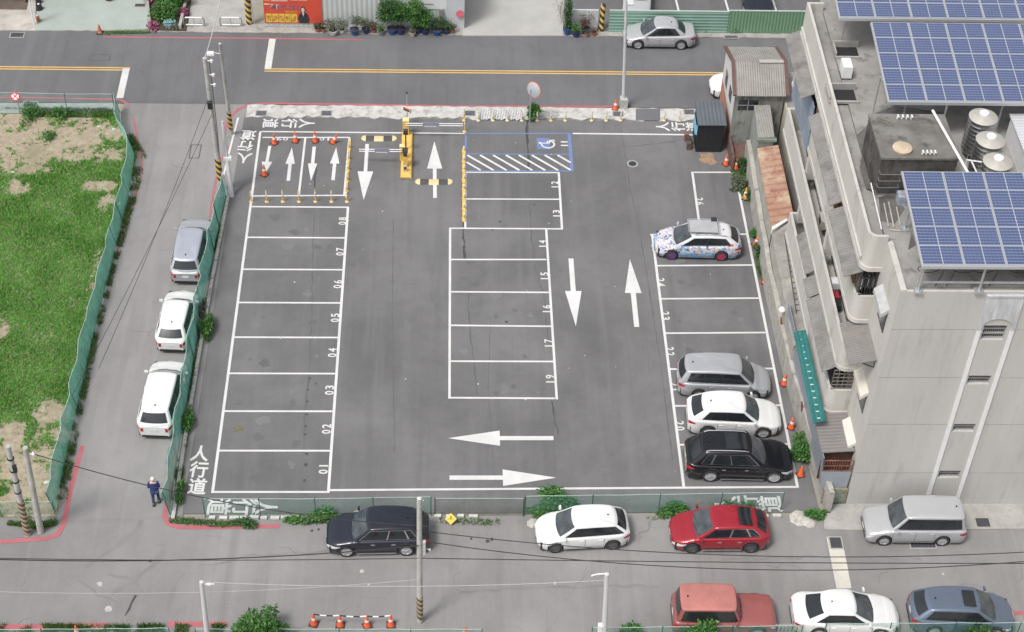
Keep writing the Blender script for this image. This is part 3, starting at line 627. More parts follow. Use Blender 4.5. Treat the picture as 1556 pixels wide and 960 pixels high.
# side street row
make_car('parked_car','silver estate car parked against green net fence, farthest up side street','car',None,PI/2-R(1.5),L=4.6,W=1.74,H=1.56,xf=1.2,xtf=.5,xtr=-1.9,xr=-2.2,belt=(.92,.96),hood=(.68,.87),paintm=P_SILVG,roofm=paint('silver blue roof paint',(.40,.42,.48),.3),loc=(-2.62,16.05),windows=[(.05,.38),(.41,.68),(.70,.93)])
make_car('parked_car','old white hatchback in the middle of the side street row','car',None,PI/2-R(3),L=4.0,W=1.68,H=1.42,xf=1.05,xtf=.45,xtr=-1.45,xr=-1.88,wb=2.45,fo=.78,wr=.29,belt=(.88,.92),hood=(.66,.84),paintm=P_WHITE,loc=(-2.75,10.82),windows=[(.05,.46),(.49,.80),(.82,.92)])
make_car('parked_car','white people carrier parked nearest the man on the side street','car',None,PI/2-R(3),L=4.65,W=1.8,H=1.6,xf=1.38,xtf=.62,xtr=-1.85,xr=-2.25,belt=(.93,1.0),hood=(.68,.90),paintm=P_WHITE,loc=(-2.80,5.5),windows=[(.04,.40),(.43,.70),(.73,.94)])
# back street, heading left
make_car('parked_car','blue black sport utility car behind concrete pole on back street','car',None,PI+R(1.2),L=4.5,W=1.83,H=1.64,xf=1.12,xtf=.42,xtr=-1.65,xr=-2.12,wr=.35,fo=.88,belt=(1.0,1.07),hood=(.78,.98),paintm=P_BLKBLUE,chrome=True,loc=(7.62,-2.78),windows=[(.05,.45),(.47,.77),(.80,.92)],cladding=True)
make_car('parked_car','small white hatchback with black rear pillars on back street','car',None,PI+R(4),L=4.12,W=1.73,H=1.49,xf=1.18,xtf=.45,xtr=-1.42,xr=-1.95,wb=2.55,fo=.80,wr=.31,belt=(.92,1.0),hood=(.70,.90),paintm=P_WHITE,rim=RIM_D,loc=(16.66,-2.57),windows=[(.05,.46),(.48,.80),(.82,.985)])
make_car('parked_car','deep red hatchback with glossy roof parked on back street','car',None,PI+R(.5),L=4.35,W=1.8,H=1.53,xf=1.2,xtf=.42,xtr=-1.5,xr=-2.05,wr=.325,fo=.9,belt=(.95,1.03),hood=(.70,.92),paintm=P_RED,chrome=True,rim=RIM_D,loc=(22.78,-2.63),sunroof=(-1.35,-.75,.52))
make_car('parked_car','boxy silver van with rear side window, beside block pavement','van',None,PI-R(.5),L=4.45,W=1.7,H=1.78,xf=1.22,xtf=.62,xtr=-2.02,xr=-2.18,wr=.31,fo=.82,belt=(1.0,1.03),hood=(.80,.97),paintm=P_SILV,boxy=1,tumble=.11,loc=(31.58,-2.28),windows=[(.04,.30),(.33,.64),(.69,.96)])
# back street, heading right
make_car('parked_car','faded red off road wagon with square roof on back street','car',None,R(-1),L=4.35,W=1.75,H=1.78,xf=.72,xtf=.42,xtr=-1.95,xr=-2.12,wr=.36,fo=.78,belt=(1.0,1.02),hood=(.92,.99),paintm=paint('dull deep red paint',(.27,.075,.07),0,.5),roofm=P_REDO,boxy=1,tumble=.10,loc=(22.45,-7.2),windows=[(.04,.34),(.37,.62),(.65,.96)],cladding=True)
make_car('parked_car','white saloon with sloping rear glass behind green net fence','car',None,R(-1),L=4.55,W=1.8,H=1.44,xf=1.15,xtf=.28,xtr=-1.0,xr=-1.8,belt=(.90,.97),hood=(.68,.87),deck=1.0,paintm=P_WHITE,loc=(27.68,-7.2),windows=[(.07,.50),(.525,.90)])
make_car('parked_car','slate blue people carrier with sunroof near lower right corner','car',None,R(-2),L=4.45,W=1.78,H=1.56,xf=1.35,xtf=.55,xtr=-1.62,xr=-2.12,belt=(.95,1.02),hood=(.68,.90),paintm=P_BLUE,loc=(32.72,-7.15),sunroof=(-.15,.38,.42),windows=[(.06,.46),(.48,.78),(.80,.92)])
# inside the lot
make_car('parked_car','silver people carrier parked nose to wall in bay 22','car',None,R(-2.5),L=4.5,W=1.78,H=1.72,xf=1.42,xtf=.72,xtr=-1.92,xr=-2.2,wr=.31,belt=(1.0,1.06),hood=(.74,.96),paintm=P_SILVG,loc=(24.05,6.70),windows=[(.04,.36),(.40,.66),(.69,.93)],tumble=.13,group=None)
make_car('parked_car','white crossover between the silver people carrier and black car','car',None,R(-2),L=4.45,W=1.82,H=1.62,xf=1.15,xtf=.42,xtr=-1.5,xr=-2.08,wr=.345,belt=(1.0,1.10),hood=(.76,.97),paintm=P_WHITE,loc=(24.25,4.27),windows=[(.05,.45),(.47,.75),(.77,.88)])
make_car('parked_car','large black sport utility car with silver roof rails and chrome window line','car',None,R(-1.5),L=4.95,W=1.95,H=1.80,xf=1.18,xtf=.42,xtr=-1.78,xr=-2.3,wr=.375,fo=.88,wb=2.95,belt=(1.04,1.10),hood=(.84,1.02),paintm=P_BLACK,chrome=True,rails=CHROME,sunroof=(-.75,.25,.5),loc=(24.15,1.55),windows=[(.05,.44),(.46,.74),(.77,.90)])
# painted car: white over pale blue, patterned with flowers
def floral(name,base,z_split):
    m,nt,b,co=new_mat(name)
    sp=nt.nodes.new('ShaderNodeSeparateXYZ'); nt.links.new(co,sp.inputs[0])
    wob=_math(nt,'ADD',sp.outputs[2],_math(nt,'MULTIPLY',_noise(nt,co,3,2,.5),.18))
    c=_mix(nt,(.20,.42,.68),base,_math(nt,'GREATER_THAN',wob,z_split))
    for i,(col,sc,th) in enumerate((((.45,.16,.16),3.2,.62),((.62,.40,.34),4.1,.55),((.05,.08,.26),4.2,.57),((.10,.30,.52),4.6,.56),((.60,.45,.2),7,.63),((.25,.14,.30),8,.62))):
        mp=nt.nodes.new('ShaderNodeMapping'); mp.inputs['Location'].default_value=(i*3.7,i*5.1,i*2.3); nt.links.new(co,mp.inputs[0])
        f=_ramp(nt,_noise(nt,mp.outputs[0],sc,4,.6,dist=1.2),th,th+.015); f=_math(nt,'MULTIPLY',f,_math(nt,'LESS_THAN',sp.outputs[2],1.12)); c=_mix(nt,c,col,f)
    nt.links.new(c,b.inputs['Base Color']); b.inputs['Roughness'].default_value=.35; b.inputs['Coat Weight'].default_value=.6; MATS[name]=m; return m
FLOR=floral('floral wrap paint',(.62,.62,.64),.64)
it=make_car('parked_car','white and sky blue car covered in colourful patterned wrap with roof box','car',None,PI-R(1.5),L=4.5,W=1.78,H=1.5,xf=1.3,xtf=.42,xtr=-1.6,xr=-2.12,wr=.32,belt=(.93,1.03),hood=(.66,.90),paintm=FLOR,rim=pm('purple rim',(.16,.07,.22),.4,.3),loc=(23.8,16.75),rails=STEEL,windows=[(.07,.44),(.46,.76),(.78,.90)])
for o in it.children:
    if o.name.startswith('wheel') and o.children and min(v.co.x for v in o.data.vertices)<0 : o.children[0].data.materials[0]=pm('crimson rim',(.42,.05,.12),.4,.3)
rx=thing('roof_rack','silver slatted roof rack with black corner fitting on the patterned car','roof rack',(24.0,16.75,1.50),PI-R(1.5))
g=MB(); g.prism([(-.75,-.50),(.72,-.46),(.72,.46),(-.75,.50)],.10,.17); g.build('tray',pm('rack tray grey',(.45,.45,.46),.5,.3),rx)
g=MB()
for x in (-.55,-.1,.4): g.box((x-.03,-.58,.06),(x+.03,.58,.10))
g.build('crossbar',SILVERM,rx)
g=MB(); g.path([(-.8,-.54,.2),(.78,-.5,.2),(.78,.5,.2),(-.8,.54,.2),(-.8,-.54,.2)],.02); g.build('rim_rail',SILVERM,rx)
g=MB(); g.box((-.75,-.60,.17),(-.45,-.38,.30),bev=.03); g.build('corner_fitting',TRIMB,rx)
# partly seen cars
make_car('parked_car','grey car cut by frame top, nearest the green fence in far car park','car',None,R(-97),L=4.3,W=1.75,H=1.5,paintm=P_SILV,belt=(.92,.98),loc=(22.45,40.0),xf=1.1,xtf=.4)
make_car('parked_car','dark blue car just inside the top edge of far car park','car',None,R(-92),L=4.3,W=1.75,H=1.5,paintm=P_BLKBLUE,loc=(29.9,40.2))
make_car('parked_car','white car mostly hidden behind the small brick house on main road','car',None,PI,L=4.3,W=1.72,H=1.48,paintm=P_WHITE,loc=(28.15,30.75))
# ================================================================== APARTMENT BLOCK
BH=13.3; BX=28.9; BY=-.7; BN=20.5
blk=thing('apartment_block','four storey off white apartment block with balconies, flat roof under solar panels','building',(BX,BY,0))
def B(mb,name,mats,smooth=False,parent=None):   # world-space mesh under the block
    mb.v=[(x-BX,y-BY,z) for x,y,z in mb.v]; return mb.build(name,mats,parent or blk,smooth)
# front wall with real window openings
g=MB()
WX0,WX1=32.75,33.72
wins_z=[(.0+1.85,2.35),(4.95,5.45),(7.95,8.48),(10.6,11.45)]
xs=[BX,WX0,WX1,62]; zs=[0]+[z for ab in wins_z for z in ab]+[BH]
for i in range(3):
    for j in range(len(zs)-1):
        if i==1 and j%2==1: continue
        g.quad((xs[i],BY,zs[j]),(xs[i+1],BY,zs[j]),(xs[i+1],BY,zs[j+1]),(xs[i],BY,zs[j+1]))
for a,b in wins_z:
    g.quad((WX0,BY,a),(WX0,BY+.3,a),(WX0,BY+.3,b),(WX0,BY,b)); g.quad((WX1,BY+.3,a),(WX1,BY,a),(WX1,BY,b),(WX1,BY+.3,b)); g.quad((WX0,BY,a),(WX1,BY,a),(WX1,BY+.3,a),(WX0,BY+.3,a)); g.quad((WX0,BY+.3,b),(WX1,BY+.3,b),(WX1,BY,b),(WX0,BY,b))
B(g,'front_wall',WALL_F)
for a,b in wins_z:
    g=MB(); g.box((WX0,BY+.26,a),(WX1,BY+.30,b)); w_=B(g,'window',GLASSD)
    g=MB(); n=2 if b-a<.7 else 3
    for k in range(n+1):
        zz=a+(b-a)*k/n; g.box((WX0,BY+.12,max(a,zz-.03)),(WX1,BY+.2,min(b,zz+.03)))
    for k in range(1,12): xk=WX0+(WX1-WX0)*k/12; g.box((xk-.012,BY+.2,a),(xk+.012,BY+.22,b))
    o=B(g,'window_bars',pm('grey window bar',(.3,.3,.3),.6),parent=blk)
# painted conduits rising beside the stair windows and the panel above them
g=MB()
for xa,xb in ((32.48,32.66),(33.86,34.04)): g.box((xa,BY-.055,.0),(xb,BY-.002,11.2),0)
B(g,'pale_pilaster',TRIM)
g=MB(); NN=14
arc=[(33.26+.60*math.cos(t),11.45+.42*math.sin(t)) for t in np.linspace(0,PI,NN)]
outer=[(34.04,11.2),(34.04,13.12),(32.48,13.12),(32.48,11.2)]
# stained hood: solid panel above the arch, built as strips either side of the curve
A_=[(x,z) for x,z in arc]; 
for i in range(NN-1):
    (x0,z0),(x1,z1)=A_[i],A_[i+1]; g.add([(x0,BY-.06,z0),(x1,BY-.06,z1),(x1,BY-.06,13.12),(x0,BY-.06,13.12)],[(0,1,2,3)]); g.add([(x0,BY-.06,z0),(x1,BY-.06,z1),(x1,BY,z1),(x0,BY,z0)],[(3,2,1,0)])
for xa,xb in ((32.48,32.66),(33.86,34.04)): g.box((xa,BY-.06,11.2),(xb,BY-.001,13.12))
g.box((32.46,BY-.10,13.12),(34.06,BY,13.2))
B(g,'arched_window_hood',pm('stained white hood',(.50,.505,.52),.8,var=.2,scale=2,stain=((.30,.31,.33),3,.52,.6),stretch=(2,1,.3)))
# thin construction joints
g=MB()
for z in (2.2,5.42,8.35,11.2): g.box((BX+.02,BY-.006,z),(32.47,BY-.001,z+.025)); g.box((34.05,BY-.006,z),(62,BY-.001,z+.02))
B(g,'wall_joint',pm('wall joint',(.29,.28,.26),.9))
# west wall (coloured dark behind balconies to imitate recess shade), back wall, east wall
g=MB(); g.quad((BX,2.3,0),(BX,BY,0),(BX,BY,BH),(BX,2.3,BH)); g.quad((BX,BN,0),(BX,2.3,0),(BX,2.3,BH),(BX,BN,BH),1); g.quad((62,BN,0),(BX,BN,0),(BX,BN,BH),(62,BN,BH)); g.quad((62,BY,0),(62,BN,0),(62,BN,BH),(62,BY,BH)); B(g,'side_wall',[WALL_W,pm('shade toned tiled wall',(.20,.19,.175),.85,var=.2,scale=1.5,stain=((.10,.09,.08),1,.52,.6))])
g=MB(); g.quad((BX,BY,BH),(62,BY,BH),(62,BN,BH),(BX,BN,BH)); g.box((28.25,2.35,13.0),(BX,19.4,13.18)); B(g,'roof_deck',ROOFTOP)
g=MB(); g.box((BX,BY,BH),(BX+.24,2.3,BH+.12)); g.box((BX+.24,BY,BH),(62,BY+.10,BH+.05)); B(g,'roof_edge',WALL_W)
# balcony parapets with rounded south corner
def parapet(z0,z1,x=28.08,y0=2.2,y1=19.5,r=.42,th=.13,name='balcony_parapet',mat=WALL_W,back=BX):
    out=[(back,y0)]+[(x+r-r*math.sin(t),y0+r-r*math.cos(t)) for t in np.linspace(0,PI/2,8)]+[(x,y1),(back,y1)]
    inn=[(back,y0+th)]+[(x+r-(r-th)*math.sin(t),y0+r-(r-th)*math.cos(t)) for t in np.linspace(0,PI/2,8)]+[(x+th,y1-th),(back,y1-th)]
    g=MB(); n=len(out)
    for i in range(n-1):
        (a,b),(c,d)=out[i],out[i+1]; (e,f),(h,k)=inn[i],inn[i+1]
        g.quad((c,d,z0),(a,b,z0),(a,b,z1),(c,d,z1)); g.quad((e,f,z0),(h,k,z0),(h,k,z1),(e,f,z1)); g.quad((a,b,z1),(e,f,z1),(h,k,z1),(c,d,z1)); g.quad((c,d,z0),(h,k,z0),(e,f,z0),(a,b,z0))
    return B(g,name,mat,True)
def slab(z,t=.16,x=28.05,y0=2.15,y1=19.55,r=.45):
    poly=[(BX,y0)]+[(x+r-r*math.sin(a),y0+r-r*math.cos(a)) for a in np.linspace(0,PI/2,8)]+[(x,y1),(BX,y1)]
    g=MB(); g.prism(poly,z-t,z); return B(g,'balcony_slab',[WALL_W])
for z,x,ye in ((3.12,27.85,14.6),(5.95,28.02,19.5),(8.95,28.06,19.5)):
    parapet(z,z+1.38,x,y1=ye); slab(z+.02,.20,x-.03,y1=ye+.05); 
parapet(12.0,13.72,28.08,name='roof_parapet'); slab(12.02,.22,28.0)
g=MB(); g.box((28.0,2.6,12.15),(28.075,19.5,12.3)); B(g,'drip_ledge',WALL_W)
g=MB()
for z in (4.35,7.2,10.2): pass
# dark recesses: balcony doors and windows in the west wall
for z in (3.2,6.05,9.05):
    for y in (3.4,6.6,9.8,13.0,16.2):
        g=MB(); g.box((BX-.03,y,z+.05),(BX-.005,y+1.9,z+2.15)); d=B(g,'balcony_window',GLASSD)
        g=MB(); 
        for k in (0,.95,1.9): g.box((BX-.06,y+k-.03,z+.05),(BX-.032,y+k+.03,z+2.15))
        B(g,'window_frame',SILVERM)
# partitions between flats (broad light piers crossing the balconies)
for y in (8.6,14.2):
    for z in (3.1,5.93,8.93): 
        g=MB(); g.box((28.2,y,z+1.0),(BX,y+.3,z+2.85)); B(g,'flat_partition',WALL_W)
# corrugated awnings over the balcony openings
AW=wave_mat('grey fibre cement sheet',(.25,.24,.23),(.17,.165,.155),.16,'Y',.85,0,((.10,.095,.09),1.2,.52,.7))
def awning(y0,y1,x0,x1,z0,z1,mat=AW,name='balcony_awning',th=.04):
    g=MB(); g.add([(x0,y0,z0),(x1,y0,z1),(x1,y1,z1),(x0,y1,z0),(x0,y0,z0+th),(x1,y0,z1+th),(x1,y1,z1+th),(x0,y1,z0+th)],[(3,2,1,0),(4,5,6,7),(0,1,5,4),(1,2,6,5),(2,3,7,6),(3,0,4,7)]); return B(g,name,mat)
awning(2.3,6.6,27.42,28.6,11.35,11.85); awning(6.75,13.2,27.5,28.05,11.5,11.8); awning(14.6,19.8,27.35,28.05,11.5,11.85)
awning(8.8,11.6,27.6,28.02,5.5,5.8); 
awning(2.5,7.2,27.45,28.05,5.35,5.72); awning(7.3,8.6,27.5,28.0,5.4,5.7)
awning(-.05,2.5,27.75,BX-.0,8.4,8.7,wave_mat('brown grey canopy sheet',(.24,.225,.21),(.19,.18,.17),.12,'Y',.85,0,((.12,.11,.10),2,.55,.5)),'side_canopy')
g=MB()
for y in (.15,): g.path([(BX,y,8.1),(28.0,y,8.5)],.025); g.path([(BX,y,8.1),(BX,y,8.6)],.025); g.path([(28.45,y,8.35),(BX,y,8.6)],.02)
B(g,'canopy_bracket',DARKMETAL)
# window grilles closing the south ends of balconies
def grille(z0,z1,y,x0,x1,n=8,bars=4,mat=DARKMETAL):
    g=MB()
    for k in range(n+1): x=x0+(x1-x0)*k/n; g.box((x-.012,y-.012,z0),(x+.012,y+.012,z1))
    for k in range(bars+1): z=z0+(z1-z0)*k/bars; g.box((x0,y-.018,z-.016),(x1,y+.018,z+.016))
    return B(g,'balcony_grille',mat)
grille(10.36,11.75,2.3,28.2,BX,6,3); grille(4.55,5.7,2.3,27.95,BX,4,5,pm('grey brown grille',(.2,.18,.16),.7))
g=MB(); g.box((28.16,2.42,10.3),(28.2,6.0,11.6)); B(g,'window_mesh',pm('brown mesh',(.12,.10,.08),.8,var=.5,scale=6))
RUSTW=pm('rusty window cage',(.20,.085,.055),.85,var=.6,scale=4,stain=((.05,.045,.04),5,.5,.8))
def cage(y0,y1,z0,z1,x=28.1):
    g=MB(); n=int((y1-y0)/.22)
    for k in range(n+1): y=y0+(y1-y0)*k/n; g.box((x-.02,y-.02,z0),(x+.02,y+.02,z1))
    for z in np.linspace(z0,z1,4): g.box((x-.025,y0,z-.02),(x+.025,y1,z+.02))
    B(g,'window_cage',RUSTW)
cage(6.3,14.0,10.4,11.55); cage(3.0,6.2,10.4,11.4)
g=MB(); g.box((27.98,14.25,8.6),(28.03,18.9,11.3)); g.box((27.96,14.2,9.9),(27.98,18.95,9.95)); B(g,'sheet_screen',pm('blue grey sheet',(.24,.29,.36),.6,.2,var=.12,scale=1,stain=((.50,.50,.46),1.1,.55,.9)))
# lower floor pieces seen between the bands
g=MB(); g.box((28.2,3.5,5.9),(28.8,6.0,5.95)); B(g,'balcony_floor',ROOFTOP)
for y0,z0,c in ((6.2,6.15,(.42,.03,.05)),(6.5,6.75,(.6,.6,.6)),(5.7,6.1,(.03,.03,.035)),(4.3,9.2,(.3,.3,.32)),(15,6.1,(.25,.3,.32))):
    g=MB(); g.box((28.3,y0,z0),(28.7,y0+.45,z0+.4),bev=.06); B(g,'balcony_storage',pm('stored goods %g'%y0,c,.6,var=.2))
# hanging laundry behind the top grille
for k,cc in enumerate(((.5,.5,.5),(.03,.03,.035),(.05,.05,.06),(.4,.4,.42),(.07,.07,.08),(.3,.28,.27))):
    g=MB(); x=28.28+k*.1; g.prism([(x,2.55),(x+.06,2.5),(x+.08,2.9),(x+.01,2.95)],10.45+.1*(k%2),11.1); B(g,'hanging_cloth',pm('laundry %d'%k,cc,.9,var=.2))
# hooded windows of the short west wall by the corner
for zc,mat in ((11.45,pm('grey hood',(.42,.42,.42),.7,var=.15)),(6.5,pm('yellowed hood',(.58,.55,.48),.7,var=.08)),(3.25,pm('cream hood',(.60,.585,.53),.7,var=.06))):
    g=MB(); g.box((BX-.04,.1,zc-1.25),(BX-.006,1.25,zc)); B(g,'corner_window',GLASSD)
    g=MB(); g.add([(BX,0,zc+.2),(BX,1.6,zc+.2),(28.58,1.6,zc-.08),(28.58,0,zc-.08),(BX,0,zc+.0),(BX,1.6,zc+.0),(28.58,1.6,zc-.3),(28.58,0,zc-.3)],[(0,3,2,1),(4,5,6,7),(0,4,7,3),(3,7,6,2),(2,6,5,1)]); B(g,'window_hood',mat)
# ground floor annex in sheet metal at the corner
SHEET=wave_mat('blue grey cladding sheet',(.30,.33,.37),(.26,.29,.33),.25,'Y',.55,.2,((.20,.20,.20),1.0,.6,.4),.25)
ann=thing('sheet_lean_to','blue grey sheet metal lean-to with rusty grille at the block corner','lean-to',(27.3,-.55,0))
def A(mb,name,mats,parent=ann,o=(27.3,-.55,0)): mb.v=[(x-o[0],y-o[1],z-o[2]) for x,y,z in mb.v]; return mb.build(name,mats,parent)
g=MB(); g.add([(27.62,-.5,.95),(27.30,9.6,.95),(27.30,9.6,2.95),(27.45,-.5,2.95),(27.66,-.5,.95),(27.34,9.6,.95),(27.34,9.6,2.95),(27.49,-.5,2.95)],[(0,3,2,1),(4,5,6,7),(3,7,6,2),(0,1,5,4)]); A(g,'side_sheet',SHEET)
g=MB(); g.add([(27.62,-.52,.85),(28.80,-.52,1.0),(28.85,-.52,2.15),(27.47,-.52,2.1)],[(0,1,2,3)]); g.box((28.1,-.54,1.75),(28.6,-.525,1.78)); A(g,'front_panel',pm('flat blue grey panel',(.30,.33,.37),.5,.1,var=.05))
g=MB()
for k in range(12): x=27.55+k*.115; g.box((x-.014,-.52,2.12),(x+.014,-.49,2.8))
for z in (2.12,2.45,2.8): g.box((27.48,-.53,z-.02),(28.84,-.48,z+.02))
A(g,'rusty_grille',RUSTW)
g=MB(); g.box((27.5,.0,1.0),(28.85,.05,2.9)); A(g,'dark_interior',pm('rusty dark interior',(.08,.035,.025),.95,var=.5,scale=7))
g=MB(); g.add([(27.40,-.2,2.96),(28.88,-.2,3.08),(28.88,3.6,3.08),(27.35,3.6,2.96),(27.40,-.2,3.0),(28.88,-.2,3.12),(28.88,3.6,3.12),(27.35,3.6,3.0)],[(3,2,1,0),(4,5,6,7),(0,1,5,4),(1,2,6,5),(2,3,7,6),(3,0,4,7)]); A(g,'roof_sheet',wave_mat('brown grey lean-to sheet',(.215,.20,.195),(.18,.17,.165),.2,'Y',.8,0))
TEAL=wave_mat('teal translucent sheet',(.015,.125,.12),(.03,.17,.16),.18,'X',.45,0,((.25,.34,.32),5,.62,.6),.4)
g=MB(); g.add([(27.16,1.2,3.38),(27.72,1.2,3.55),(27.66,7.0,3.62),(27.10,7.0,3.45),(27.16,1.2,3.41),(27.72,1.2,3.58),(27.66,7.0,3.65),(27.10,7.0,3.48)],[(3,2,1,0),(4,5,6,7),(0,1,5,4),(1,2,6,5),(2,3,7,6),(3,0,4,7)]); o=A(g,'teal_awning',TEAL)
g=MB()
for k in range(14): y=1.4+k*.42; g.box((27.35,y-.04,3.52),(27.5,y+.01,3.56))
A(g,'awning_rivets',pm('pale clips',(.5,.55,.55),.6),o)
g=MB(); g.box((27.75,-.62,0),(28.86,-.5,.95)); g.lathe((28.3,-.62,.45),[(.42,0),(.42,.02)],20,1,Matrix.Translation((28.3,-.62,.45))@Matrix.Rotation(PI/2,4,'X')@Matrix.Translation((-28.3,.62,-.45)))
A(g,'base_wall',[pm('mossy base wall',(.26,.25,.19),.95,var=.4,scale=3,stain=((.12,.09,.05),3,.5,.8)),pm('green grey vent',(.20,.24,.20),.8,var=.4,scale=6)])
# boundary wall of the lot (kinked, patchy render)
wl=[(27.86,-1.2),(27.45,3),(27.13,8.0),(27.02,13.7),(27.12,19.0),(27.25,24.4)]
g=MB()
for (a,b),(c,d) in zip(wl,wl[1:]):
    n=6
    for i in range(n):
        x0,y0=a+(c-a)*i/n,b+(d-b)*i/n; x1,y1=a+(c-a)*(i+1)/n,b+(d-b)*(i+1)/n; h0=1.45+.07*math.sin(y0*1.7); h1=1.45+.07*math.sin(y1*1.7)
        g.quad((x1,y1,0),(x0,y0,0),(x0,y0,h0),(x1,y1,h1)); g.quad((x0,y0,h0),(x0+.24,y0,h0),(x1+.24,y1,h1),(x1,y1,h1)); g.quad((x0+.24,y0,0),(x1+.24,y1,0),(x1+.24,y1,h1),(x0+.24,y0,h0))
g.quad((27.86,-1.2,0),(28.10,-1.2,0),(28.10,-1.2,1.45),(27.86,-1.2,1.45))
t=thing('boundary_wall','patchy weathered boundary wall between the lot and the block','wall',(27.1,12,0)); A(g,'wall_body',WALL_LOT,t,(27.1,12,0))
for y,hh in ((4.0,1.8),(9.7,1.9)):
    t=thing('wall_pipe','short rusty pipe standing on the wall %s'%('beside white crossover' if y<5 else 'near bay 23'),'pipe',(27.2 if y>5 else 27.38,y,1.2)); g=MB(); g.tube((0,0,0),(-.12,-.1,.75),.05,n=8); g.build('pipe',pm('rusty pipe',(.28,.10,.06),.8,var=.3,scale=9),t)
    if y>5: g=MB(); g.lathe((-.05,.25,.8),[(.05,0),(.16,.05),(.18,.15),(.12,.25),(.02,.3)],14); g.build('white_cap',TRIM,t,True)
# low roofs between the wall and the block
RUST=wave_mat('rusty corrugated sheet',(.30,.125,.085),(.40,.27,.19),.5,'Y',.9,0,((.50,.41,.29),.55,.50,.85),.35)
def lean(name,label,poly,z0,z1,mat,wallm,eave=.05,fas=None):
    """poly: four corners (x,y) west-south, east-south, east-north, west-north; west edge at z0, east at z1"""
    cx_,cy_=poly[0]; t=thing(name,label,'lean-to',(cx_,cy_,0))
    zz=(z0,z1,z1,z0); P=[(x-cx_,y-cy_,z) for (x,y),z in zip(poly,zz)]; Q=[(x,y,z+.05) for x,y,z in P]
    g=MB(); g.add(P+Q,[(3,2,1,0),(4,5,6,7),(0,1,5,4),(1,2,6,5),(2,3,7,6),(3,0,4,7)]); g.build('roof_sheet',mat,t)
    g=MB(); W_=[(x*.97+.02,y+.05 if i<2 else y-.05,z-.01) for i,(x,y,z) in enumerate(P)]; G_=[(x,y,0) for x,y,z in W_]
    g.add(G_+W_,[(0,1,5,4),(1,2,6,5),(2,3,7,6),(3,0,4,7)]); g.build('wall',wallm,t); return t
lean('rusty_lean_to','rusty orange corrugated roof between boundary wall and block',[(27.32,15.5),(28.55,16.3),(28.55,22.2),(27.42,22.2)],2.5,2.75,RUST,WALL_LOT)
lean('concrete_lean_to','long grey slab roof with ladder below the rusty roof',[(27.25,7.1),(27.85,7.1),(28.5,15.9),(27.3,15.3)],2.35,2.9,pm('mossy slab roof',(.24,.23,.21),.9,var=.3,scale=1.2,stain=((.40,.37,.30),1.0,.55,.7),bump=.2),WALL_LOT)
g=MB(); g.prism([(27.3,15.25),(28.3,16.1),(28.3,16.3),(27.3,15.5)],2.4,2.72); g.build('white_ridge_cap',TRIM,None); tag(bpy.data.objects['white_ridge_cap'],'white capping strip along south edge of rusty roof','roof capping')
t=thing('ladder','dark iron ladder lying on the grey slab roof','ladder',(27.75,9.0,2.8),R(-2)); g=MB()
for x in (-.13,.13): g.tube((x,0,0),(x,5.6,.12),.02,n=5)
g.build('rail',DARKMETAL,t); g=MB()
for k in range(14): g.tube((-.13,.2+k*.4,.01),(.13,.2+k*.4,.01),.015,n=5)
g.build('rung',DARKMETAL,t)
t=thing('teal_panel','small teal sheet lying on slab roof beside the ladder','sheet',(27.95,8.1,2.75)); g=MB(); g.box((-.05,0,0),(.55,1.15,.05)); g.build('sheet',TEAL,t)
lean('narrow_shed','narrow shed with grey corrugated roof joined to the small house',[(27.42,22.3),(28.3,22.3),(28.45,25.2),(27.55,25.2)],3.15,3.2,wave_mat('grey corrugated roof',(.32,.31,.29),(.25,.24,.22),.13,'X',.9,0,((.13,.12,.11),1.3,.56,.6),.8),pm('grey green shed wall',(.26,.27,.25),.9,var=.2))
g=MB(); g.box((-.5,-.1,0),(.55,.15,.22),bev=.08); o=g.build('green_ridge',pm('green weathered ridge',(.18,.24,.2),.9,var=.3)); o.location=(27.9,22.35,2.95); tag(o,'green weathered ridge tile strip between grey and rusty roofs','roof capping')
# ------------------------------------------------------------------ rooftop
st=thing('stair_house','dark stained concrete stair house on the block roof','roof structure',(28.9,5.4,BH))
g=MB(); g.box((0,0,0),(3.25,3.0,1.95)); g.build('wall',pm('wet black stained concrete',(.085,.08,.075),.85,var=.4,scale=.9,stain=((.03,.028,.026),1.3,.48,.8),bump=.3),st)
g=MB(); g.box((-.04,-.04,1.95),(3.29,3.04,2.05)); g.build('roof_slab',pm('stained roof slab',(.165,.157,.143),.9,var=.35,scale=.8,stain=((.06,.055,.05),.9,.5,.8),bump=.2),st)
g=MB(); g.lathe((.95,.55,2.05),[(.40,0),(.42,.03),(.42,.12),(.36,.16)],24); g.build('round_hatch',pm('tan hatch lid',(.48,.38,.28),.8,var=.12,scale=3),st,True)
for i,(x,y) in enumerate([(1.75+.17*k,.25) for k in range(4)]+[(1.15+.2*k,2.7) for k in range(4)]):
    g=MB(); g.tube((x,y,2.05),(x,y,2.25),.035,n=8); g.tube((x,y,2.25),(x,y-.18,2.27),.035,n=8); g.build('bent_vent',TRIM,st,True)
g=MB()
for k in range(5): g.add([(.05+.02*k,-.03,.1+.3*k),(.85,-.35,.1+.3*k)],[])
for k in range(4): g.path([(.0,-.05,.3+.36*k),(.0,-.3,.3+.36*k),(.9,-.3,.3+.36*k),(.9,-.05,.3+.36*k)],.02)
g.build('pipe_rail',pm('dull wet rail',(.16,.155,.15),.6,.2,var=.3,scale=6),st)
g=MB(); g.box((.9,-.7,.0),(1.7,-.2,.45)); g.box((1.9,-.6,0),(2.4,-.2,.6)); g.build('pump_box',pm('pump grey blue',(.32,.35,.42),.7,var=.4,scale=5),st)
PVBLUE=None
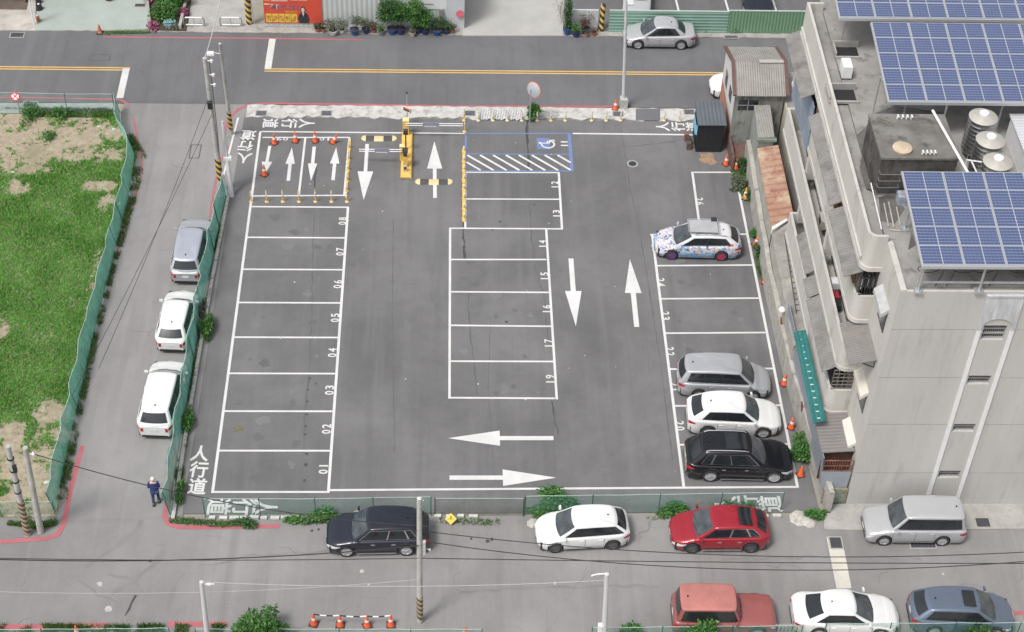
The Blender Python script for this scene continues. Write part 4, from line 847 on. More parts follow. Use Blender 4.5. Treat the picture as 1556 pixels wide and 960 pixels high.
def pv_mat():
    m,nt,b,co=new_mat('solar cell glass')
    sp=nt.nodes.new('ShaderNodeSeparateXYZ'); nt.links.new(co,sp.inputs[0])
    def grid(o,per,wd): f=_math(nt,'FRACT',_math(nt,'DIVIDE',o,per)); return _math(nt,'LESS_THAN',f,wd)
    c=_mix(nt,(.055,.075,.16),(.075,.098,.19),_noise(nt,co,2,2,.5))
    c=_mix(nt,c,(.21,.24,.33),_math(nt,'MULTIPLY',grid(sp.outputs[1],.156,.20),.9)); c=_mix(nt,c,(.15,.18,.28),_math(nt,'MULTIPLY',grid(sp.outputs[0],.156,.10),.7))
    nt.links.new(c,b.inputs['Base Color']); b.inputs['Roughness'].default_value=.22; b.inputs['Specular IOR Level'].default_value=.5; return m
PV=pv_mat(); FRAMEW=pm('white module frame',(.46,.47,.49),.4,.3,var=.04)
def module_mesh():
    g=MB(); g.box((.02,.02,0),(.80,.955,.035)); g.box((.835,.02,0),(1.615,.955,.035)); a=g
    return a
gm=module_mesh(); mm=gm.build('cell_face',PV); mesh_cell=mm.data; bpy.data.objects.remove(mm)
g=MB(); g.box((-.012,-.008,-.02),(1.655,.983,.028)); 
g.box((.80,.02,.028),(.835,.955,.040)); mm=g.build('module_frame',FRAMEW); mesh_frame=mm.data; bpy.data.objects.remove(mm)
def solar_array(label,x,y,z0,slope,cols,rows,posts,px_=1.70,py_=1.005):
    t=thing('solar_array',label,'solar panels',(x,y,z0),0,'solar arrays on the block roof'); 
    ca,sa=math.cos(slope),math.sin(slope)
    for c in range(cols):
        for r_ in range(rows):
            o=bpy.data.objects.new('solar_module',mesh_frame); COL.objects.link(o); o.parent=t; o.location=(c*px_,r_*py_*ca,r_*py_*sa); o.rotation_euler=(slope,0,0)
            k=bpy.data.objects.new('cell_face',mesh_cell); COL.objects.link(k); k.parent=o
    Wd=cols*px_; D=rows*py_
    g=MB()
    for yy in (-.04,D*ca+.0): 
        zz=yy*math.tan(slope); g.box((-.05,yy-.04,zz-.16),(Wd,yy+.03,zz-.01))
    for c in range(cols+1): 
        xx=max(0,c*px_-.035); g.add([(xx-.04,-.02,-.12),(xx+.04,-.02,-.12),(xx+.04,D*ca,D*sa-.12),(xx-.04,D*ca,D*sa-.12),(xx-.04,-.02,-.022),(xx+.04,-.02,-.022),(xx+.04,D*ca,D*sa-.022),(xx-.04,D*ca,D*sa-.022)],[(3,2,1,0),(4,5,6,7),(0,1,5,4),(1,2,6,5),(2,3,7,6),(3,0,4,7)])
    g.build('support_frame',FRAMEW,t)
    for (xx,yy) in posts:
        zt=yy*math.tan(slope)-.12; g=MB(); g.tube((xx,yy,BH-z0),(xx,yy,zt),.045,n=8); g.box((xx-.18,yy-.18,BH-z0),(xx+.18,yy+.18,BH-z0+.10)); g.build('post',STEEL,t)
    return t
s_=R(8)
solar_array('nearest blue solar array, over the front edge of the roof',29.5,-.75,14.85,s_,6,5,[(.12,.1),(2.6,.1),(5.2,.1),(.3,3.9),(4.9,3.9)])
solar_array('middle blue solar array behind the stair house',29.88,9.25,15.45,s_,6,5,[(.9,.3),(2.6,-.05),(-.1,1.6),(5.2,.3),(.9,4.5)])
solar_array('farthest blue solar array, cut by the top of the frame',28.75,15.6,15.5,s_,7,4,[(.55,.9),(4.2,.3)])
# lower guard rail and hanging cables below the near array
t=thing('roof_rail','galvanised rail under the near solar array edge','railing',(29.5,-.62,BH)); g=MB()
g.box((0,0,.42),(12,.05,.50)); 
for k in range(5): g.tube((k*2.6+.05,.02,0),(k*2.6+.05,.02,1.45),.035,n=6)
g.build('rail',STEEL,t); g=MB()
for x0 in (.45,1.9,2.7,4.2,5.6): 
    pts=[(x0+.45*math.sin(a),.3,.85-.22*math.cos(a)*1.0+.1) for a in np.linspace(-PI,PI,13)]; g.path(pts,.018,5)
for x0 in (1.0,1.45,3.2,5.0): g.path([(x0,.25,1.3),(x0+.05,.25,.7),(x0-.1,.3,0)],.018,5)
g.build('hanging_cable',CABLE,t)
t=thing('inverter_light','white tube light fixed below the near solar array','lamp',(30.5,-.45,14.55)); g=MB(); g.box((0,0,0),(1.6,.06,.06)); g.build('tube',TRIM,t)
# roof access openings
for i,(px,py,w_,d_,lab) in enumerate(((1286,80,1.1,.85,'dark roof light well beside the far white box'),(1279,146,1.25,.95,'dark sunken roof well nearest the stair house'))):
    c=at(px,py,BH); t=thing('roof_well',lab,'roof opening',(c.x,c.y,BH)); g=MB(); g.box((-w_/2,-d_/2,.0),(w_/2,d_/2,.02)); g.build('opening',pm('dark void',(.02,.02,.022),.9),t)
    g=MB(); g.box((-w_/2-.08,-d_/2-.1,0),(w_/2+.08,-d_/2,.12)); g.box((-w_/2-.08,d_/2,0),(w_/2+.08,d_/2+.08,.35)); g.box((-w_/2-.08,-d_/2,0),(-w_/2,d_/2,.3)); g.build('upstand',CONC,t)
c=at(1287,115,BH); t=thing('air_conditioner','white air conditioner box on the roof edge between dark wells','air conditioner',(c.x-.1,c.y,BH)); g=MB(); g.box((-.22,-.35,.1),(.22,.4,.75),bev=.03); g.build('casing',TRIM,t); g=MB(); g.box((-.2,-.3,0),(-.14,.35,.1)); g.box((.14,-.3,0),(.2,.35,.1)); g.build('foot',DARKMETAL,t)
c=at(1370,62,BH); 
# steel tanks
def tank(px,py,lab):
    c=at(px,py,15.75); t=thing('water_tank',lab,'water tank',(c.x,c.y,BH),0,'steel water tanks on the roof')
    g=MB(); prof=[(.60,.35)]
    for k in range(8): z=.38+k*.21; prof+=[(.60,z),(.625,z+.04),(.60,z+.08),(.595,z+.19)]
    prof+=[(.60,2.08)]; g.lathe((0,0,0),prof,32); g.build('ribbed_drum',pm('ribbed steel',(.42,.42,.42),.28,.9,var=.2,scale=3),t,True,50)
    g=MB(); g.lathe((0,0,2.08),[(.62,0),(.63,.04),(.45,.15),(.2,.22)],32); g.build('domed_lid',pm('dull steel lid',(.42,.40,.36),.55,.2,var=.12,scale=3,stain=((.38,.33,.26),4,.58,.5)),t,True,50)
    g=MB(); g.lathe((0,0,2.28),[(.21,0),(.21,.07),(.17,.10)],20); g.build('hatch_cap',TRIM,t,True)
    g=MB()
    for a in range(4): x,y=.42*math.cos(a*PI/2+.7),.42*math.sin(a*PI/2+.7); g.tube((x,y,0),(x,y,.36),.03,n=6)
    g.build('leg',STEEL,t)
tank(1497,168,'farthest of three ribbed steel water tanks'); tank(1508,203,'middle one of three ribbed steel water tanks'); tank(1519,236,'nearest of three ribbed steel water tanks')
t=thing('tank_pipework','white pipe frame beside the steel water tanks','pipes',(33.0,5.2,BH)); g=MB(); g.path([(-.2,.9,0),(-.2,.9,1.4),(1.1,.6,1.4)],.035,8); g.path([(.0,.9,1.35),(.25,-1.2,1.2),(.25,-1.2,0)],.035,8); g.path([(-.6,-1.2,2.05),(-1.35,3.3,2.2)],.06,8); g.build('pipe',TRIM,t,True)
c=at(1536,172,14.6); t=thing('roof_cabin','white ribbed sheet roof cabin right of the tanks','roof cabin',(c.x,6.2,BH)); g=MB(); g.box((0,0,0),(5,3.2,1.25)); g.build('wall',TRIM,t); g=MB(); g.box((-.08,-.08,1.25),(5.1,3.3,1.32)); g.build('roof_sheet',wave_mat('white ribbed roof sheet',(.60,.61,.63),(.56,.57,.60),.20,'Y',.5,.1,None,.5),t)
g=MB(); g.box((.5,-.02,.3),(1.3,-.005,1.0)); g.build('opening',DARKMETAL,t)
# ================================================================== SMALL HOUSE at the lot's far corner
hx,hy=26.45,25.35; hs=thing('brick_house','small house with corrugated roof, white and brick side wall','house',(hx,hy,0))
HW,HD,HE,HR=2.75,4.2,3.95,4.85; ry=1.55
CORR=wave_mat('house corrugated roof',(.34,.325,.30),(.25,.24,.22),.13,'X',.9,0,((.13,.12,.11),1.2,.58,.5),.9)
BRICK=pm('weathered brick',(.36,.16,.10),.95,var=.3,scale=5,stain=((.45,.36,.28),2,.56,.6)); MAR=pm('maroon fascia',(.13,.07,.062),.8,var=.25,scale=4)
g=MB(); g.quad((0,0,0),(HW,0,0),(HW,0,HE),(0,0,HE)); g.build('front_wall',pm('grey stained render',(.25,.255,.235),.92,var=.25,scale=1,stain=((.07,.07,.065),1.4,.5,.85),stretch=(1,1,.5)),hs)
g=MB(); g.quad((HW,HD,0),(0,HD,0),(0,HD,HE),(HW,HD,HE)); g.build('back_wall',BRICK,hs)
g=MB(); g.add([(0,HD,0),(0,0,0),(0,0,1.6),(0,HD,1.9)],[(0,1,2,3)],1); g.add([(0,HD,1.9),(0,0,1.6),(0,0,HE),(0,ry,HR),(0,HD,HE)],[(0,1,2,3,4)],0); g.build('side_wall',[pm('white lime wall',(.55,.55,.54),.9,var=.08,stain=((.35,.34,.32),2,.6,.5)),BRICK],hs)
g=MB(); g.add([(HW,0,0),(HW,HD,0),(HW,HD,HE),(HW,ry,HR),(HW,0,HE)],[(0,1,2,3,4)]); g.build('side_wall',pm('cream wall',(.50,.47,.40),.9,var=.1),hs)
g=MB(); e=.22
for a,b,c_,d in (((-.02,-e,HE-.1),(HW+.05,-e,HE-.1),(HW+.05,ry,HR+.02),(-.02,ry,HR+.02)),((-.02,ry,HR+.02),(HW+.05,ry,HR+.02),(HW+.05,HD+.2,HE-.08),(-.02,HD+.2,HE-.08))): g.add([a,b,c_,d]+[(x,y,z+.05) for x,y,z in (a,b,c_,d)],[(3,2,1,0),(4,5,6,7),(0,1,5,4),(1,2,6,5),(2,3,7,6),(3,0,4,7)])
rf=g.build('roof',CORR,hs)
g=MB()
for x in (-.16,HW+.02):
    for (y0,z0,y1,z1) in ((-e,HE-.1,ry,HR+.02),(ry,HR+.02,HD+.2,HE-.08)): g.add([(x,y0,z0+.02),(x+.2,y0,z0+.02),(x+.2,y1,z1+.02),(x,y1,z1+.02),(x,y0,z0+.10),(x+.2,y0,z0+.10),(x+.2,y1,z1+.10),(x,y1,z1+.10)],[(3,2,1,0),(4,5,6,7),(0,1,5,4),(1,2,6,5),(2,3,7,6),(3,0,4,7)])
g.build('fascia',MAR,rf)
g=MB(); g.box((1.4,ry-.12,HR+.06),(HW,ry+.15,HR+.12)); g.build('ridge_patch',pm('pale patch sheet',(.38,.36,.33),.9),rf)
g=MB(); g.box((.25,-.012,2.75),(1.35,.0,3.45)); wi=g.build('window',GLASSD,hs)
g=MB(); g.box((.22,-.03,3.08),(1.38,-.013,3.12)); g.box((.78,-.03,2.75),(.82,-.013,3.45)); g.build('window_bars',STEEL,wi)
g=MB(); g.box((-.02,.9,2.5),(-.006,1.7,3.3)); g.box((-.02,2.6,2.2),(-.006,3.3,3.2)); g.build('window',GLASSD,hs)
g=MB(); g.box((.1,-1.5,0),(1.1,0,.42)); g.box((0,-1.9,0),(.12,0,.9)); g.build('brick_lean_to',pm('broken red brick',(.14,.085,.07),.95,var=.5,scale=5,stain=((.40,.35,.30),4,.62,.7),bump=.6,bscale=9),hs)
t=thing('cream_annex','low cream annex between house and block','annex',(29.3,20.6,0)); g=MB(); g.box((0,0,0),(1.6,7.6,3.3)); g.build('wall',pm('cream annex wall',(.52,.49,.42),.9,var=.12),t)
g=MB(); g.box((.05,.05,3.3),(1.55,7.55,3.34)); g.build('roof_deck',ROOFTOP,t)
# black sheet shed inside the lot
sh=thing('sheet_shed','black corrugated shed with grey roof at lot corner','shed',(24.62,25.05,0)); SB=wave_mat('black sheet',(.016,.018,.022),(.026,.028,.032),.12,'X',.6,.1,None,.5)
g=MB(); g.box((0,0,0),(1.45,1.75,1.92)); g.build('wall',SB,sh)
g=MB(); g.add([(-.08,-.1,1.94),(1.55,-.1,1.94),(1.55,1.9,2.08),(-.08,1.9,2.08),(-.08,-.1,1.99),(1.55,-.1,1.99),(1.55,1.9,2.14),(-.08,1.9,2.14)],[(3,2,1,0),(4,5,6,7),(0,1,5,4),(1,2,6,5),(2,3,7,6),(3,0,4,7)]); g.build('roof_sheet',wave_mat('blue grey roof sheet',(.13,.15,.17),(.11,.125,.14),.22,'X',.6,.2),sh)
g=MB(); g.add([(-.06,0,1.2),(-.16,.1,1.2),(-.14,1.2,1.15),(-.06,1.3,1.2),(-.06,0,1.9),(-.12,.1,1.8),(-.12,1.2,1.85),(-.06,1.3,1.9)],[(0,1,5,4),(1,2,6,5),(2,3,7,6)]); g.build('blue_tarp',pm('light blue tarp',(.16,.42,.62),.5,var=.2,scale=5),sh)
for k,(x,y,c_) in enumerate(((-.35,.3,(.12,.08,.06)),(-.3,.7,(.05,.05,.05)),(-.4,1.1,(.22,.10,.08)))):
    t=thing('tool_box',('brown box leaning by the black shed','black crate standing by the black shed','reddish carton behind crates by the black shed')[k],'box',(24.6+x,25.05+y,0)); g=MB(); g.box((-.12,-.15,0),(.12,.15,.5),bev=.02); g.build('carton',pm('box %d'%k,c_,.8,var=.3),t)
# ================================================================== VEGETATION
LEAF1=leaf_mat('mid green leaves',(.035,.11,.022),(.075,.19,.04),(.13,.25,.07)); LEAF2=leaf_mat('dark green leaves',(.022,.065,.02),(.045,.12,.032),(.09,.16,.05)); LEAF3=leaf_mat('dusty grey green leaves',(.07,.095,.06),(.13,.155,.10),(.2,.2,.14)); LEAFR=leaf_mat('reddish leaves',(.10,.04,.04),(.16,.08,.07),(.06,.09,.04)); LEAFP=leaf_mat('pink flowers',(.30,.06,.14),(.42,.15,.26),(.05,.12,.03)); LEAFB=leaf_mat('pale blue flowers',(.25,.45,.48),(.4,.6,.62),(.06,.15,.05))
GRASS=leaf_mat('grass blades',(.07,.215,.028),(.14,.36,.055),(.27,.34,.12)); BARK=pm('brown bark',(.09,.06,.04),.9,var=.3,scale=8)
rng=np.random.default_rng(5)
def leaf_mesh(name,C,Rd,n,size,mat,parent=None,droop=.3,aspect=.5,flat=1.0):
    """C: clump centres (k,3), Rd: radii (k,); n leaves spread near the clump surfaces, each a folded diamond"""
    C=np.array(C,float).reshape(-1,3); Rd=np.array(Rd,float).reshape(-1); pr=Rd**2/ (Rd**2).sum(); k=rng.choice(len(C),n,p=pr)
    d=rng.normal(size=(n,3)); d/=np.linalg.norm(d,axis=1)[:,None]; rr=Rd[k]*(.3+1.0*rng.random(n)**.8); P=C[k]+d*rr[:,None]*np.array([1,1,flat]); P[:,2]=np.maximum(P[:,2],.03)
    ax=d+rng.normal(scale=.7,size=(n,3)); ax[:,2]-=droop; ax/=np.linalg.norm(ax,axis=1)[:,None]
    up=rng.normal(size=(n,3))*.5+np.array([0,0,1.0]); sd=np.cross(ax,up); sd/=np.linalg.norm(sd,axis=1)[:,None]+1e-9
    s_=size*(.6+.8*rng.random(n))[:,None]; nn=np.cross(sd,ax)
    V=np.stack([P,P+ax*s_*.5+sd*s_*aspect*.5+nn*s_*.08,P+ax*s_,P+ax*s_*.5-sd*s_*aspect*.5+nn*s_*.08],1).reshape(-1,3)
    F=(np.arange(n)[:,None]*4+np.array([0,1,2,3])); me=bpy.data.meshes.new(name); me.vertices.add(len(V)); me.vertices.foreach_set('co',V.ravel()); me.loops.add(4*n); me.loops.foreach_set('vertex_index',F.ravel().astype(np.int32)); me.polygons.add(n); me.polygons.foreach_set('loop_start',np.arange(0,4*n,4,dtype=np.int32)); me.update(calc_edges=True)
    me.materials.append(mat); o=bpy.data.objects.new(name,me); COL.objects.link(o)
    if parent: o.parent=parent
    return o
def shrub(name,label,cat,c,r,h,n,size,mat,group=None,stems=4,lobes=7,loc=None,aspect=.5):
    p=loc or (*a2(*c),0.0); t=thing(name,label,cat,(p[0],p[1],p[2] if len(p)>2 else 0),0,group)
    Cs=[];Rs=[]
    for i in range(lobes):
        a=2*PI*i/lobes+random.uniform(-.4,.4); q=r*random.uniform(.25,1.05); Cs.append((q*math.cos(a),q*math.sin(a),h*random.uniform(.2,.85))); Rs.append(r*random.uniform(.18,.46))
    Cs.append((0,0,h*.7)); Rs.append(r*.5)
    leaf_mesh('foliage',Cs,Rs,n,size,mat,t,aspect=aspect)
    g=MB()
    for i in range(stems): c_=Cs[i]; g.tube((0,0,0),c_,.018+.006*r,.006,n=5)
    g.build('stem',BARK,t); return t
# ---- vacant lot on the left: soil sheet, grass, strips of weeds
m,nt,b,co=new_mat('lot soil')
n1=_noise(nt,co,.35,6,.7); n2=_noise(nt,co,3,5,.75); n3=_noise(nt,co,18,3,.7)
c=_mix(nt,(.36,.31,.23),(.24,.19,.13),_ramp(nt,n2,.4,.65)); c=_mix(nt,c,(.48,.44,.37),_ramp(nt,n3,.58,.75,0,.6)); c=_mix(nt,c,(.10,.085,.06),_ramp(nt,n3,.42,.3,0,.4)); c=_mix(nt,c,(.17,.16,.09),_ramp(nt,n1,.50,.66,0,.5))
nt.links.new(c,b.inputs['Base Color']); b.inputs['Roughness'].default_value=.95; MATS['lot soil']=m
lot=[a2(208,235),a2(185,200),a2(178,174),(-60,27.5),(-60,-1.1),a2(85,786),a2(120,600),a2(160,430)]
def inpoly(x,y,poly):
    r_=False; j=len(poly)-1
    for i in range(len(poly)):
        xi,yi=poly[i]; xj,yj=poly[j]
        if (yi>y)!=(yj>y) and x<(xj-xi)*(y-yi)/(yj-yi)+xi: r_=not r_
        j=i
    return r_
g=MB(); g.sheet(lot,.02); structure(g.build('vacant_lot_soil',m))
g=MB(); g.prism([a2(-60,157),a2(172,157),a2(176,173),a2(-60,171)],-.03,.03); structure(g.build('lot_gutter_strip',pm('green tinted gutter concrete',(.30,.34,.32),.9,var=.12,scale=2)))
def vnoise(x,y,s,seed=0):
    def h(i,j): 
        v=np.sin(i*127.1+j*311.7+seed*74.7)*43758.5453; return v-np.floor(v)
    X=x*s;Y=y*s; i=np.floor(X);j=np.floor(Y);f=X-i;g_=Y-j; f=f*f*(3-2*f); g_=g_*g_*(3-2*g_)
    return (h(i,j)*(1-f)+h(i+1,j)*f)*(1-g_)+(h(i,j+1)*(1-f)+h(i+1,j+1)*f)*g_
bare=[((40,205),3.6,2.3),((95,228),2.6,1.2),((10,240),2.4,1.1),((15,700),2.0,1.8),((60,785),2.2,.9),((115,205),2.1,1.5),((70,215),2.6,1.2),((185,200),.75,1.5),((165,235),.9,.8),((30,180),3.2,1.0),((130,180),2.0,.7),((45,258),1.0,.5),((30,285),.6,.7),((150,283),1.0,.5),((160,310),.5,.6),((146,400),.35,.9),((140,438),.3,.4),((2,500),.4,.6),((15,660),.9,.8),((75,630),.7,1.3),((50,740),1.7,1.2),((20,765),1.2,.8),((95,650),.5,1.3),((60,700),1.3,.8),((55,770),1.8,.5)]
bare=[(a2(*p),rx_,ry_) for p,rx_,ry_ in bare]
def grass_patch(name,label,poly,n,dens,h=(.07,.17),mat=GRASS,z=.02):
    xs=[p[0] for p in poly]; ys=[p[1] for p in poly]; x0=max(min(xs),-19); x1=max(xs)
    X=rng.uniform(x0,x1,n); Y=rng.uniform(min(ys),max(ys),n); D=dens(X,Y); keep=(rng.random(n)<D)&np.array([inpoly(a,b,poly) for a,b in zip(X,Y)]); X,Y=X[keep],Y[keep]; k=len(X)
    a=rng.uniform(0,2*PI,k); hh=rng.uniform(h[0],h[1],k)*(.6+.8*vnoise(X,Y,.9,9)); wd=rng.uniform(.012,.028,k); ln=rng.uniform(.03,.13,k)
    dx,dy=np.cos(a),np.sin(a); base=np.stack([X,Y,np.full(k,z)],1); sd=np.stack([-dy*wd,dx*wd,np.zeros(k)],1); tip=base+np.stack([dx*ln,dy*ln,hh],1)
    V=np.stack([base-sd,base+sd,tip],1).reshape(-1,3); F=np.arange(3*k,dtype=np.int32)
    me=bpy.data.meshes.new(name); me.vertices.add(3*k); me.vertices.foreach_set('co',V.ravel()); me.loops.add(3*k); me.loops.foreach_set('vertex_index',F); me.polygons.add(k); me.polygons.foreach_set('loop_start',np.arange(0,3*k,3,dtype=np.int32)); me.update(calc_edges=True); me.materials.append(mat)
    o=bpy.data.objects.new(name,me); COL.objects.link(o); tag(o,label,'grass',kind='stuff'); return o
def dens(X,Y):
    d=np.clip(.80+1.5*(vnoise(X,Y,.55,1)*.5+vnoise(X,Y,1.6,2)*.3+vnoise(X,Y,5,3)*.2-.30),.0,1)
    for (cx,cy),rx_,ry_ in bare:
        q=((X-cx)/rx_)**2+((Y-cy)/ry_)**2+(vnoise(X,Y,1.7,5)-.5)*1.7+(vnoise(X,Y,6,6)-.5)*1.3; d*=np.clip((q-.45)/.9,.02,1)
    return d
grass_patch('grass','patchy green grass over bare soil in the vacant lot',lot,330000,dens)
def poly_strip(pts,wd):
    P=[Vector(a2(*p)) for p in pts]; L=[];Q=[]
    for i,p in enumerate(P):
        d=(P[min(i+1,len(P)-1)]-P[max(i-1,0)]).normalized(); n_=Vector((-d.y,d.x)); L.append(tuple(p+n_*wd/2)); Q.append(tuple(p-n_*wd/2))
    return L+Q[::-1]
WEED=leaf_mat('weed leaves',(.04,.10,.02),(.08,.17,.04),(.20,.20,.08))
def weeds(label,pts,wd,n,h=(.08,.25),thr=.35,s=2.0): return grass_patch('weeds',label,poly_strip(pts,wd),n,lambda X,Y: np.clip((vnoise(X,Y,s,11)-thr)*3,0,1),h,WEED)
weeds('weeds growing along the road side of the green lot fence',[(195,205),(215,240),(200,300),(170,400),(140,520),(112,650),(92,760)],.55,30000,thr=.2)
weeds('weeds along the vacant lot north edge',[(-20,170),(60,172),(172,173)],.8,10000,h=(.05,.2),thr=.42,s=.9)
weeds('weeds along foot of the fence beside side street cars',[(340,300),(318,420),(300,520),(283,640),(266,760)],.45,16000,thr=.42,s=1.0)
weeds('weeds along the foot of the transparent green front fence',[(258,790),(330,797),(420,794),(510,791)],.35,6000,h=(.04,.16),thr=.45,s=1.2); weeds('thin weeds under the right half of front fence',[(640,790),(760,795),(860,790),(1000,785),(1240,785)],.35,5000,h=(.04,.15),thr=.5,s=1.2)
weeds('weeds between bay 26 and the boundary wall',[(1118,258),(1140,310),(1150,370),(1165,430)],.7,9000,thr=.35,s=1.0)
weeds('grass strip at far road edge beside the traffic cone',[(160,50),(228,48)],.35,4000,h=(.02,.05),thr=.1,s=1)
weeds('weeds on the near verge below back street',[(-20,956),(120,958),(345,956)],.5,9000,thr=.35)
weeds('weeds around the twin poles at lower left',[(15,790),(62,797),(86,790)],.6,5000,h=(.04,.16),thr=.45)
for i,(x,y,r,h,n,mt,lab) in enumerate([(317,505,.55,.8,1500,LEAF1,'leafy shrub spilling over fence beside middle white hatchback'),(306,478,.4,.6,900,LEAF3,'grey green weed clump on top of the fence by second car'),(287,640,.42,.6,900,LEAF1,'low green shrub on fence beside the white people carrier'),(274,755,.35,.55,700,LEAF1,'shrub at the fence corner right of the walking man'),
    (493,785,.42,.55,1100,LEAF1,'bright shrub at the nose of blue black car'),(448,793,.30,.3,500,LEAF1,'low weed clump on the kerb left of blue black car'),(375,797,.3,.28,500,LEAF2,'low weed clump below painted characters on kerb'),(845,762,.7,.5,1600,LEAF1,'green creeper through the front fence above white hatchback'),(826,780,.35,.35,600,LEAF1,'weed clump at the nose of the white hatchback'),(1025,779,.55,.55,1500,LEAF1,'bright green shrub at the nose of the red hatchback'),(1110,775,.6,.4,800,LEAF1,'green creeper behind red hatchback roof on the front fence'),(1240,783,.35,.35,700,LEAF1,'weed clump at the foot of boundary wall end'),
    (1216,694,.72,.75,2600,LEAF1,'large leafy shrub growing at nose of the black car'),(1157,388,.42,.7,1200,LEAF2,'dense dark shrub between cones and boundary wall'),(1133,262,.5,.8,1300,LEAF2,'dark shrub beside two cones above bay 26'),(1122,285,.45,.5,800,LEAF3,'ragged shrub leaning over corner of bay 26'),(1140,303,.35,.5,700,LEAF2,'small dark shrub beside yellow topped cone'),(1148,358,.3,.4,500,LEAF1,'weed clump right of patterned car'),(811,180,.45,1.0,1300,LEAF1,'bushy shrub at the foot of the convex mirror'),
    (1070,45,.35,.3,400,LEAF1,'weed at the foot of pale green sheet fence'),(1115,45,.5,.3,500,LEAF1,'spreading weed at the joint of the two green sheet fences'),(75,210,.45,.3,300,LEAF1,'lone weed tuft on pale bare soil'),(46,178,.6,.45,900,LEAF1,'green bush beside red no parking sign in vacant lot'),(95,175,.5,.3,500,LEAF1,'small bush by the lot gutter strip')]):
    o_=shrub('shrub',lab,'shrub',(x,y),r,h,n,.13,mt,stems=3)
    if i<4: o_.scale=(.6,1.7,.85)
    elif i<12: o_.scale=(1.5,.75,.8)
for x,y,r,h,n,z,lab in ((392,985,1.3,1.7,5200,0,'leafy green bush rising at bottom edge left of the cones'),(430,990,.6,1.0,1500,0,'smaller bush at the bottom edge beside larger one'),(1063,985,.85,1.35,3200,0,'round green bush covering the side of red wagon'),(1485,985,.85,1.0,1800,0,'dark bush at bottom edge below slate blue car'),(960,975,.6,.7,900,0,'thin bush behind green fence right of the light pole')):
    shrub('bush',lab,'bush',(x,y),r,h,n,.15,LEAF1 if y!=985 or x<1400 else LEAF2,stems=5,lobes=9)
# ================================================================== FENCES
def net_fence(name,label,P,h,mat,post=DARKMETAL,every=2.2,lean=(0,0),sag=.0,rail=True,wob=.05,pr=.022,top=None):
    """P in world (x,y) polyline; net panel with wobble, top wire and posts"""
    P=[Vector(p) for p in P]; o0=P[0]; t=thing(name,label,'fence',(o0.x,o0.y,0)); mb=MB(); S=[];acc=0; posts=[]
    for a,b in zip(P,P[1:]):
        L=(b-a).length; n=max(1,int(L/.35))
        for i in range(n): S.append(a.lerp(b,i/n)-o0)
        k=max(1,round(L/every)); posts+=[a.lerp(b,i/k)-o0 for i in range(k)]
    S.append(P[-1]-o0); posts.append(P[-1]-o0)
    rr=random.Random(len(P)*7+int(h*100)); tops=[]
    for i,p in enumerate(S):
        w_=wob*math.sin(i*.9)+rr.uniform(-wob,wob)*.6; hh=h+rr.uniform(-sag,sag); tops.append((p.x+lean[0]+w_,p.y+lean[1]+w_*.6,hh))
    for i in range(len(S)-1):
        a,b=S[i],S[i+1]; ta,tb=tops[i],tops[i+1]; ma=((a.x+ta[0])/2+rr.uniform(-wob,wob),(a.y+ta[1])/2,h*.5); 
        if i==0: m0=ma
        m1=((b.x+tb[0])/2+rr.uniform(-wob,wob),(b.y+tb[1])/2,h*.5)
        mb.quad((a.x,a.y,.03),(b.x,b.y,.03),m1,m0); mb.quad(m0,m1,tb,ta); m0=m1
    mb.build('net',mat,t,True,80)
    if rail:
        g=MB(); g.path([(x,y,z+.01) for x,y,z in tops[::2]]+[tops[-1]],.014,4); g.build('top_wire',top or pm('pale fence wire',(.40,.50,.46),.6),t)
    for p in posts: g=MB(); g.tube((p.x,p.y,0),(p.x+lean[0]*1.02,p.y+lean[1]*1.02,h+.05),pr,n=6); g.build('post',post,t)
    return t
GP=pm('green fence post',(.03,.14,.11),.5,.2)
net_fence('net_fence','green net fence with slack top along the vacant lot beside side street',[a2(182,170),a2(184,198),a2(205,238),a2(196,300),a2(168,412),a2(140,520),a2(118,620),a2(100,700),a2(84,778)],1.3,NET,GP,2.3,(-.22,.0),.05,wob=.06)
net_fence('net_fence','low green net fence along the vacant lot edge behind twin poles',[(-14,-1.35),a2(84,782)],.85,NET_T,GP,2.2,(0,.05))
net_fence('net_fence','thin wire net fence beside the far main road gutter at upper left',[(-30,27.75),a2(30,170),a2(103,172),a2(175,172)],1.35,net_mat('nearly clear net',(.25,.35,.33),.86),GP,2.6,wob=.01)
net_fence('net_fence','tall green net fence between side street cars and the parking lot',[a2(344,300),a2(333,345),a2(318,420),a2(308,470),a2(295,545),a2(283,620),a2(270,700),a2(258,782)],1.55,NET,GP,2.3,(-.14,.0),.07,wob=.08)
g=MB(); g.prism(poly_strip([(347,300),(322,430),(302,545),(283,660),(263,790)],.16),0,.16); structure(g.build('fence_footing',pm('broken white footing',(.45,.45,.42),.9,var=.3,scale=3,stain=((.14,.13,.11),3,.5,.9))))
net_fence('net_fence','see through green net fence along the left part of lot front',[a2(312,786),a2(480,786),a2(655,783)],1.28,NET_T,GP,2.9,wob=.015)
net_fence('mesh_gate','grey wire mesh gate panel hung with yellow diamond sign',[a2(661,784),a2(795,784)],1.22,NET_GREY,DARKMETAL,3.9,wob=.01)
net_fence('net_fence','see through green net fence behind white and red hatchbacks',[a2(797,782),a2(1000,779),a2(1186,776)],1.28,NET_T,GP,2.9,wob=.015)
g=MB()
for x0,x1 in ((318,520),(1060,1190),(660,730),(860,900)):
    a_=a2(x0,788 if x0<600 else 786); b_=a2(x1,788 if x0<600 else 785); n=int((b_[0]-a_[0])/.45)
    for i in range(n): xa=a_[0]+(b_[0]-a_[0])*i/n; ya=a_[1]+(b_[1]-a_[1])*i/n; g.box((xa,ya-.08,0),(xa+.36+random.uniform(-.1,.06),ya+.08,.10+random.uniform(0,.05)))
structure(g.build('broken_kerb',pm('broken white kerb',(.5,.5,.47),.9,var=.25,scale=4)))
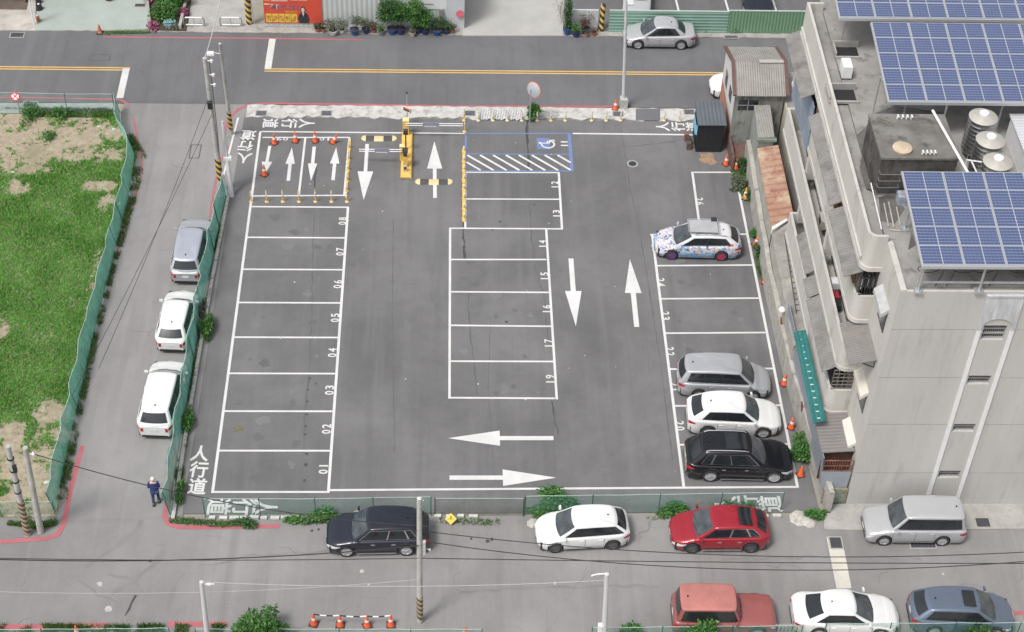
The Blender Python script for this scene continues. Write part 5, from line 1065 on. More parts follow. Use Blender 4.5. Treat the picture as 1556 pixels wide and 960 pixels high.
for i,(px,py,r) in enumerate(((545,783,.35),(1215,787,.5),(1230,795,.3),(810,795,.3),(240,828,.01))):
    g=MB(); c_=a2(px,py); g.lathe((c_[0],c_[1],0),[(r,0),(r*.8,.06),(r*.3,.1)],7); structure(g.build('rubble',pm('pale rubble',(.42,.40,.36),.95,var=.3,scale=5)))
near=[(-14,-8.05),a2(165,968)]
net_fence('net_fence','green net fence at bottom left edge of the frame',[(-14,-8.25),a2(260,975)],.95,NET_T,GP,2.4,wob=.02)
net_fence('net_fence','green net fence at bottom edge behind the chained cones',[a2(300,978),a2(732,978)],1.02,NET_T,GP,3.1,wob=.02)
net_fence('net_fence','green net fence with plants right of the bottom light pole',[a2(898,975),a2(1215,972)],1.0,NET_T,GP,3.1,wob=.02)
net_fence('net_fence','green net fence across the lower right corner',[a2(1250,970),a2(1640,968)],1.05,NET_T,GP,3.1,wob=.02)
t=thing('slat_fence','short fence of pale vertical slats in front of red wagon','fence',tuple(a2(1105,965))+(0,)); g=MB(); Wf=a2(1255,965)[0]-a2(1105,965)[0]
for k in range(26): g.box((k*Wf/26,0,0),(k*Wf/26+.08,.03,.75))
g.box((0,.03,.6),(Wf,.06,.66)); g.box((0,.03,.1),(Wf,.06,.16)); g.build('slats',pm('weathered slats',(.38,.37,.34),.8,var=.25,scale=5),t)
# diamond sign on the gate
t=thing('diamond_sign','yellow diamond warning sign hanging on grey mesh gate','sign',tuple(at(685,792))+()); M_=Matrix.Rotation(R(50),4,'X')@Matrix.Rotation(PI/4,4,'Z')
g=MB(); g.box((-.19,-.19,0),(.19,.19,.012),0,Matrix.Translation((0,-.12,.32))@M_); g.build('plate',pm('yellow sign plate',(.68,.55,.09),.5,var=.12,scale=5,stain=((.4,.33,.1),6,.56,.5)),t)
g=MB(); g.box((-.13,-.012,.013),(.13,.004,.015),0,Matrix.Translation((0,-.12,.32))@Matrix.Rotation(R(50),4,'X')); g.box((-.02,.02,.013),(.03,.12,.015),0,Matrix.Translation((0,-.12,.32))@Matrix.Rotation(R(50),4,'X')); g.build('symbol',TRIMB,t)
g=MB(); g.tube((0,-.1,0),(0,.0,.32),.015,n=6); g.build('bracket',DARKMETAL,t)
# far side sheet fence
FG1=wave_mat('pale green ribbed sheet',(.22,.36,.30),(.26,.42,.35),.22,'Z',.6,.1,((.36,.40,.34),1.4,.60,.4),.8); FG2=wave_mat('mid green ribbed sheet',(.16,.30,.18),(.19,.33,.21),.20,'X',.6,.1,((.30,.35,.26),1.4,.6,.4),.8)
a_=a2(924,48); b_=a2(1103,46); c_=a2(1216,41)
t=thing('sheet_fence','pale green fence of horizontal ribbed sheets behind silver saloon','fence',(a_[0],36.75,0)); g=MB(); g.box((0,0,0),(b_[0]-a_[0],.05,1.55)); g.build('sheet',FG1,t); g=MB(); g.box((0,-.02,1.55),(b_[0]-a_[0],.07,1.62)); g.build('cap',pm('pale cap',(.4,.48,.44),.6),t)
t=thing('sheet_fence','mid green fence of vertical ribbed sheets meeting the block','fence',(b_[0],36.78,0)); g=MB(); g.box((0,0,0),(12,.05,1.62)); g.build('sheet',FG2,t); g=MB(); g.box((0,-.02,1.62),(12,.07,1.68)); g.build('cap',pm('pale cap',(.4,.48,.44),.6),t)
# ================================================================== POLES AND CABLES
HAZ=stripe_mat('black yellow bands',(.03,.03,.03),(.62,.42,.10),.42,.9); HAZ2=stripe_mat('worn brown bands',(.10,.07,.05),(.40,.33,.22),.30,.8)
def pole(label,base,top,h,r0,r1,mat=POLE,band=None,bm=HAZ,cat='utility pole',name='utility_pole'):
    b_=at(*base); tp=at(top[0],top[1],h); t=thing(name,label,cat,(b_.x,b_.y,0)); d=tp-b_; d=Vector((d.x,d.y,h))
    g=MB(); 
    for i in range(6): g.tube(d*(i/6),d*((i+1)/6),r0+(r1-r0)*i/6,r0+(r1-r0)*(i+1)/6,14,cap=(i in (0,5)))
    g.build('shaft',mat,t,True,50)
    if band: g=MB(); g.tube(d*(band[0]/h),d*(band[1]/h),r0+.006,r0+.004,16); g.build('hazard_band',bm,t,True,50)
    return t,d
t,d=pole('tall concrete utility pole with insulators at the lot left corner',(337,290),(311,88),9.2,.16,.11,band=(.9,2.4)); P1=Vector(t.location)+d
for k,hh in enumerate((9.05,8.15,7.5)):
    g=MB(); p=d*(hh/9.2); g.tube(p,p+Vector((.32,-.05,0)),.03,n=6); g.lathe((p.x+.34,p.y-.05,p.z-.1),[(.03,0),(.08,.05),(.05,.1),(.09,.15),(.04,.2)],10); g.build('insulator',pm('white porcelain',(.62,.62,.6),.3),t,True)
g=MB(); p=d*.68; g.box((p.x-.12,p.y-.3,p.z-.2),(p.x+.12,p.y-.14,p.z+.25),bev=.03); g.build('junction_box',TRIMB,t)
g=MB(); g.path([d*.99+Vector((.2,0,0)),d*.7+Vector((.2,-.05,0)),d*.45+Vector((.18,-.08,0)),d*.25+Vector((.1,-.05,0))],.02,5); g.build('down_cable',CABLE,t)
t,d=pole('slim concrete pole with a lamp head behind the tallest utility pole',(352,203),(334,66),7.4,.12,.08,band=(.5,1.9)); P2=Vector(t.location)+d
g=MB(); p=d*(6.6/7.4); g.tube(p,p+Vector((-.35,-.05,.1)),.025,n=6); g.box((p.x-.75,p.y-.20,p.z+.0),(p.x-.35,p.y+.05,p.z+.18),bev=.05); g.build('lamp_head',TRIM,t)
t,d=pole('white tapered sign pole leaning at the lot entrance corner',(352,298),(338,184),4.4,.15,.07,POLE_L,cat='pole',name='steel_pole'); g=MB(); p=d*.52; g.box((p.x-.2,p.y-.12,p.z-.1),(p.x+.25,p.y+.1,p.z+.1),bev=.03); g.build('clamp',TRIM,t)
g=MB(); g.tube((-.25,.1,.0),(-.35,.0,1.6),.08,.05,10); g.build('short_post',POLE_L,t,True)
t,d=pole('tall grey street light column at the kerb, cut by frame top',(947,163),(952,-10),8.0,.11,.07,POLE_L,cat='street light',name='street_light')
g=MB(); g.box((-.22,-.22,0),(.22,.22,.75),bev=.08); g.build('plinth',POLE,t)
P3=Vector(t.location)+d; g=MB(); g.tube(d,d+Vector((.1,-1.2,.5)),.05,n=8); g.box((d.x-.1,d.y-1.8,d.z+.42),(d.x+.25,d.y-1.1,d.z+.55),bev=.04); g.build('lamp_arm',POLE_L,t)
t,d=pole('weathered concrete pole with worn stripes standing before the blue black car',(638,944),(637,757),8.0,.135,.10,POLE,(.25,1.75),HAZ2); P4=Vector(t.location)+d
g=MB(); p=d*.97; g.tube(p,p+Vector((.18,.1,.02)),.03,n=6); g.lathe((p.x,p.y,p.z+.1),[(.1,0),(.09,.12),(.03,.18)],10); g.build('pole_cap',TRIM,t,True)
g=MB(); p=d*.60; g.tube(p,p+Vector((.45,0,.05)),.02,n=6); g.lathe((p.x+.42,p.y,p.z-.05),[(.04,0),(.06,.06),(.03,.12)],8); g.box((p.x+.13,p.y-.1,p.z-.2),(p.x+.25,p.y+.05,p.z+.6)); g.build('bracket',pm('bracket grey',(.5,.5,.48),.5),t)
t,d=pole('left one of twin poles at the lower left, with cable boxes',(42,812),(12,678),5.7,.15,.11,POLE,(.1,2.3),HAZ2); P5=Vector(t.location)+d; g=MB()
for k in (.5,.62,.74,.87): p=d*k; g.tube(p-d*.006,p+d*.006,.155,n=12)
p=d*.78; g.box((p.x+.05,p.y-.2,p.z-.2),(p.x+.2,p.y-.05,p.z+.2)); g.build('cable_clamp',TRIMB,t)
t,d=pole('right one of twin poles at the lower left, plain grey',(62,808),(38,680),5.6,.15,.11,POLE); P6=Vector(t.location)+d; g=MB(); p=d*.93; g.lathe((p.x+.3,p.y,p.z-.1),[(.06,0),(.08,.1),(.03,.2)],10); g.tube(p,p+Vector((.3,0,0)),.02,n=5); g.build('insulator',TRIM,t)
t,d=pole('white street light pole at bottom edge near the leafy bush',(318,990),(306,884),4.8,.13,.085,POLE_L,cat='street light',name='street_light'); P7=Vector(t.location)+d; g=MB(); p=d*.97; g.tube(p,p+Vector((.5,0,.0)),.022,n=6); g.box((p.x+.2,p.y-.04,p.z-.06),(p.x+.36,p.y+.04,p.z+.02)); g.build('cable_bracket',TRIM,t)
t,d=pole('white street light pole at bottom centre with curved hook',(917,990),(922,872),5.2,.13,.09,POLE_L,cat='street light',name='street_light'); P8=Vector(t.location)+d; g=MB(); g.path([d+Vector((-.6*math.sin(a),0,.12*math.cos(a*1.2)-.1)) for a in np.linspace(0,1.6,7)],.03,6); g.build('hook',TRIM,t); g=MB(); p=d*.3; g.box((p.x-.28,p.y-.1,p.z-.1),(p.x-.1,p.y+.1,p.z+.35),bev=.03); g.build('control_box',TRIM,t)
t,d=pole('black and yellow striped pole beside red banner, at frame top',(379,36),(370,-60),4.5,.19,.17,HAZ,cat='utility pole')
g=MB(); g.tube((.35,-.1,0),(.05,.1,3.2),.03,n=6); g.build('stay',STEEL,t)
t,d=pole('short black and yellow striped post by the pale green fence',(913,46),(917,6),1.7,.16,.15,HAZ,cat='bollard',name='striped_post')
def cable(label,a,b,sag=.5,r=.018,mat=CABLE,n=18):
    a,b=Vector(a),Vector(b); t=MB(); pts=[]
    for i in range(n+1): k=i/n; p=a.lerp(b,k)-a; p.z-=sag*4*k*(1-k); pts.append(p)
    t.path(pts,r,5); o=t.build('overhead_cable',mat); o.location=a; tag(o,label,'cable'); return o
cable('pale cable running from the tallest pole up to the frame top',P1,at(345,-60,10),.4,.03,CABLE_L)
cable('left of two thin wires slanting across the side street',P1+Vector((-.1,0,-2.6)),at(150,560,6.0),.3,.013); cable('right of two thin wires slanting across the side street',P1+Vector((.1,0,-3.4)),at(110,600,5.0),.3,.013)
cable('black cable from right twin pole across street to front fence',P6+Vector((.3,0,-.4)),at(660,800,3.2),.9,.022)
cable('upper black cable crossing whole back street to the concrete pole',at(-60,848,6.5),at(636,829,5.2),.5,.025); cable('lower pale black cable crossing whole back street to the concrete pole',at(-60,847,6.2),at(636,848,5.0),.15,.018)
cable('black cable from concrete pole across to the right edge, upper one',at(640,848,5.0),at(1640,856,6.0),.1,.02); cable('black cable above the hatchbacks to the right edge',at(652,808,5.4),at(1640,834,6.5),1.0,.02); cable('slack black cable from pole over the white hatchback bonnet',at(655,824,5.2),at(1640,846,6.5),1.3,.02)
cable('pale thin wire between the bottom street light poles',P7,P8+Vector((0,0,-.4)),.35,.012,CABLE_L)
cable('grey wire stretched along the bottom of back street',at(-60,897,5.5),P4+Vector((0,0,-5.2)),.5,.010,CABLE_L)
# ================================================================== LOT FURNITURE
def cone(label,px,py,h=.68,group='orange traffic cones',tilt=(0,0),mat=ORANGE,rz=None,z=.012):
    c=at(px,py); t=thing('traffic_cone',label,'traffic cone',(c.x,c.y,z),random.uniform(0,1.5) if rz is None else rz,group); t.rotation_euler[0]=tilt[0]; t.rotation_euler[1]=tilt[1]
    g=MB(); g.box((-.19,-.19,0),(.19,.19,.045),bev=.015); g.build('base',pm('cone base rubber',(.10,.03,.02),.8,var=.4,scale=9) if mat is ORANGE else BLACK,t)
    rf=lambda z:.15-(.15-.035)*z/h
    g=MB(); g.lathe((0,0,.04),[(rf(0)+.01,0),(rf(0),.02),(rf(h*.44),h*.44)],16); g.build("cone_body",mat,t,True,50); g=MB(); g.lathe((0,0,.04),[(rf(h*.62),h*.62),(.032,h-.03),(.02,h)],16,0); g.build("cone_tip",mat,t,True,50)
    g=MB(); g.lathe((0,0,.04),[(rf(h*.44),h*.44),(rf(h*.62),h*.62)],16); g.build('reflective_band',REFL if h>.6 else mat,t,True,50); return t
G_='orange traffic cones'
for px,py,l,kw in ((417,218,'orange cone left of the upside down bay number 09',{}),(449,215,'orange cone just right of the painted number 09',{}),(479,215,'orange cone left of painted bay number 10',{}),(506,217,'crooked orange cone at the right end of bay 10 line',dict(tilt=(.35,.1))),(402,266,'orange cone with black base standing on a painted arrow head',{}),
    (1103,250,'left one of two cones below the black shed',{}),(1118,256,'right one of two cones below the black shed',{}),(1132,302,'faded yellow orange cone leaning beside bay 26 line',dict(tilt=(0,.15),mat=pm('faded orange plastic',(.68,.33,.08),.6,var=.2))),(1147,374,'leaning orange cone right of the patterned car tail',dict(tilt=(0,.2))),(1162,430,'orange cone beside bay 24 at the boundary wall',{}),
    (1191,584,'orange cone by the wall at the silver carrier nose',{}),(1202,650,'orange cone by the wall at the white crossover nose',{}),(935,166,'orange cone at the foot of the street light column',{}),(1216,722,'orange cone buried in the shrub by the black car',dict(h=.6)),
    (477,948,'leftmost of four chained cones at the bottom',{}),(517,950,'second of four chained cones from the left',{}),(558,951,'third of four chained cones from the left',{}),(594,950,'rightmost of four chained cones at the bottom',{}),(707,968,'orange and white cone at end of bottom green fence',{}),(118,966,'orange cone behind red line at bottom left',{}),(152,50,'rust orange cone on black base at far road edge',dict(mat=pm('rust orange plastic',(.45,.16,.07),.7,var=.3),h=.58))): cone(l,px,py,**kw)
t=thing('plastic_chain','black and white plastic chain linking the four bottom cones','chain',tuple(at(477,948))[:2]+(0,)); c0=at(477,948); g=MB(); g2=MB()
P=[at(x,y)-c0+Vector((0,0,.70)) for x,y in ((477,948),(517,950),(558,951),(594,950))]; n=0
for a,b in zip(P,P[1:]):
    for i in range(8):
        p=a.lerp(b,i/8); q_=a.lerp(b,(i+1)/8); p.z-=.25*(i/8)*(1-i/8); q_.z-=.25*((i+1)/8)*(1-(i+1)/8); (g if (i//2)%2 else g2).tube(p,q_,.028,n=6)
g.build('white_links',REFL,t); g2.build('black_links',BLACK,t)
def delin(label,px,py,h=.72,z=.012,group='yellow flexible posts',mat=YEL,lean=0.0):
    c=at(px,py); t=thing('flexible_post',label,'bollard',(c.x,c.y,z),0,group); t.rotation_euler=(0,lean,random.uniform(0,3) if lean else 0)
    g=MB(); g.lathe((0,0,0),[(.12,0),(.12,.02),(.07,.06),(.045,.10)],12); g.build('base',mat,t,True)
    g=MB(); g.lathe((0,0,.10),[(.038,0),(.036,h-.12),(.02,h-.10)],10); g.build('post',mat,t,True)
    g=MB(); g.lathe((0,0,h*.55),[(.042,0),(.041,.10)],10); g.build("reflector_band",REFL,t,True); g=MB(); g.lathe((0,0,h*.78),[(.041,0),(.040,.08)],10); g.build("reflector_band",REFL,t,True)
N=('first','second','third','fourth','fifth','sixth','seventh','eighth','ninth','tenth','eleventh','twelfth','thirteenth')
for i,x in enumerate((382,405.5,430,454.5,479.5,504,527.5)): delin('%s yellow post from the left in the row above bay 08'%N[i],x,306.5,.78)
for i,y in enumerate((226,243,259,275,290)): delin('%s yellow post down the right side of bay 10'%N[i],530.5-i*.9,y,.55,mat=pm('worn yellow rubber',(.60,.42,.16),.75,var=.25,scale=6,stain=((.4,.36,.28),7,.55,.6)))
for i,y in enumerate((230,245,259,273,288,302,317,332)): delin('%s yellow post from the top beside bays 12 and 13'%N[i],705,y,.34,group='yellow lane divider posts')
for i,x in enumerate((727,749,771,793,816,837,859,899,921,943,1009,1032)): delin('%s yellow post from the left along the white kerb'%N[i],x,184,.66,mat=pm('pale sun bleached yellow',(.56,.47,.28),.6),z=.045 if x not in (816,) else .05,group='yellow posts along the white kerb')
g=MB(); t=thing('lane_divider','yellow rubber strip under the short posts beside bay 12','lane divider',tuple(a2(705,226))+(.014,)); b_=Vector(a2(705,338))-Vector(a2(705,226)); n_=14
for k in range(n_): p=b_*k/n_; q_=b_*(k+.93)/n_; g.box((min(p.x,q_.x)-.09,q_.y,0),(max(p.x,q_.x)+.09,p.y,.07),bev=.03)
g.build('strip',pm('divider yellow',(.62,.42,.12),.7,var=.3,scale=4),t)
t=thing('lane_divider','yellow rubber strip under the posts right of bay 10','lane divider',tuple(a2(532,212))+(.014,)); b_=Vector(a2(526,302))-Vector(a2(532,212)); g=MB()
for k in range(10): p=b_*k/10; q_=b_*(k+.9)/10; g.box((min(p.x,q_.x)-.06,q_.y,0),(max(p.x,q_.x)+.06,p.y,.06),bev=.02)
g.build('strip',pm('divider yellow',(.62,.42,.12)),t)
delin('tall yellow post holding the tip of the entry barrier arm',706,200,1.0,group='yellow lane divider posts'); delin('yellow post on kerb above the entry lane corner',705,184,.85,z=.045,group='yellow posts along the white kerb')
# plastic sheets hung between the kerb posts
t=thing('plastic_sheet','crumpled white plastic sheet tied between yellow kerb posts','plastic sheet',tuple(a2(727,183))+(.05,)); g=MB(); L=a2(793,183)[0]-a2(727,183)[0]
nx=26; rows=[[(L*i/nx,.05*math.sin(i*2.1+j)+.04*j,.04+.14*j+.03*math.sin(i*1.3)) for i in range(nx+1)] for j in range(5)]
V=[p for r_ in rows for p in r_]; g.add(V,[(j*(nx+1)+i,j*(nx+1)+i+1,(j+1)*(nx+1)+i+1,(j+1)*(nx+1)+i) for j in range(4) for i in range(nx)]); g.build('sheet',pm('white plastic film',(.60,.60,.60),.3,var=.08,scale=6),t)
# speed bumps
BUMPK=pm('black rubber bump',(.07,.07,.072),.8,var=.25,scale=7)
BUMPY=pm('worn yellow bump',(.66,.53,.28),.7,var=.15,scale=6,stain=((.35,.30,.22),9,.56,.5))
def bump(label,px0,px1,py):
    a,b=a2(px0,py),a2(px1,py); L=b[0]-a[0]; t=thing('speed_bump',label,'speed bump',(a[0],a[1],.014)); w_=.25
    seg_=[(0,.13,1),(.13,.36,0),(.36,.63,1),(.63,.87,0),(.87,1,1)]
    for i,(u,v,m_) in enumerate(seg_):
        g=MB()
        if i in (0,4):
            s=-1 if i==0 else 1; xe=L*(v if i==0 else u); r=L*.13; pts=[(0,w_),(0,-w_)]; arc=[(s*r*math.sin(a_),-w_*math.cos(a_)) for a_ in np.linspace(0,PI,9)]
            g.prism([(xe+x,y) for x,y in arc],0,.035)
            g.add([(xe+x*.8,y*.6,.055) for x,y in arc]+[(xe+x,y,.035) for x,y in arc],[tuple(range(9))]+[(k+9,k+10,k+1,k) for k in range(8)])
        else: x0,x1=L*u,L*v-.01; g.add([(x0,-w_,0),(x1,-w_,0),(x1,-w_*.4,.05),(x1,w_*.4,.05),(x1,w_,0),(x0,w_,0),(x0,w_*.4,.05),(x0,-w_*.4,.05)],[(0,1,2,7),(7,2,3,6),(6,3,4,5),(1,4,3,2),(0,7,6,5)])
        g.build('yellow_section' if m_ else 'black_section',BUMPY if m_ else BUMPK,t)
bump('yellow and black speed bump in the exit lane, left of the island',549,603,210.5); bump('yellow and black speed bump across the painted entry arrow',631,688,276.5)
# yellow island with barriers
c=a2(617,272); isl=thing('barrier_island','long yellow kerbed island between entry and exit lanes','traffic island',(c[0],c[1],0)); il=a2(617,203)[1]-c[1]
g=MB(); g.box((-.30,0,0),(.30,il,.20),bev=.05); g.build('kerb',YEL2,isl); g=MB(); g.box((-.22,.07,.2),(.22,il-.08,.212)); g.build('top_surface',pm('scuffed island yellow',(.70,.45,.12),.7,var=.2,scale=3,stain=((.45,.22,.12),2.2,.55,.7)),isl)
g=MB(); g.box((-.36,-.04,0),(.36,il+.02,.06)); g.build('mossy_skirt',pm('mossy skirt',(.20,.14,.08),.9,var=.5,scale=6,stain=((.07,.12,.03),2,.52,.9)),isl)
t=thing('ticket_machine','slim ticket machine with dark hood on the yellow island','ticket machine',(c[0]-.05,c[1]+.95,.2)); g=MB(); g.box((-.12,-.18,0),(.12,.12,1.05),bev=.04); g.build('cabinet',YEL2,t); g=MB(); g.box((-.15,-.22,1.05),(.15,.16,1.12)); g.box((-.10,-.2,.78),(.10,-.181,1.0)); g.build('hood',DARKMETAL,t)
g=MB(); g.tube((0,1.4,0),(0,1.4,1.15),.04,n=10); g.box((-.13,1.3,1.1),(.13,1.5,1.42),bev=.04); g.build('camera_head',DARKMETAL,t)
t=thing('display_box','white display box behind the ticket machine','display box',(c[0]-.05,c[1]+.45,.2)); g=MB(); g.box((-.1,-.05,.0),(.1,.05,.42),bev=.03); g.build('casing',pm('dull box beige',(.45,.40,.30),.6),t); g=MB(); g.box((-.07,-.06,.15),(.07,-.051,.32)); g.build('screen',GLASSD,t)
def barrier(label,bx,by,dirx,L,board0,board1,y0):
    t=thing('barrier_gate',label,'barrier gate',(bx,by,.2)); q_=.17 if dirx>0 else .12; g=MB(); g.box((-q_,-q_,0),(q_,q_,.95),bev=.04); g.build('cabinet',YEL2,t); g=MB(); g.box((-q_-.01,-q_-.01,.95),(q_+.01,q_+.01,1.0)); g.build('cap',pm('pale yellow cap',(.70,.60,.30),.5),t)
    g=MB(); 
    for zz in (.72,.86): g.tube((0,-.2,zz),(dirx*L,-.2,zz),.026,n=8)
    g.build('arm',TRIM,t,True)
    x0,x1=sorted((dirx*board0,dirx*board1)); g=MB(); g.box((x0,-.25,.62),(x1,-.225,.96)); o=g.build('board',pm('board grey blue',(.25,.26,.33),.5,var=.1),t)
    g=MB(); 
    for i in range(9): xx=x0+.1+(x1-x0-.2)*i/9; g.box((xx,-.256,.66),(xx+.05,-.2505,.72))
    g.build('board_lettering',TRIM,o)
ix=a2(617,205); barrier('entry barrier with white double arm reaching right over painted arrow lane',ix[0],ix[1]-.1,1,a2(703,205)[0]-ix[0],.95,1.85,0); jx=a2(611,250); barrier('exit barrier with white arm reaching left toward bay 10',jx[0]+.0,jx[1]+.2,-1,2.35,.7,1.5,0)
t=thing('lane_sign','red and white sign box on thin pole above the island','sign',tuple(a2(619,192))+(0,)); g=MB(); g.tube((0,0,0),(0,0,2.3),.03,n=8); g.build('pole',STEEL,t); M_=Matrix.Translation((0,-.06,1.25))@Matrix.Rotation(R(-35),4,'Z')
g=MB(); g.box((-.26,-.05,-.16),(.26,.05,.16),0,M_,bev=.02); g.build('box',pm('sign box cream',(.62,.50,.40),.6,var=.1),t); g=MB(); g.box((-.20,-.058,-.08),(.20,-.051,.04),0,M_); g.box((-.24,-.055,.07),(.24,-.0505,.14),1,M_); g.build('panel',[TRIMB,pm('sign red',(.5,.06,.05),.5)],t)
g=MB(); g.lathe((.0,0,2.3),[(.03,0),(.06,.05),(.02,.15)],8); g.build('camera',TRIMB,t)
# convex mirror
t=thing('convex_mirror','round convex traffic mirror with orange rim on slim kerb pole','traffic mirror',tuple(a2(805,186))+(0,)); g=MB(); g.tube((0,0,0),(-.03,.0,2.35),.035,n=10); g.build('pole',STEEL,t,True)
Mm=Matrix.Translation((.12,.0,2.30))@Vector((.62,.72,-.22)).to_track_quat('Z','Y').to_matrix().to_4x4(); g=MB(); g.lathe((0,0,0),[(.02,-.09),(.25,-.06),(.42,0),(.43,.02)],28,0,Mm); g.build('back_shell',pm('grey mirror back',(.40,.44,.48),.4,.2),t,True,40)
g=MB(); n=28; prof=[(.42,.0),(.47,.03),(.44,.06),(.40,.035)]; g.lathe((0,0,0),prof,28,0,Mm); g.build('orange_rim',pm('mirror rim orange',(.72,.20,.10),.5),t,True,60); g=MB(); g.lathe((0,0,.03),[(.40,0),(.3,.05),(.15,.07),(.02,.08)],28,0,Mm); g.build('mirror_glass',pm('mirror glass',(.8,.8,.8),.04,1.0,var=0),t,True)
for i,(px,py) in enumerate(((966,253-50),(991,203),(779,193),(806,194),(751,188))):
    pass
# no parking sign
t=thing('round_sign','round red and white no parking sign on net fence corner','sign',tuple(a2(30,170))+(0,)); g=MB(); g.tube((0,0,0),(0,0,1.55),.025,n=8); g.build('post',STEEL,t); Mm=Matrix.Translation((-.05,-.05,1.15))@Matrix.Rotation(R(60),4,'X')
g=MB(); g.lathe((0,0,0),[(.27,0),(.27,.015)],24,0,Mm); g.lathe((0,0,.015),[(.20,0),(.20,.004)],24,1,Mm); 
for a in (45,-45): g.box((-.21,-.025,.02),(.21,.025,.024),0,Mm@Matrix.Rotation(R(a),4,'Z'))
g.build('disc',[pm('sign scarlet',(.62,.02,.05),.45),REFL],t)
# ================================================================== PERSON
SKIN=pm('skin',(.50,.33,.24),.6,var=.04); 
def skin_fig(name,verts,edges,rad,mat,parent,sub=2,root=0):
    me=bpy.data.meshes.new(name); me.from_pydata(verts,edges,[]); o=bpy.data.objects.new(name,me); COL.objects.link(o); o.parent=parent
    md=o.modifiers.new('skin','SKIN'); md.use_smooth_shade=True
    for v,r_ in zip(me.skin_vertices[0].data,rad): v.radius=(r_ if isinstance(r_,tuple) else (r_,r_))
    me.skin_vertices[0].data[root].use_root=True
    sb=o.modifiers.new('sub','SUBSURF'); sb.levels=sb.render_levels=sub
    dg=bpy.context.evaluated_depsgraph_get(); dg.update(); m2=bpy.data.meshes.new_from_object(o.evaluated_get(dg)); o.modifiers.clear(); o.data=m2; m2.materials.clear(); m2.materials.append(mat)
    m2.polygons.foreach_set('use_smooth',[True]*len(m2.polygons)); return o
pp=a2(238,764); per=thing('person','person with white hair, dark blue shirt and jeans walking up the side street','person',(pp[0],pp[1],-.004),R(8))
# +y is the walking direction
V=[(0,0,.92),(0,.01,1.10),(0,.02,1.28),(0,.0,1.42),(0,.01,1.49),(0,.02,1.56),(0,.035,1.63),  # 0-6 spine to head
   (.10,0,.86),(.11,.08,.48),(.12,.02,.09),(.13,.17,.04),   # right leg 7-10
   (-.10,0,.86),(-.11,-.03,.47),(-.12,-.14,.10),(-.13,.01,.04), # left leg 11-14
   (.18,0,1.40),(.24,-.02,1.12),(.20,.18,1.00),(.17,.23,.985),     # right arm 15-18
   (-.18,0,1.40),(-.24,-.02,1.12),(-.19,.19,1.02),(-.16,.24,1.01)]
E_=[(0,1),(1,2),(2,3),(3,4),(4,5),(5,6),(0,7),(7,8),(8,9),(9,10),(0,11),(11,12),(12,13),(13,14),(3,15),(15,16),(16,17),(17,18),(3,19),(19,20),(20,21),(21,22)]
Rr_=[(.15,.10),(.14,.095),(.16,.10),(.12,.08),.05,.085,.085,.085,.055,.04,.035,.085,.055,.04,.035,.055,.042,.03,.025,.055,.042,.03,.025]
body=skin_fig('body',V,E_,Rr_,SKIN,per)
shirt=skin_fig('shirt',[V[0],V[1],V[2],V[3],V[15],V[16],(.22,.06,1.07),V[19],V[20],(-.22,.07,1.08),(0,0,.86)],[(0,1),(1,2),(2,3),(3,4),(4,5),(5,6),(3,7),(7,8),(8,9),(0,10)],[(.185,.14),(.18,.13),(.195,.13),(.14,.11),.085,.065,.055,.085,.065,.055,(.18,.14)],pm('dark blue shirt',(.018,.035,.17),.8,var=.2,scale=6),body)
tr=skin_fig('trousers',[(0,0,.94),V[7],V[8],(.12,.03,.13),V[11],V[12],(-.12,-.13,.14)],[(0,1),(1,2),(2,3),(0,4),(4,5),(5,6)],[(.17,.12),.105,.075,.06,.105,.075,.06],pm('dark jeans',(.035,.05,.085),.9,var=.25,scale=8),body)
for s,(x,y) in (('shoe',(.125,.03)),('shoe',(-.125,-.13))):
    g=MB(); g.prism([(x-.05,y-.09),(x+.05,y-.09),(x+.058,y+.08),(x+.03,y+.19),(x-.03,y+.19),(x-.058,y+.08)],.004,.09); g.build(s,pm('dark shoes',(.03,.022,.02),.6),body)
g=MB(); g.lathe((0,0,0),[(.085,-.07),(.100,-.02),(.102,.03),(.085,.08),(.045,.108),(.01,.115)],16,0,Matrix.Translation((0,.012,1.635))@Matrix.Rotation(R(14),4,'X')); g.build('white_hair',pm('white hair',(.62,.58,.52),.85,var=.1,scale=20),body,True,80)
g=MB(); g.add([(.0,.115,1.60),(-.014,.098,1.615),(.014,.098,1.615),(0,.098,1.645),(0,.098,1.59)],[(0,1,3),(0,3,2),(0,2,4),(0,4,1)]); g.box((-.035,.086,1.555),(.035,.094,1.562)); g.build('nose_mouth',SKIN,body)
g=MB()
for sx in (-.035,.035): g.lathe((sx,.09,1.64),[(.004,-.008),(.012,0),(.004,.008)],8)
g.build('eyes',TRIMB,body); g=MB()
for sx in (-.092,.092): g.lathe((sx,.01,1.61),[(.008,-.03),(.02,0),(.008,.035)],8)
g.build('ears',SKIN,body)
for hx_,w0 in ((1,V[18]),(-1,V[22])):   # hands: palm plus five curled fingers
    hv=[Vector(w0),Vector(w0)+Vector((0,.055,.0))]; he=[(0,1)]; hr=[.024,(.034,.018)]
    for f in range(4):
        k=len(hv); bx=(f-1.5)*.019; Lf=(.036,.042,.039,.030)[f]; p=Vector(w0)+Vector((bx,.075,0)); hv+=[p,p+Vector((0,Lf*.8,-.01)),p+Vector((0,Lf,-.04))]; he+=[(1,k),(k,k+1),(k+1,k+2)]; hr+=[.0095,.0085,.007]
    k=len(hv); p=Vector(w0)+Vector((-hx_*.03,.03,.0)); hv+=[p,p+Vector((-hx_*.02,.035,-.01))]; he+=[(0,k),(k,k+1)]; hr+=[.011,.009]
    skin_fig('hand',[tuple(v) for v in hv],he,hr,SKIN,body,1,0)
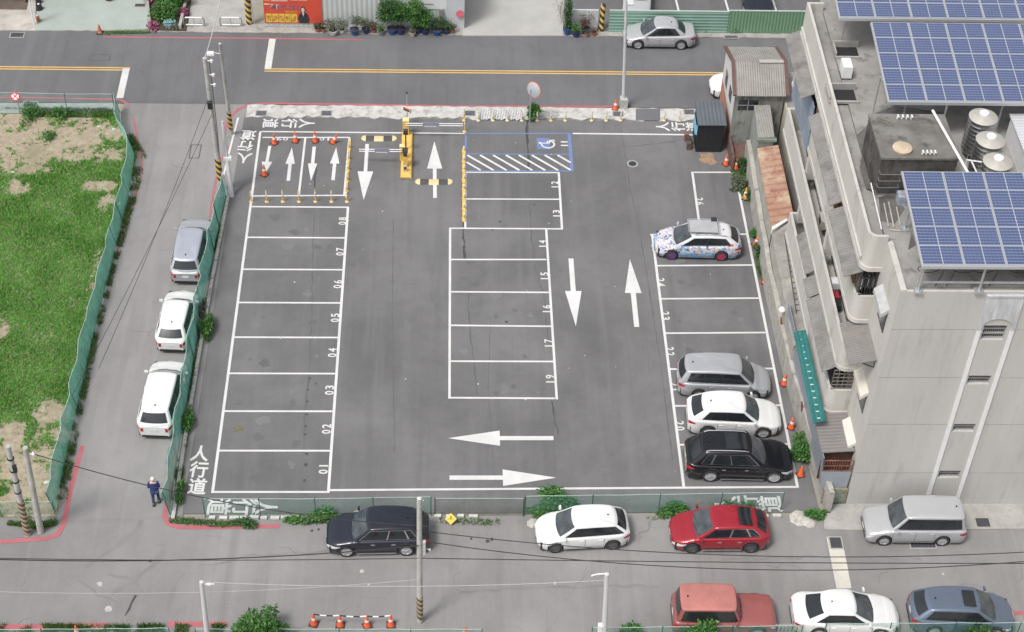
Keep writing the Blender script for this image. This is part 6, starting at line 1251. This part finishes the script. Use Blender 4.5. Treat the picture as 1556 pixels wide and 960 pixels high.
# ================================================================== FAR SIDE OF THE MAIN ROAD
x0,x1=a2(402,45)[0],a2(705,47)[0]; yb=36.95
wb=thing('white_sheet_building','long white ribbed sheet wall behind potted plants','building',(x0,yb,0)); Lb=x1-x0
WSH=wave_mat('white ribbed wall sheet',(.52,.54,.53),(.46,.48,.47),.30,'X',.6,.0,((.36,.38,.36),1.2,.6,.5),.7)
g=MB(); g.box((0,0,0),(Lb,5,4.2)); g.build('wall',WSH,wb)
g=MB(); g.box((Lb-1.35,-.03,0),(Lb+.02,-.002,3.4)); g.build('plain_panel',pm('white door panel',(.50,.52,.54),.6,var=.06),wb)
g=MB(); g.box((-.05,-.06,0),(Lb-1.4,-.004,.12)); g.build('base_strip',CONC,wb)
t=thing('banner','red property banner with yellow price boxes on white wall','banner',(x0+.02,yb-.05,.32)); bw=a2(490,45)[0]-a2(402,45)[0]; bh=2.45
g=MB(); g.box((0,0,0),(bw,.025,bh)); g.build('sheet',pm('banner red',(.58,.075,.04),.6,var=.1,scale=1.5),t)
BY_=pm('banner yellow',(.70,.50,.07),.6,var=.06); BW=pm('banner white',(.66,.64,.60),.6,var=.05); BP=pm('banner mauve',(.42,.20,.28),.6,var=.15,scale=5)
def panel(name,x,z,w_,h_,mat,parent=t,y=-.006): g=MB(); g.box((x,y,z),(x+w_,y+.005,z+h_)); return g.build(name,mat,parent)
def textish(x,z,w_,h_,n,mat,seed=1,y=-.013,parent=t):
    rr=random.Random(seed); g=MB(); cw=w_/n
    for i in range(n):
        for k in range(5):
            a=x+i*cw+rr.uniform(0,cw*.5); b=z+rr.uniform(0,h_*.8)
            if rr.random()<.5: g.box((a,y,b),(min(a+cw*.55,x+(i+1)*cw-cw*.1),y+.004,b+h_*.14))
            else: g.box((a,y,z+h_*.05),(a+cw*.13,y+.004,z+h_*rr.uniform(.6,1)))
    g.build('lettering',mat,parent)
for i in range(5): panel('price_box',.10+i*.385,.08,.34,.60,BY_); textish(.13+i*.385,.14,.28,.46,3,pm('small red print',(.45,.18,.05),.7),i+3)
textish(.35,1.02,1.9,.34,9,BP,8); textish(.40,1.0,.55,.4,2,BW,19); textish(1.3,.76,.72,.16,6,BY_,9); panel('logo_square',.05,1.62,.35,.5,BY_); textish(.1,1.68,.25,.36,1,pm('logo olive',(.3,.3,.08),.6),31); textish(.5,1.72,1.0,.5,4,BW,11); textish(1.65,1.82,1.0,.36,7,BW,12); panel('underline',.5,1.58,.98,.05,BW); panel('underline',1.65,1.66,1.0,.05,BW); panel('white_tab',.05,1.33,.32,.07,BW)
g=MB(); g.prism([(2.12,.0),(2.02,.35),(2.12,.62),(2.25,.78),(2.48,.78),(2.64,.62),(2.72,.3),(2.66,.0)],0,.005); g.v=[(x,-.012-z,y+.02) for x,y,z in g.v]; g.build('suit_figure',pm('banner black',(.03,.03,.035),.6),t)
g=MB(); g.prism([(2.36+.15*math.cos(a),1.0+.24*math.sin(a)) for a in np.linspace(0,2*PI,16)[:-1]],0,.003); g.v=[(x,-.019-z,y) for x,y,z in g.v]; g.build('figure_hair',pm('banner black',(.03,.03,.035),.6),t)
g=MB(); g.prism([(2.36+.10*math.cos(a),.98+.17*math.sin(a)) for a in np.linspace(0,2*PI,16)[:-1]],0,.003); g.prism([(2.29,.8),(2.43,.8),(2.37,.5)],0,.003); g.v=[(x,-.024-z,y) for x,y,z in g.v]; g.build('figure_face',pm('banner pale',(.62,.52,.47),.6),t)
t=thing('wall_notice','white notice board with a line of black lettering on wall','sign',(a2(640,46)[0],yb-.05,1.45)); g=MB(); g.box((0,0,0),(1.55,.03,1.1)); g.build('board',pm('white board',(.62,.64,.64),.5,var=.03),t); g=MB()
for i in range(9): g.box((.1+i*.075,-.008,.30+.01*(i%2)),(.1+i*.075+.05,-.001,.37))
g.build('lettering',TRIMB,t)
xx=a2(700,46)[0]; t=thing('hose_sign','round red hose sign fixed at end of white wall','sign',(xx-.05,yb-.08,1.15)); g=MB(); g.lathe((0,0,0),[(.24,0),(.24,.03)],20,0,Matrix.Rotation(R(80),4,'X')); g.build('disc',pm('pinkish red sign',(.55,.12,.16),.5,var=.25,scale=7),t)
t=thing('meter_box','grey electric meter on the white wall near its end','meter box',(xx-1.2,yb-.05,1.0)); g=MB(); g.box((-.12,-.12,0),(.14,0,.5),bev=.03); g.tube((0,-.04,-.7),(0,-.04,0),.02,n=6); g.build('casing',pm('meter grey',(.20,.21,.20),.6,var=.3,scale=9),t)
POTC=dict(t=pm('terracotta pot',(.36,.14,.085),.8,var=.15),w=pm('white plastic pot',(.55,.55,.53),.6,var=.08),b=pm('cobalt blue pot',(.03,.075,.22),.45,var=.2),n=pm('navy blue pot',(.03,.04,.13),.5,var=.2),g=pm('grey green pot',(.20,.24,.22),.7,var=.15),p=pm('pinkish pot',(.50,.36,.32),.7,var=.2))
CN=dict(t='terracotta',w='white',b='cobalt blue',n='navy blue',g='grey green',p='pinkish')
def pot(px,py,r,h,col,ph,pr,n,mat,lab,size=.12,tall=False):
    p=a2(px,py); t=thing('flower_pot','%s pot %s'%(CN[col],lab),'plant pot',(p[0],p[1],.04),0,'plant pots along the far side of the main road')
    g=MB(); g.lathe((0,0,0),[(r*.72,0),(r*.95,h*.85),(r*1.06,h*.87),(r*1.06,h),(r*.9,h),(r*.88,h*.9)],18); g.build('pot',POTC[col],t,True,40)
    g=MB(); g.lathe((0,0,h*.88),[(r*.88,0),(r*.87,.01)],14); g.build('soil',SOIL,t)
    o=thing('potted_plant',('leafy plant in the %s pot %s'%(CN[col],lab))[:200],'plant',(p[0],p[1],.04+h*.9),0,'potted plants along the far side of the main road')
    Cs=[(random.uniform(-pr,pr)*.7,random.uniform(-pr,pr)*.4,ph*random.uniform(.3,.95)) for _ in range(7 if not tall else 9)]
    if tall: Cs=[(random.uniform(-.06,.06),0,ph*(i+.5)/9) for i in range(9)]
    leaf_mesh('foliage',Cs,[pr*random.uniform(.35,.6)]*len(Cs),n,size,mat,o,aspect=.4)
    g=MB(); [g.tube((0,0,-.03),c_,.014,.006,n=5) for c_ in Cs[:4]]; g.build('stem',BARK,o)
pots=[(483,48,.20,.22,'t',.3,.2,160,LEAF2,'leftmost of the row under banner'),(492,49,.16,.24,'t',.55,.3,260,LEAFR,'under the suited figure of banner'),(506,52,.30,.30,'w',.55,.45,500,LEAF3,'wide one right of the banner'),(520,50,.19,.24,'w',.75,.35,350,LEAF3,'small one beside wide white pot'),(539,52,.26,.36,'b',.95,.5,550,LEAF3,'brightest of the left cluster'),(556,50,.24,.30,'n',.6,.35,350,LEAF3,'between bright blue and grey pots'),(568,50,.15,.24,'t',.5,.25,250,LEAFR,'small one left of grey pot'),(579,52,.22,.26,'g',.55,.3,200,LEAF1,'left of the tall green shrubbery'),
    (596,51,.30,.36,'b',1.9,.75,2600,LEAF2,'holding the left side of tall shrubbery'),(609,51,.28,.36,'n',1.7,.65,2200,LEAF1,'holding the middle of tall shrubbery'),(627,55,.18,.28,'p',.3,.2,120,LEAF3,'in front of the tall shrubbery'),(634,50,.28,.36,'n',1.8,.7,2300,LEAF1,'right of the pinkish pot'),(646,51,.28,.34,'n',1.2,.55,1100,LEAF1,'at the right end of the tall shrubbery'),(664,52,.30,.32,'b',.8,.35,420,LEAF2,'with spiky leaves below the notice'),(678,51,.24,.28,'n',.7,.4,450,LEAF2,'with dark round leaves near wall end'),(687,50,.16,.24,'t',.3,.2,150,LEAFR,'last one at wall end'),
    (862,52,.28,.50,'b',1.9,.28,900,LEAF2,'tall barrel holding columnar plant'),(875,55,.24,.32,'n',.45,.32,350,LEAF1,'front one of the right hand cluster'),(889,51,.26,.36,'n',1.0,.4,420,LEAFR,'with bare reddish shrub'),(892,55,.16,.2,'t',.15,.12,60,LEAF3,'small front one of right cluster'),(902,54,.18,.22,'t',.25,.2,120,LEAFR,'beside the striped post')]
for i,p in enumerate(pots): pot(*p,size=.14 if p[5]>1.1 else .11,tall=(p[0]==862))
p=a2(862,50); t=thing('white_low_wall','white low wall panel behind right hand pots','wall',(p[0]+.1,p[1]+.25,0)); g=MB(); g.box((0,0,0),(1.75,.12,1.5)); g.build('panel',pm('dirty white panel',(.46,.49,.48),.8,var=.12,scale=2),t)
p=a2(853,35); t=thing('dry_bush','dry grey twiggy bush at driveway edge','bush',(p[0],p[1],0)); leaf_mesh('foliage',[(0,0,.5),(.1,.6,.8),(-.1,1.2,.9)],[.35,.4,.4],260,.10,pm('dry leaves',(.22,.18,.15),.9,var=.3),t,aspect=.25); g=MB(); [g.tube((0,.2*k,0),(random.uniform(-.4,.4),.2*k+random.uniform(-.3,.3),1.1),.012,.004,n=5) for k in range(9)]; g.build('twigs',BARK,t)
for px0,px1,l in ((280,311,'left one of two white tubular barriers across the alley'),(335,368,'right one of two white tubular barriers across the alley')):
    p=a2(px0,40); q_=a2(px1,40); L=q_[0]-p[0]; t=thing('tube_barrier',l,'barrier',(p[0],p[1],.03)); g=MB(); r=.12
    for zz in (.10,.62): g.tube((r,0,zz),(L-r,0,zz),.045,n=8)
    g.build('rail',TRIM,t,True); GT=pm('dull grey tube',(.25,.25,.24),.6); g=MB(); g.path([(0,0,0),(0,0,.5),(r,0,.62)],.04,8); g.build('upright',GT,t); g=MB(); g.path([(L,0,0),(L,0,.5),(L-r,0,.62)],.04,8); g.build('upright',GT,t); g=MB(); g.tube((L*.5,0,.0),(L*.5,0,.62),.02,n=6); g.build('upright',GT,t)
# planting bed beside the alley
g=MB(); g.prism([a2(228,47),a2(283,48),a2(296,-30),a2(222,-30)],-.02,.10); structure(g.build('planting_bed',SOIL)); g=MB(); g.prism(poly_strip([(222,-30),(226,20),(229,46)],.16),-.02,.32); g.prism(poly_strip([(274,46),(282,10),(288,-30)],.16),-.02,.35); g.build('bed_edging',CONC); tag(bpy.data.objects['bed_edging'],'grey kerb edging both sides of the planting bed','edging')
for (x,y,r,h,n,mt,lab) in ((248,28,.75,.8,2200,LEAF1,'large green shrub in the bed by the alley'),(268,10,.7,.9,2200,LEAF1,'green shrub at the back of the alley bed'),(240,2,.7,.9,1800,LEAF1,'green shrub cut by frame top in the bed'),(232,44,.28,.4,500,LEAFP,'pink flowering plant at front left of bed'),(229,5,.3,.5,500,LEAFP,'pink flowering plant at back left of bed'),(256,40,.30,.4,500,LEAFB,'pale blue flowering plant at the bed front'),(281,24,.25,.5,600,LEAFP,'pink flowers along the alley side of bed'),(267,44,.25,.3,300,LEAF3,'grey plant at the front right of bed')): shrub('shrub',lab,'shrub',(x,y),r,h,n,.13,mt,stems=3)
# garage and yard at the far left
t=thing('carport','open carport with white gutter post at top left','carport',(-26,38.6,0)); xr=a2(38,10)[0]; g=MB(); g.box((0,0,2.9),(xr+26,8,3.05)); g.build('roof',pm('carport roof',(.25,.26,.27),.7,.2),t); g=MB(); g.box((0,7.9,0),(xr+26,8,2.9)); g.box((xr+25.9,.6,0),(xr+26,7.9,2.9)); g.build('wall',pm('carport wall',(.16,.13,.11),.9,var=.3),t)
p=at(52,38); q_=at(40,-4,3.2); t=thing('gutter_pipe','pair of white pipes rising at carport corner','pipe',(p.x,p.y,0)); g=MB(); d=Vector((.0,.0,3.4)); g.tube((0,0,0),d,.05,n=8); g.tube((.14,.03,0),d+Vector((.14,.03,0)),.035,n=8); g.build('pipe',TRIM,t,True)
for (px,py,r,l) in ((60,15,.22,'upturned dark pot with pale base by the carport'),(59,5,.2,'second dark pot behind the first by the carport'),(58,33,.15,'small brown pot by the white pipes')):
    p=a2(px,py); t=thing('garden_pot',l,'plant pot',(p[0],p[1],.04)); g=MB(); g.lathe((0,0,0),[(r,0),(r*.8,.35),(r*.5,.36),(r*.45,.40)],16); g.build('pot',TRIMB if r>.16 else POTC['t'],t,True,40); g=MB(); g.lathe((0,0,.38),[(r*.4,0),(r*.3,.04)],12); g.build('base_ring',TRIM,t)
p=a2(165,0); t=thing('garden_pot','red brown planter at yard back edge, cut by frame','plant pot',(p[0],p[1],.05)); g=MB(); g.lathe((0,0,0),[(.2,0),(.3,.2),(.34,.45),(.28,.5)],16); g.build('pot',pm('maroon planter',(.16,.05,.06),.7,var=.3),t,True,40)
t=thing('yard_house','house front behind the greenish yard, mostly above frame','house',(a2(68,0)[0],a2(100,-8)[1],0)); g=MB(); g.box((0,0,0),(4.6,6,3.2)); g.build('wall',pm('yard house wall',(.30,.29,.27),.9,var=.15),t); g=MB(); g.box((.4,-.02,.1),(1.6,-.003,2.2)); g.build('door',GLASSD,t)
# ================================================================== WEAR AND SMALL CLUTTER ON THE BLOCK
def world_thing(name,label,cat,org): return thing(name,label,cat,org)
for i,(y,z,l) in enumerate(((5.0,9.6,'pale air conditioner on the upper balcony near the grille'),(11.2,6.6,'pale air conditioner on middle balcony half way along'),(16.0,9.7,'pale air conditioner on the upper balcony at the far end'),(12.2,3.6,'pale air conditioner on the lowest balcony'))):
    t=thing('air_conditioner',l,'air conditioner',(28.62,y,z)); g=MB(); g.box((-.13,-.38,0),(.13,.38,.52),bev=.03); g.build('casing',pm('aged casing',(.42,.40,.36),.6,var=.15,scale=6),t); g=MB(); g.lathe((0,0,0),[(.18,0),(.18,.01)],16,0,Matrix.Translation((-.135,0,.27))@Matrix.Rotation(-PI/2,4,'Y')); g.build('fan_grille',DARKMETAL,t)
# dark damp patches on the roof deck (their own irregular outline)
DAMP=pm('damp roof patch',(.115,.11,.105),.6,var=.35,scale=1.4); 
for pts in (((1302,205),(1318,190),(1326,225),(1318,240),(1330,262),(1334,292),(1316,286),(1306,255),(1310,235)),((1330,172),(1360,160),(1400,166),(1440,172),(1430,178),(1372,176)),((1335,300),(1360,292),(1375,318),(1360,340),(1338,336)),((1385,352),(1392,372),(1380,380))):
    g=MB(); g.sheet([(p.x,p.y) for p in (at(x,y,BH) for x,y in pts)],BH+.006); B(g,'damp_patch',DAMP)
g=MB()
for (a,b) in (((1343,310),(1350,345)),((1350,308),(1358,346)),((1362,316),(1368,344)),((1352,350),(1368,352))): p=at(*a,BH); q_=at(*b,BH); g.tube((p.x,p.y,BH+.05),(q_.x,q_.y,BH+.05),.03,n=5)
g.v=[(x-29,y-3,z-BH) for x,y,z in g.v]; t=thing('scrap_pipe','pale pipes lying on the roof beside near solar array','pipes',(29,3,BH)); g.build('pipe',pm('pale scrap pipe',(.42,.40,.36),.7,var=.2,scale=5),t)
p=at(1322,285,BH); t=thing('roof_ledge_pipe','white pipe running along the inner roof parapet','pipe',(p.x,p.y,BH)); g=MB(); q_=at(1338,355,BH)-p; g.tube((0,0,.25),(q_.x,q_.y,.25),.03,n=6); g.build('pipe',TRIM,t)
# litter and stones scattered over the vacant lot
rr=random.Random(21)
for i,(px,py) in enumerate(((150,192),(163,204),(172,196),(68,212),(130,255),(182,310),(112,300),(135,340),(139,420),(134,465),(99,566),(76,700),(70,733),(66,625),(137,170),(20,262))):
    t=thing('litter',('white scrap','pale stone','crumpled paper','light rubble')[i%4]+' lying in the vacant lot',  'litter',tuple(a2(px,py))+(.02,),rr.uniform(0,3),'litter scattered over the vacant lot'); t['label']='pale scrap of litter or stone lying among grass in the vacant lot'
    r=rr.uniform(.06,.16); g=MB(); k=7; g.add([(r*rr.uniform(.6,1.2)*math.cos(a),r*rr.uniform(.6,1.2)*math.sin(a),.01) for a in np.linspace(0,2*PI,k,endpoint=False)]+[(0,0,r*.55)],[(j,(j+1)%k,k) for j in range(k)]); o=g.build('scrap',pm('pale litter %d'%(i%3),((.5,.5,.47),(.38,.36,.32),(.55,.56,.56))[i%3],.8,var=.2,scale=9),t)

# faint oil drips and scuffs in the bays
rr=random.Random(77); OILM=paint_mat('faint oil stain',(.118,.117,.118),.44,(.14,.139,.141)); PALEM=paint_mat('pale scuff on asphalt',(.168,.167,.167),.44,(.148,.147,.149))
k_=0
for bx,cols in ((2.6,8),(13.3,5),(24,4)):
    for j in range(cols):
        for _ in range(3):
            k_+=1; r=rr.uniform(.10,.38); cx_=bx+rr.uniform(-1.9,1.9); cy_=(j+.5)*2.5+rr.uniform(-.8,.8)+(5.2 if bx==13.3 else 0)+(7.6 if bx==24 else 0)
            g=MB(); g.sheet([(cx_+r*rr.uniform(.4,1.3)*math.cos(t_),cy_+r*rr.uniform(.4,1.3)*math.sin(t_)) for t_ in np.linspace(0,2*PI,12,endpoint=False)],.0125+.00011*(k_%12)); structure(g.build('oil_stain',OILM if _<2 else PALEM))
for k in range(26):
    r=rr.uniform(.02,.06); cx_,cy_=rr.uniform(0,26),rr.uniform(.3,27); g=MB(); g.lathe((cx_,cy_,.012),[(r,0),(r*.7,.02),(r*.2,.03)],6); structure(g.build('loose_grit',PALE))
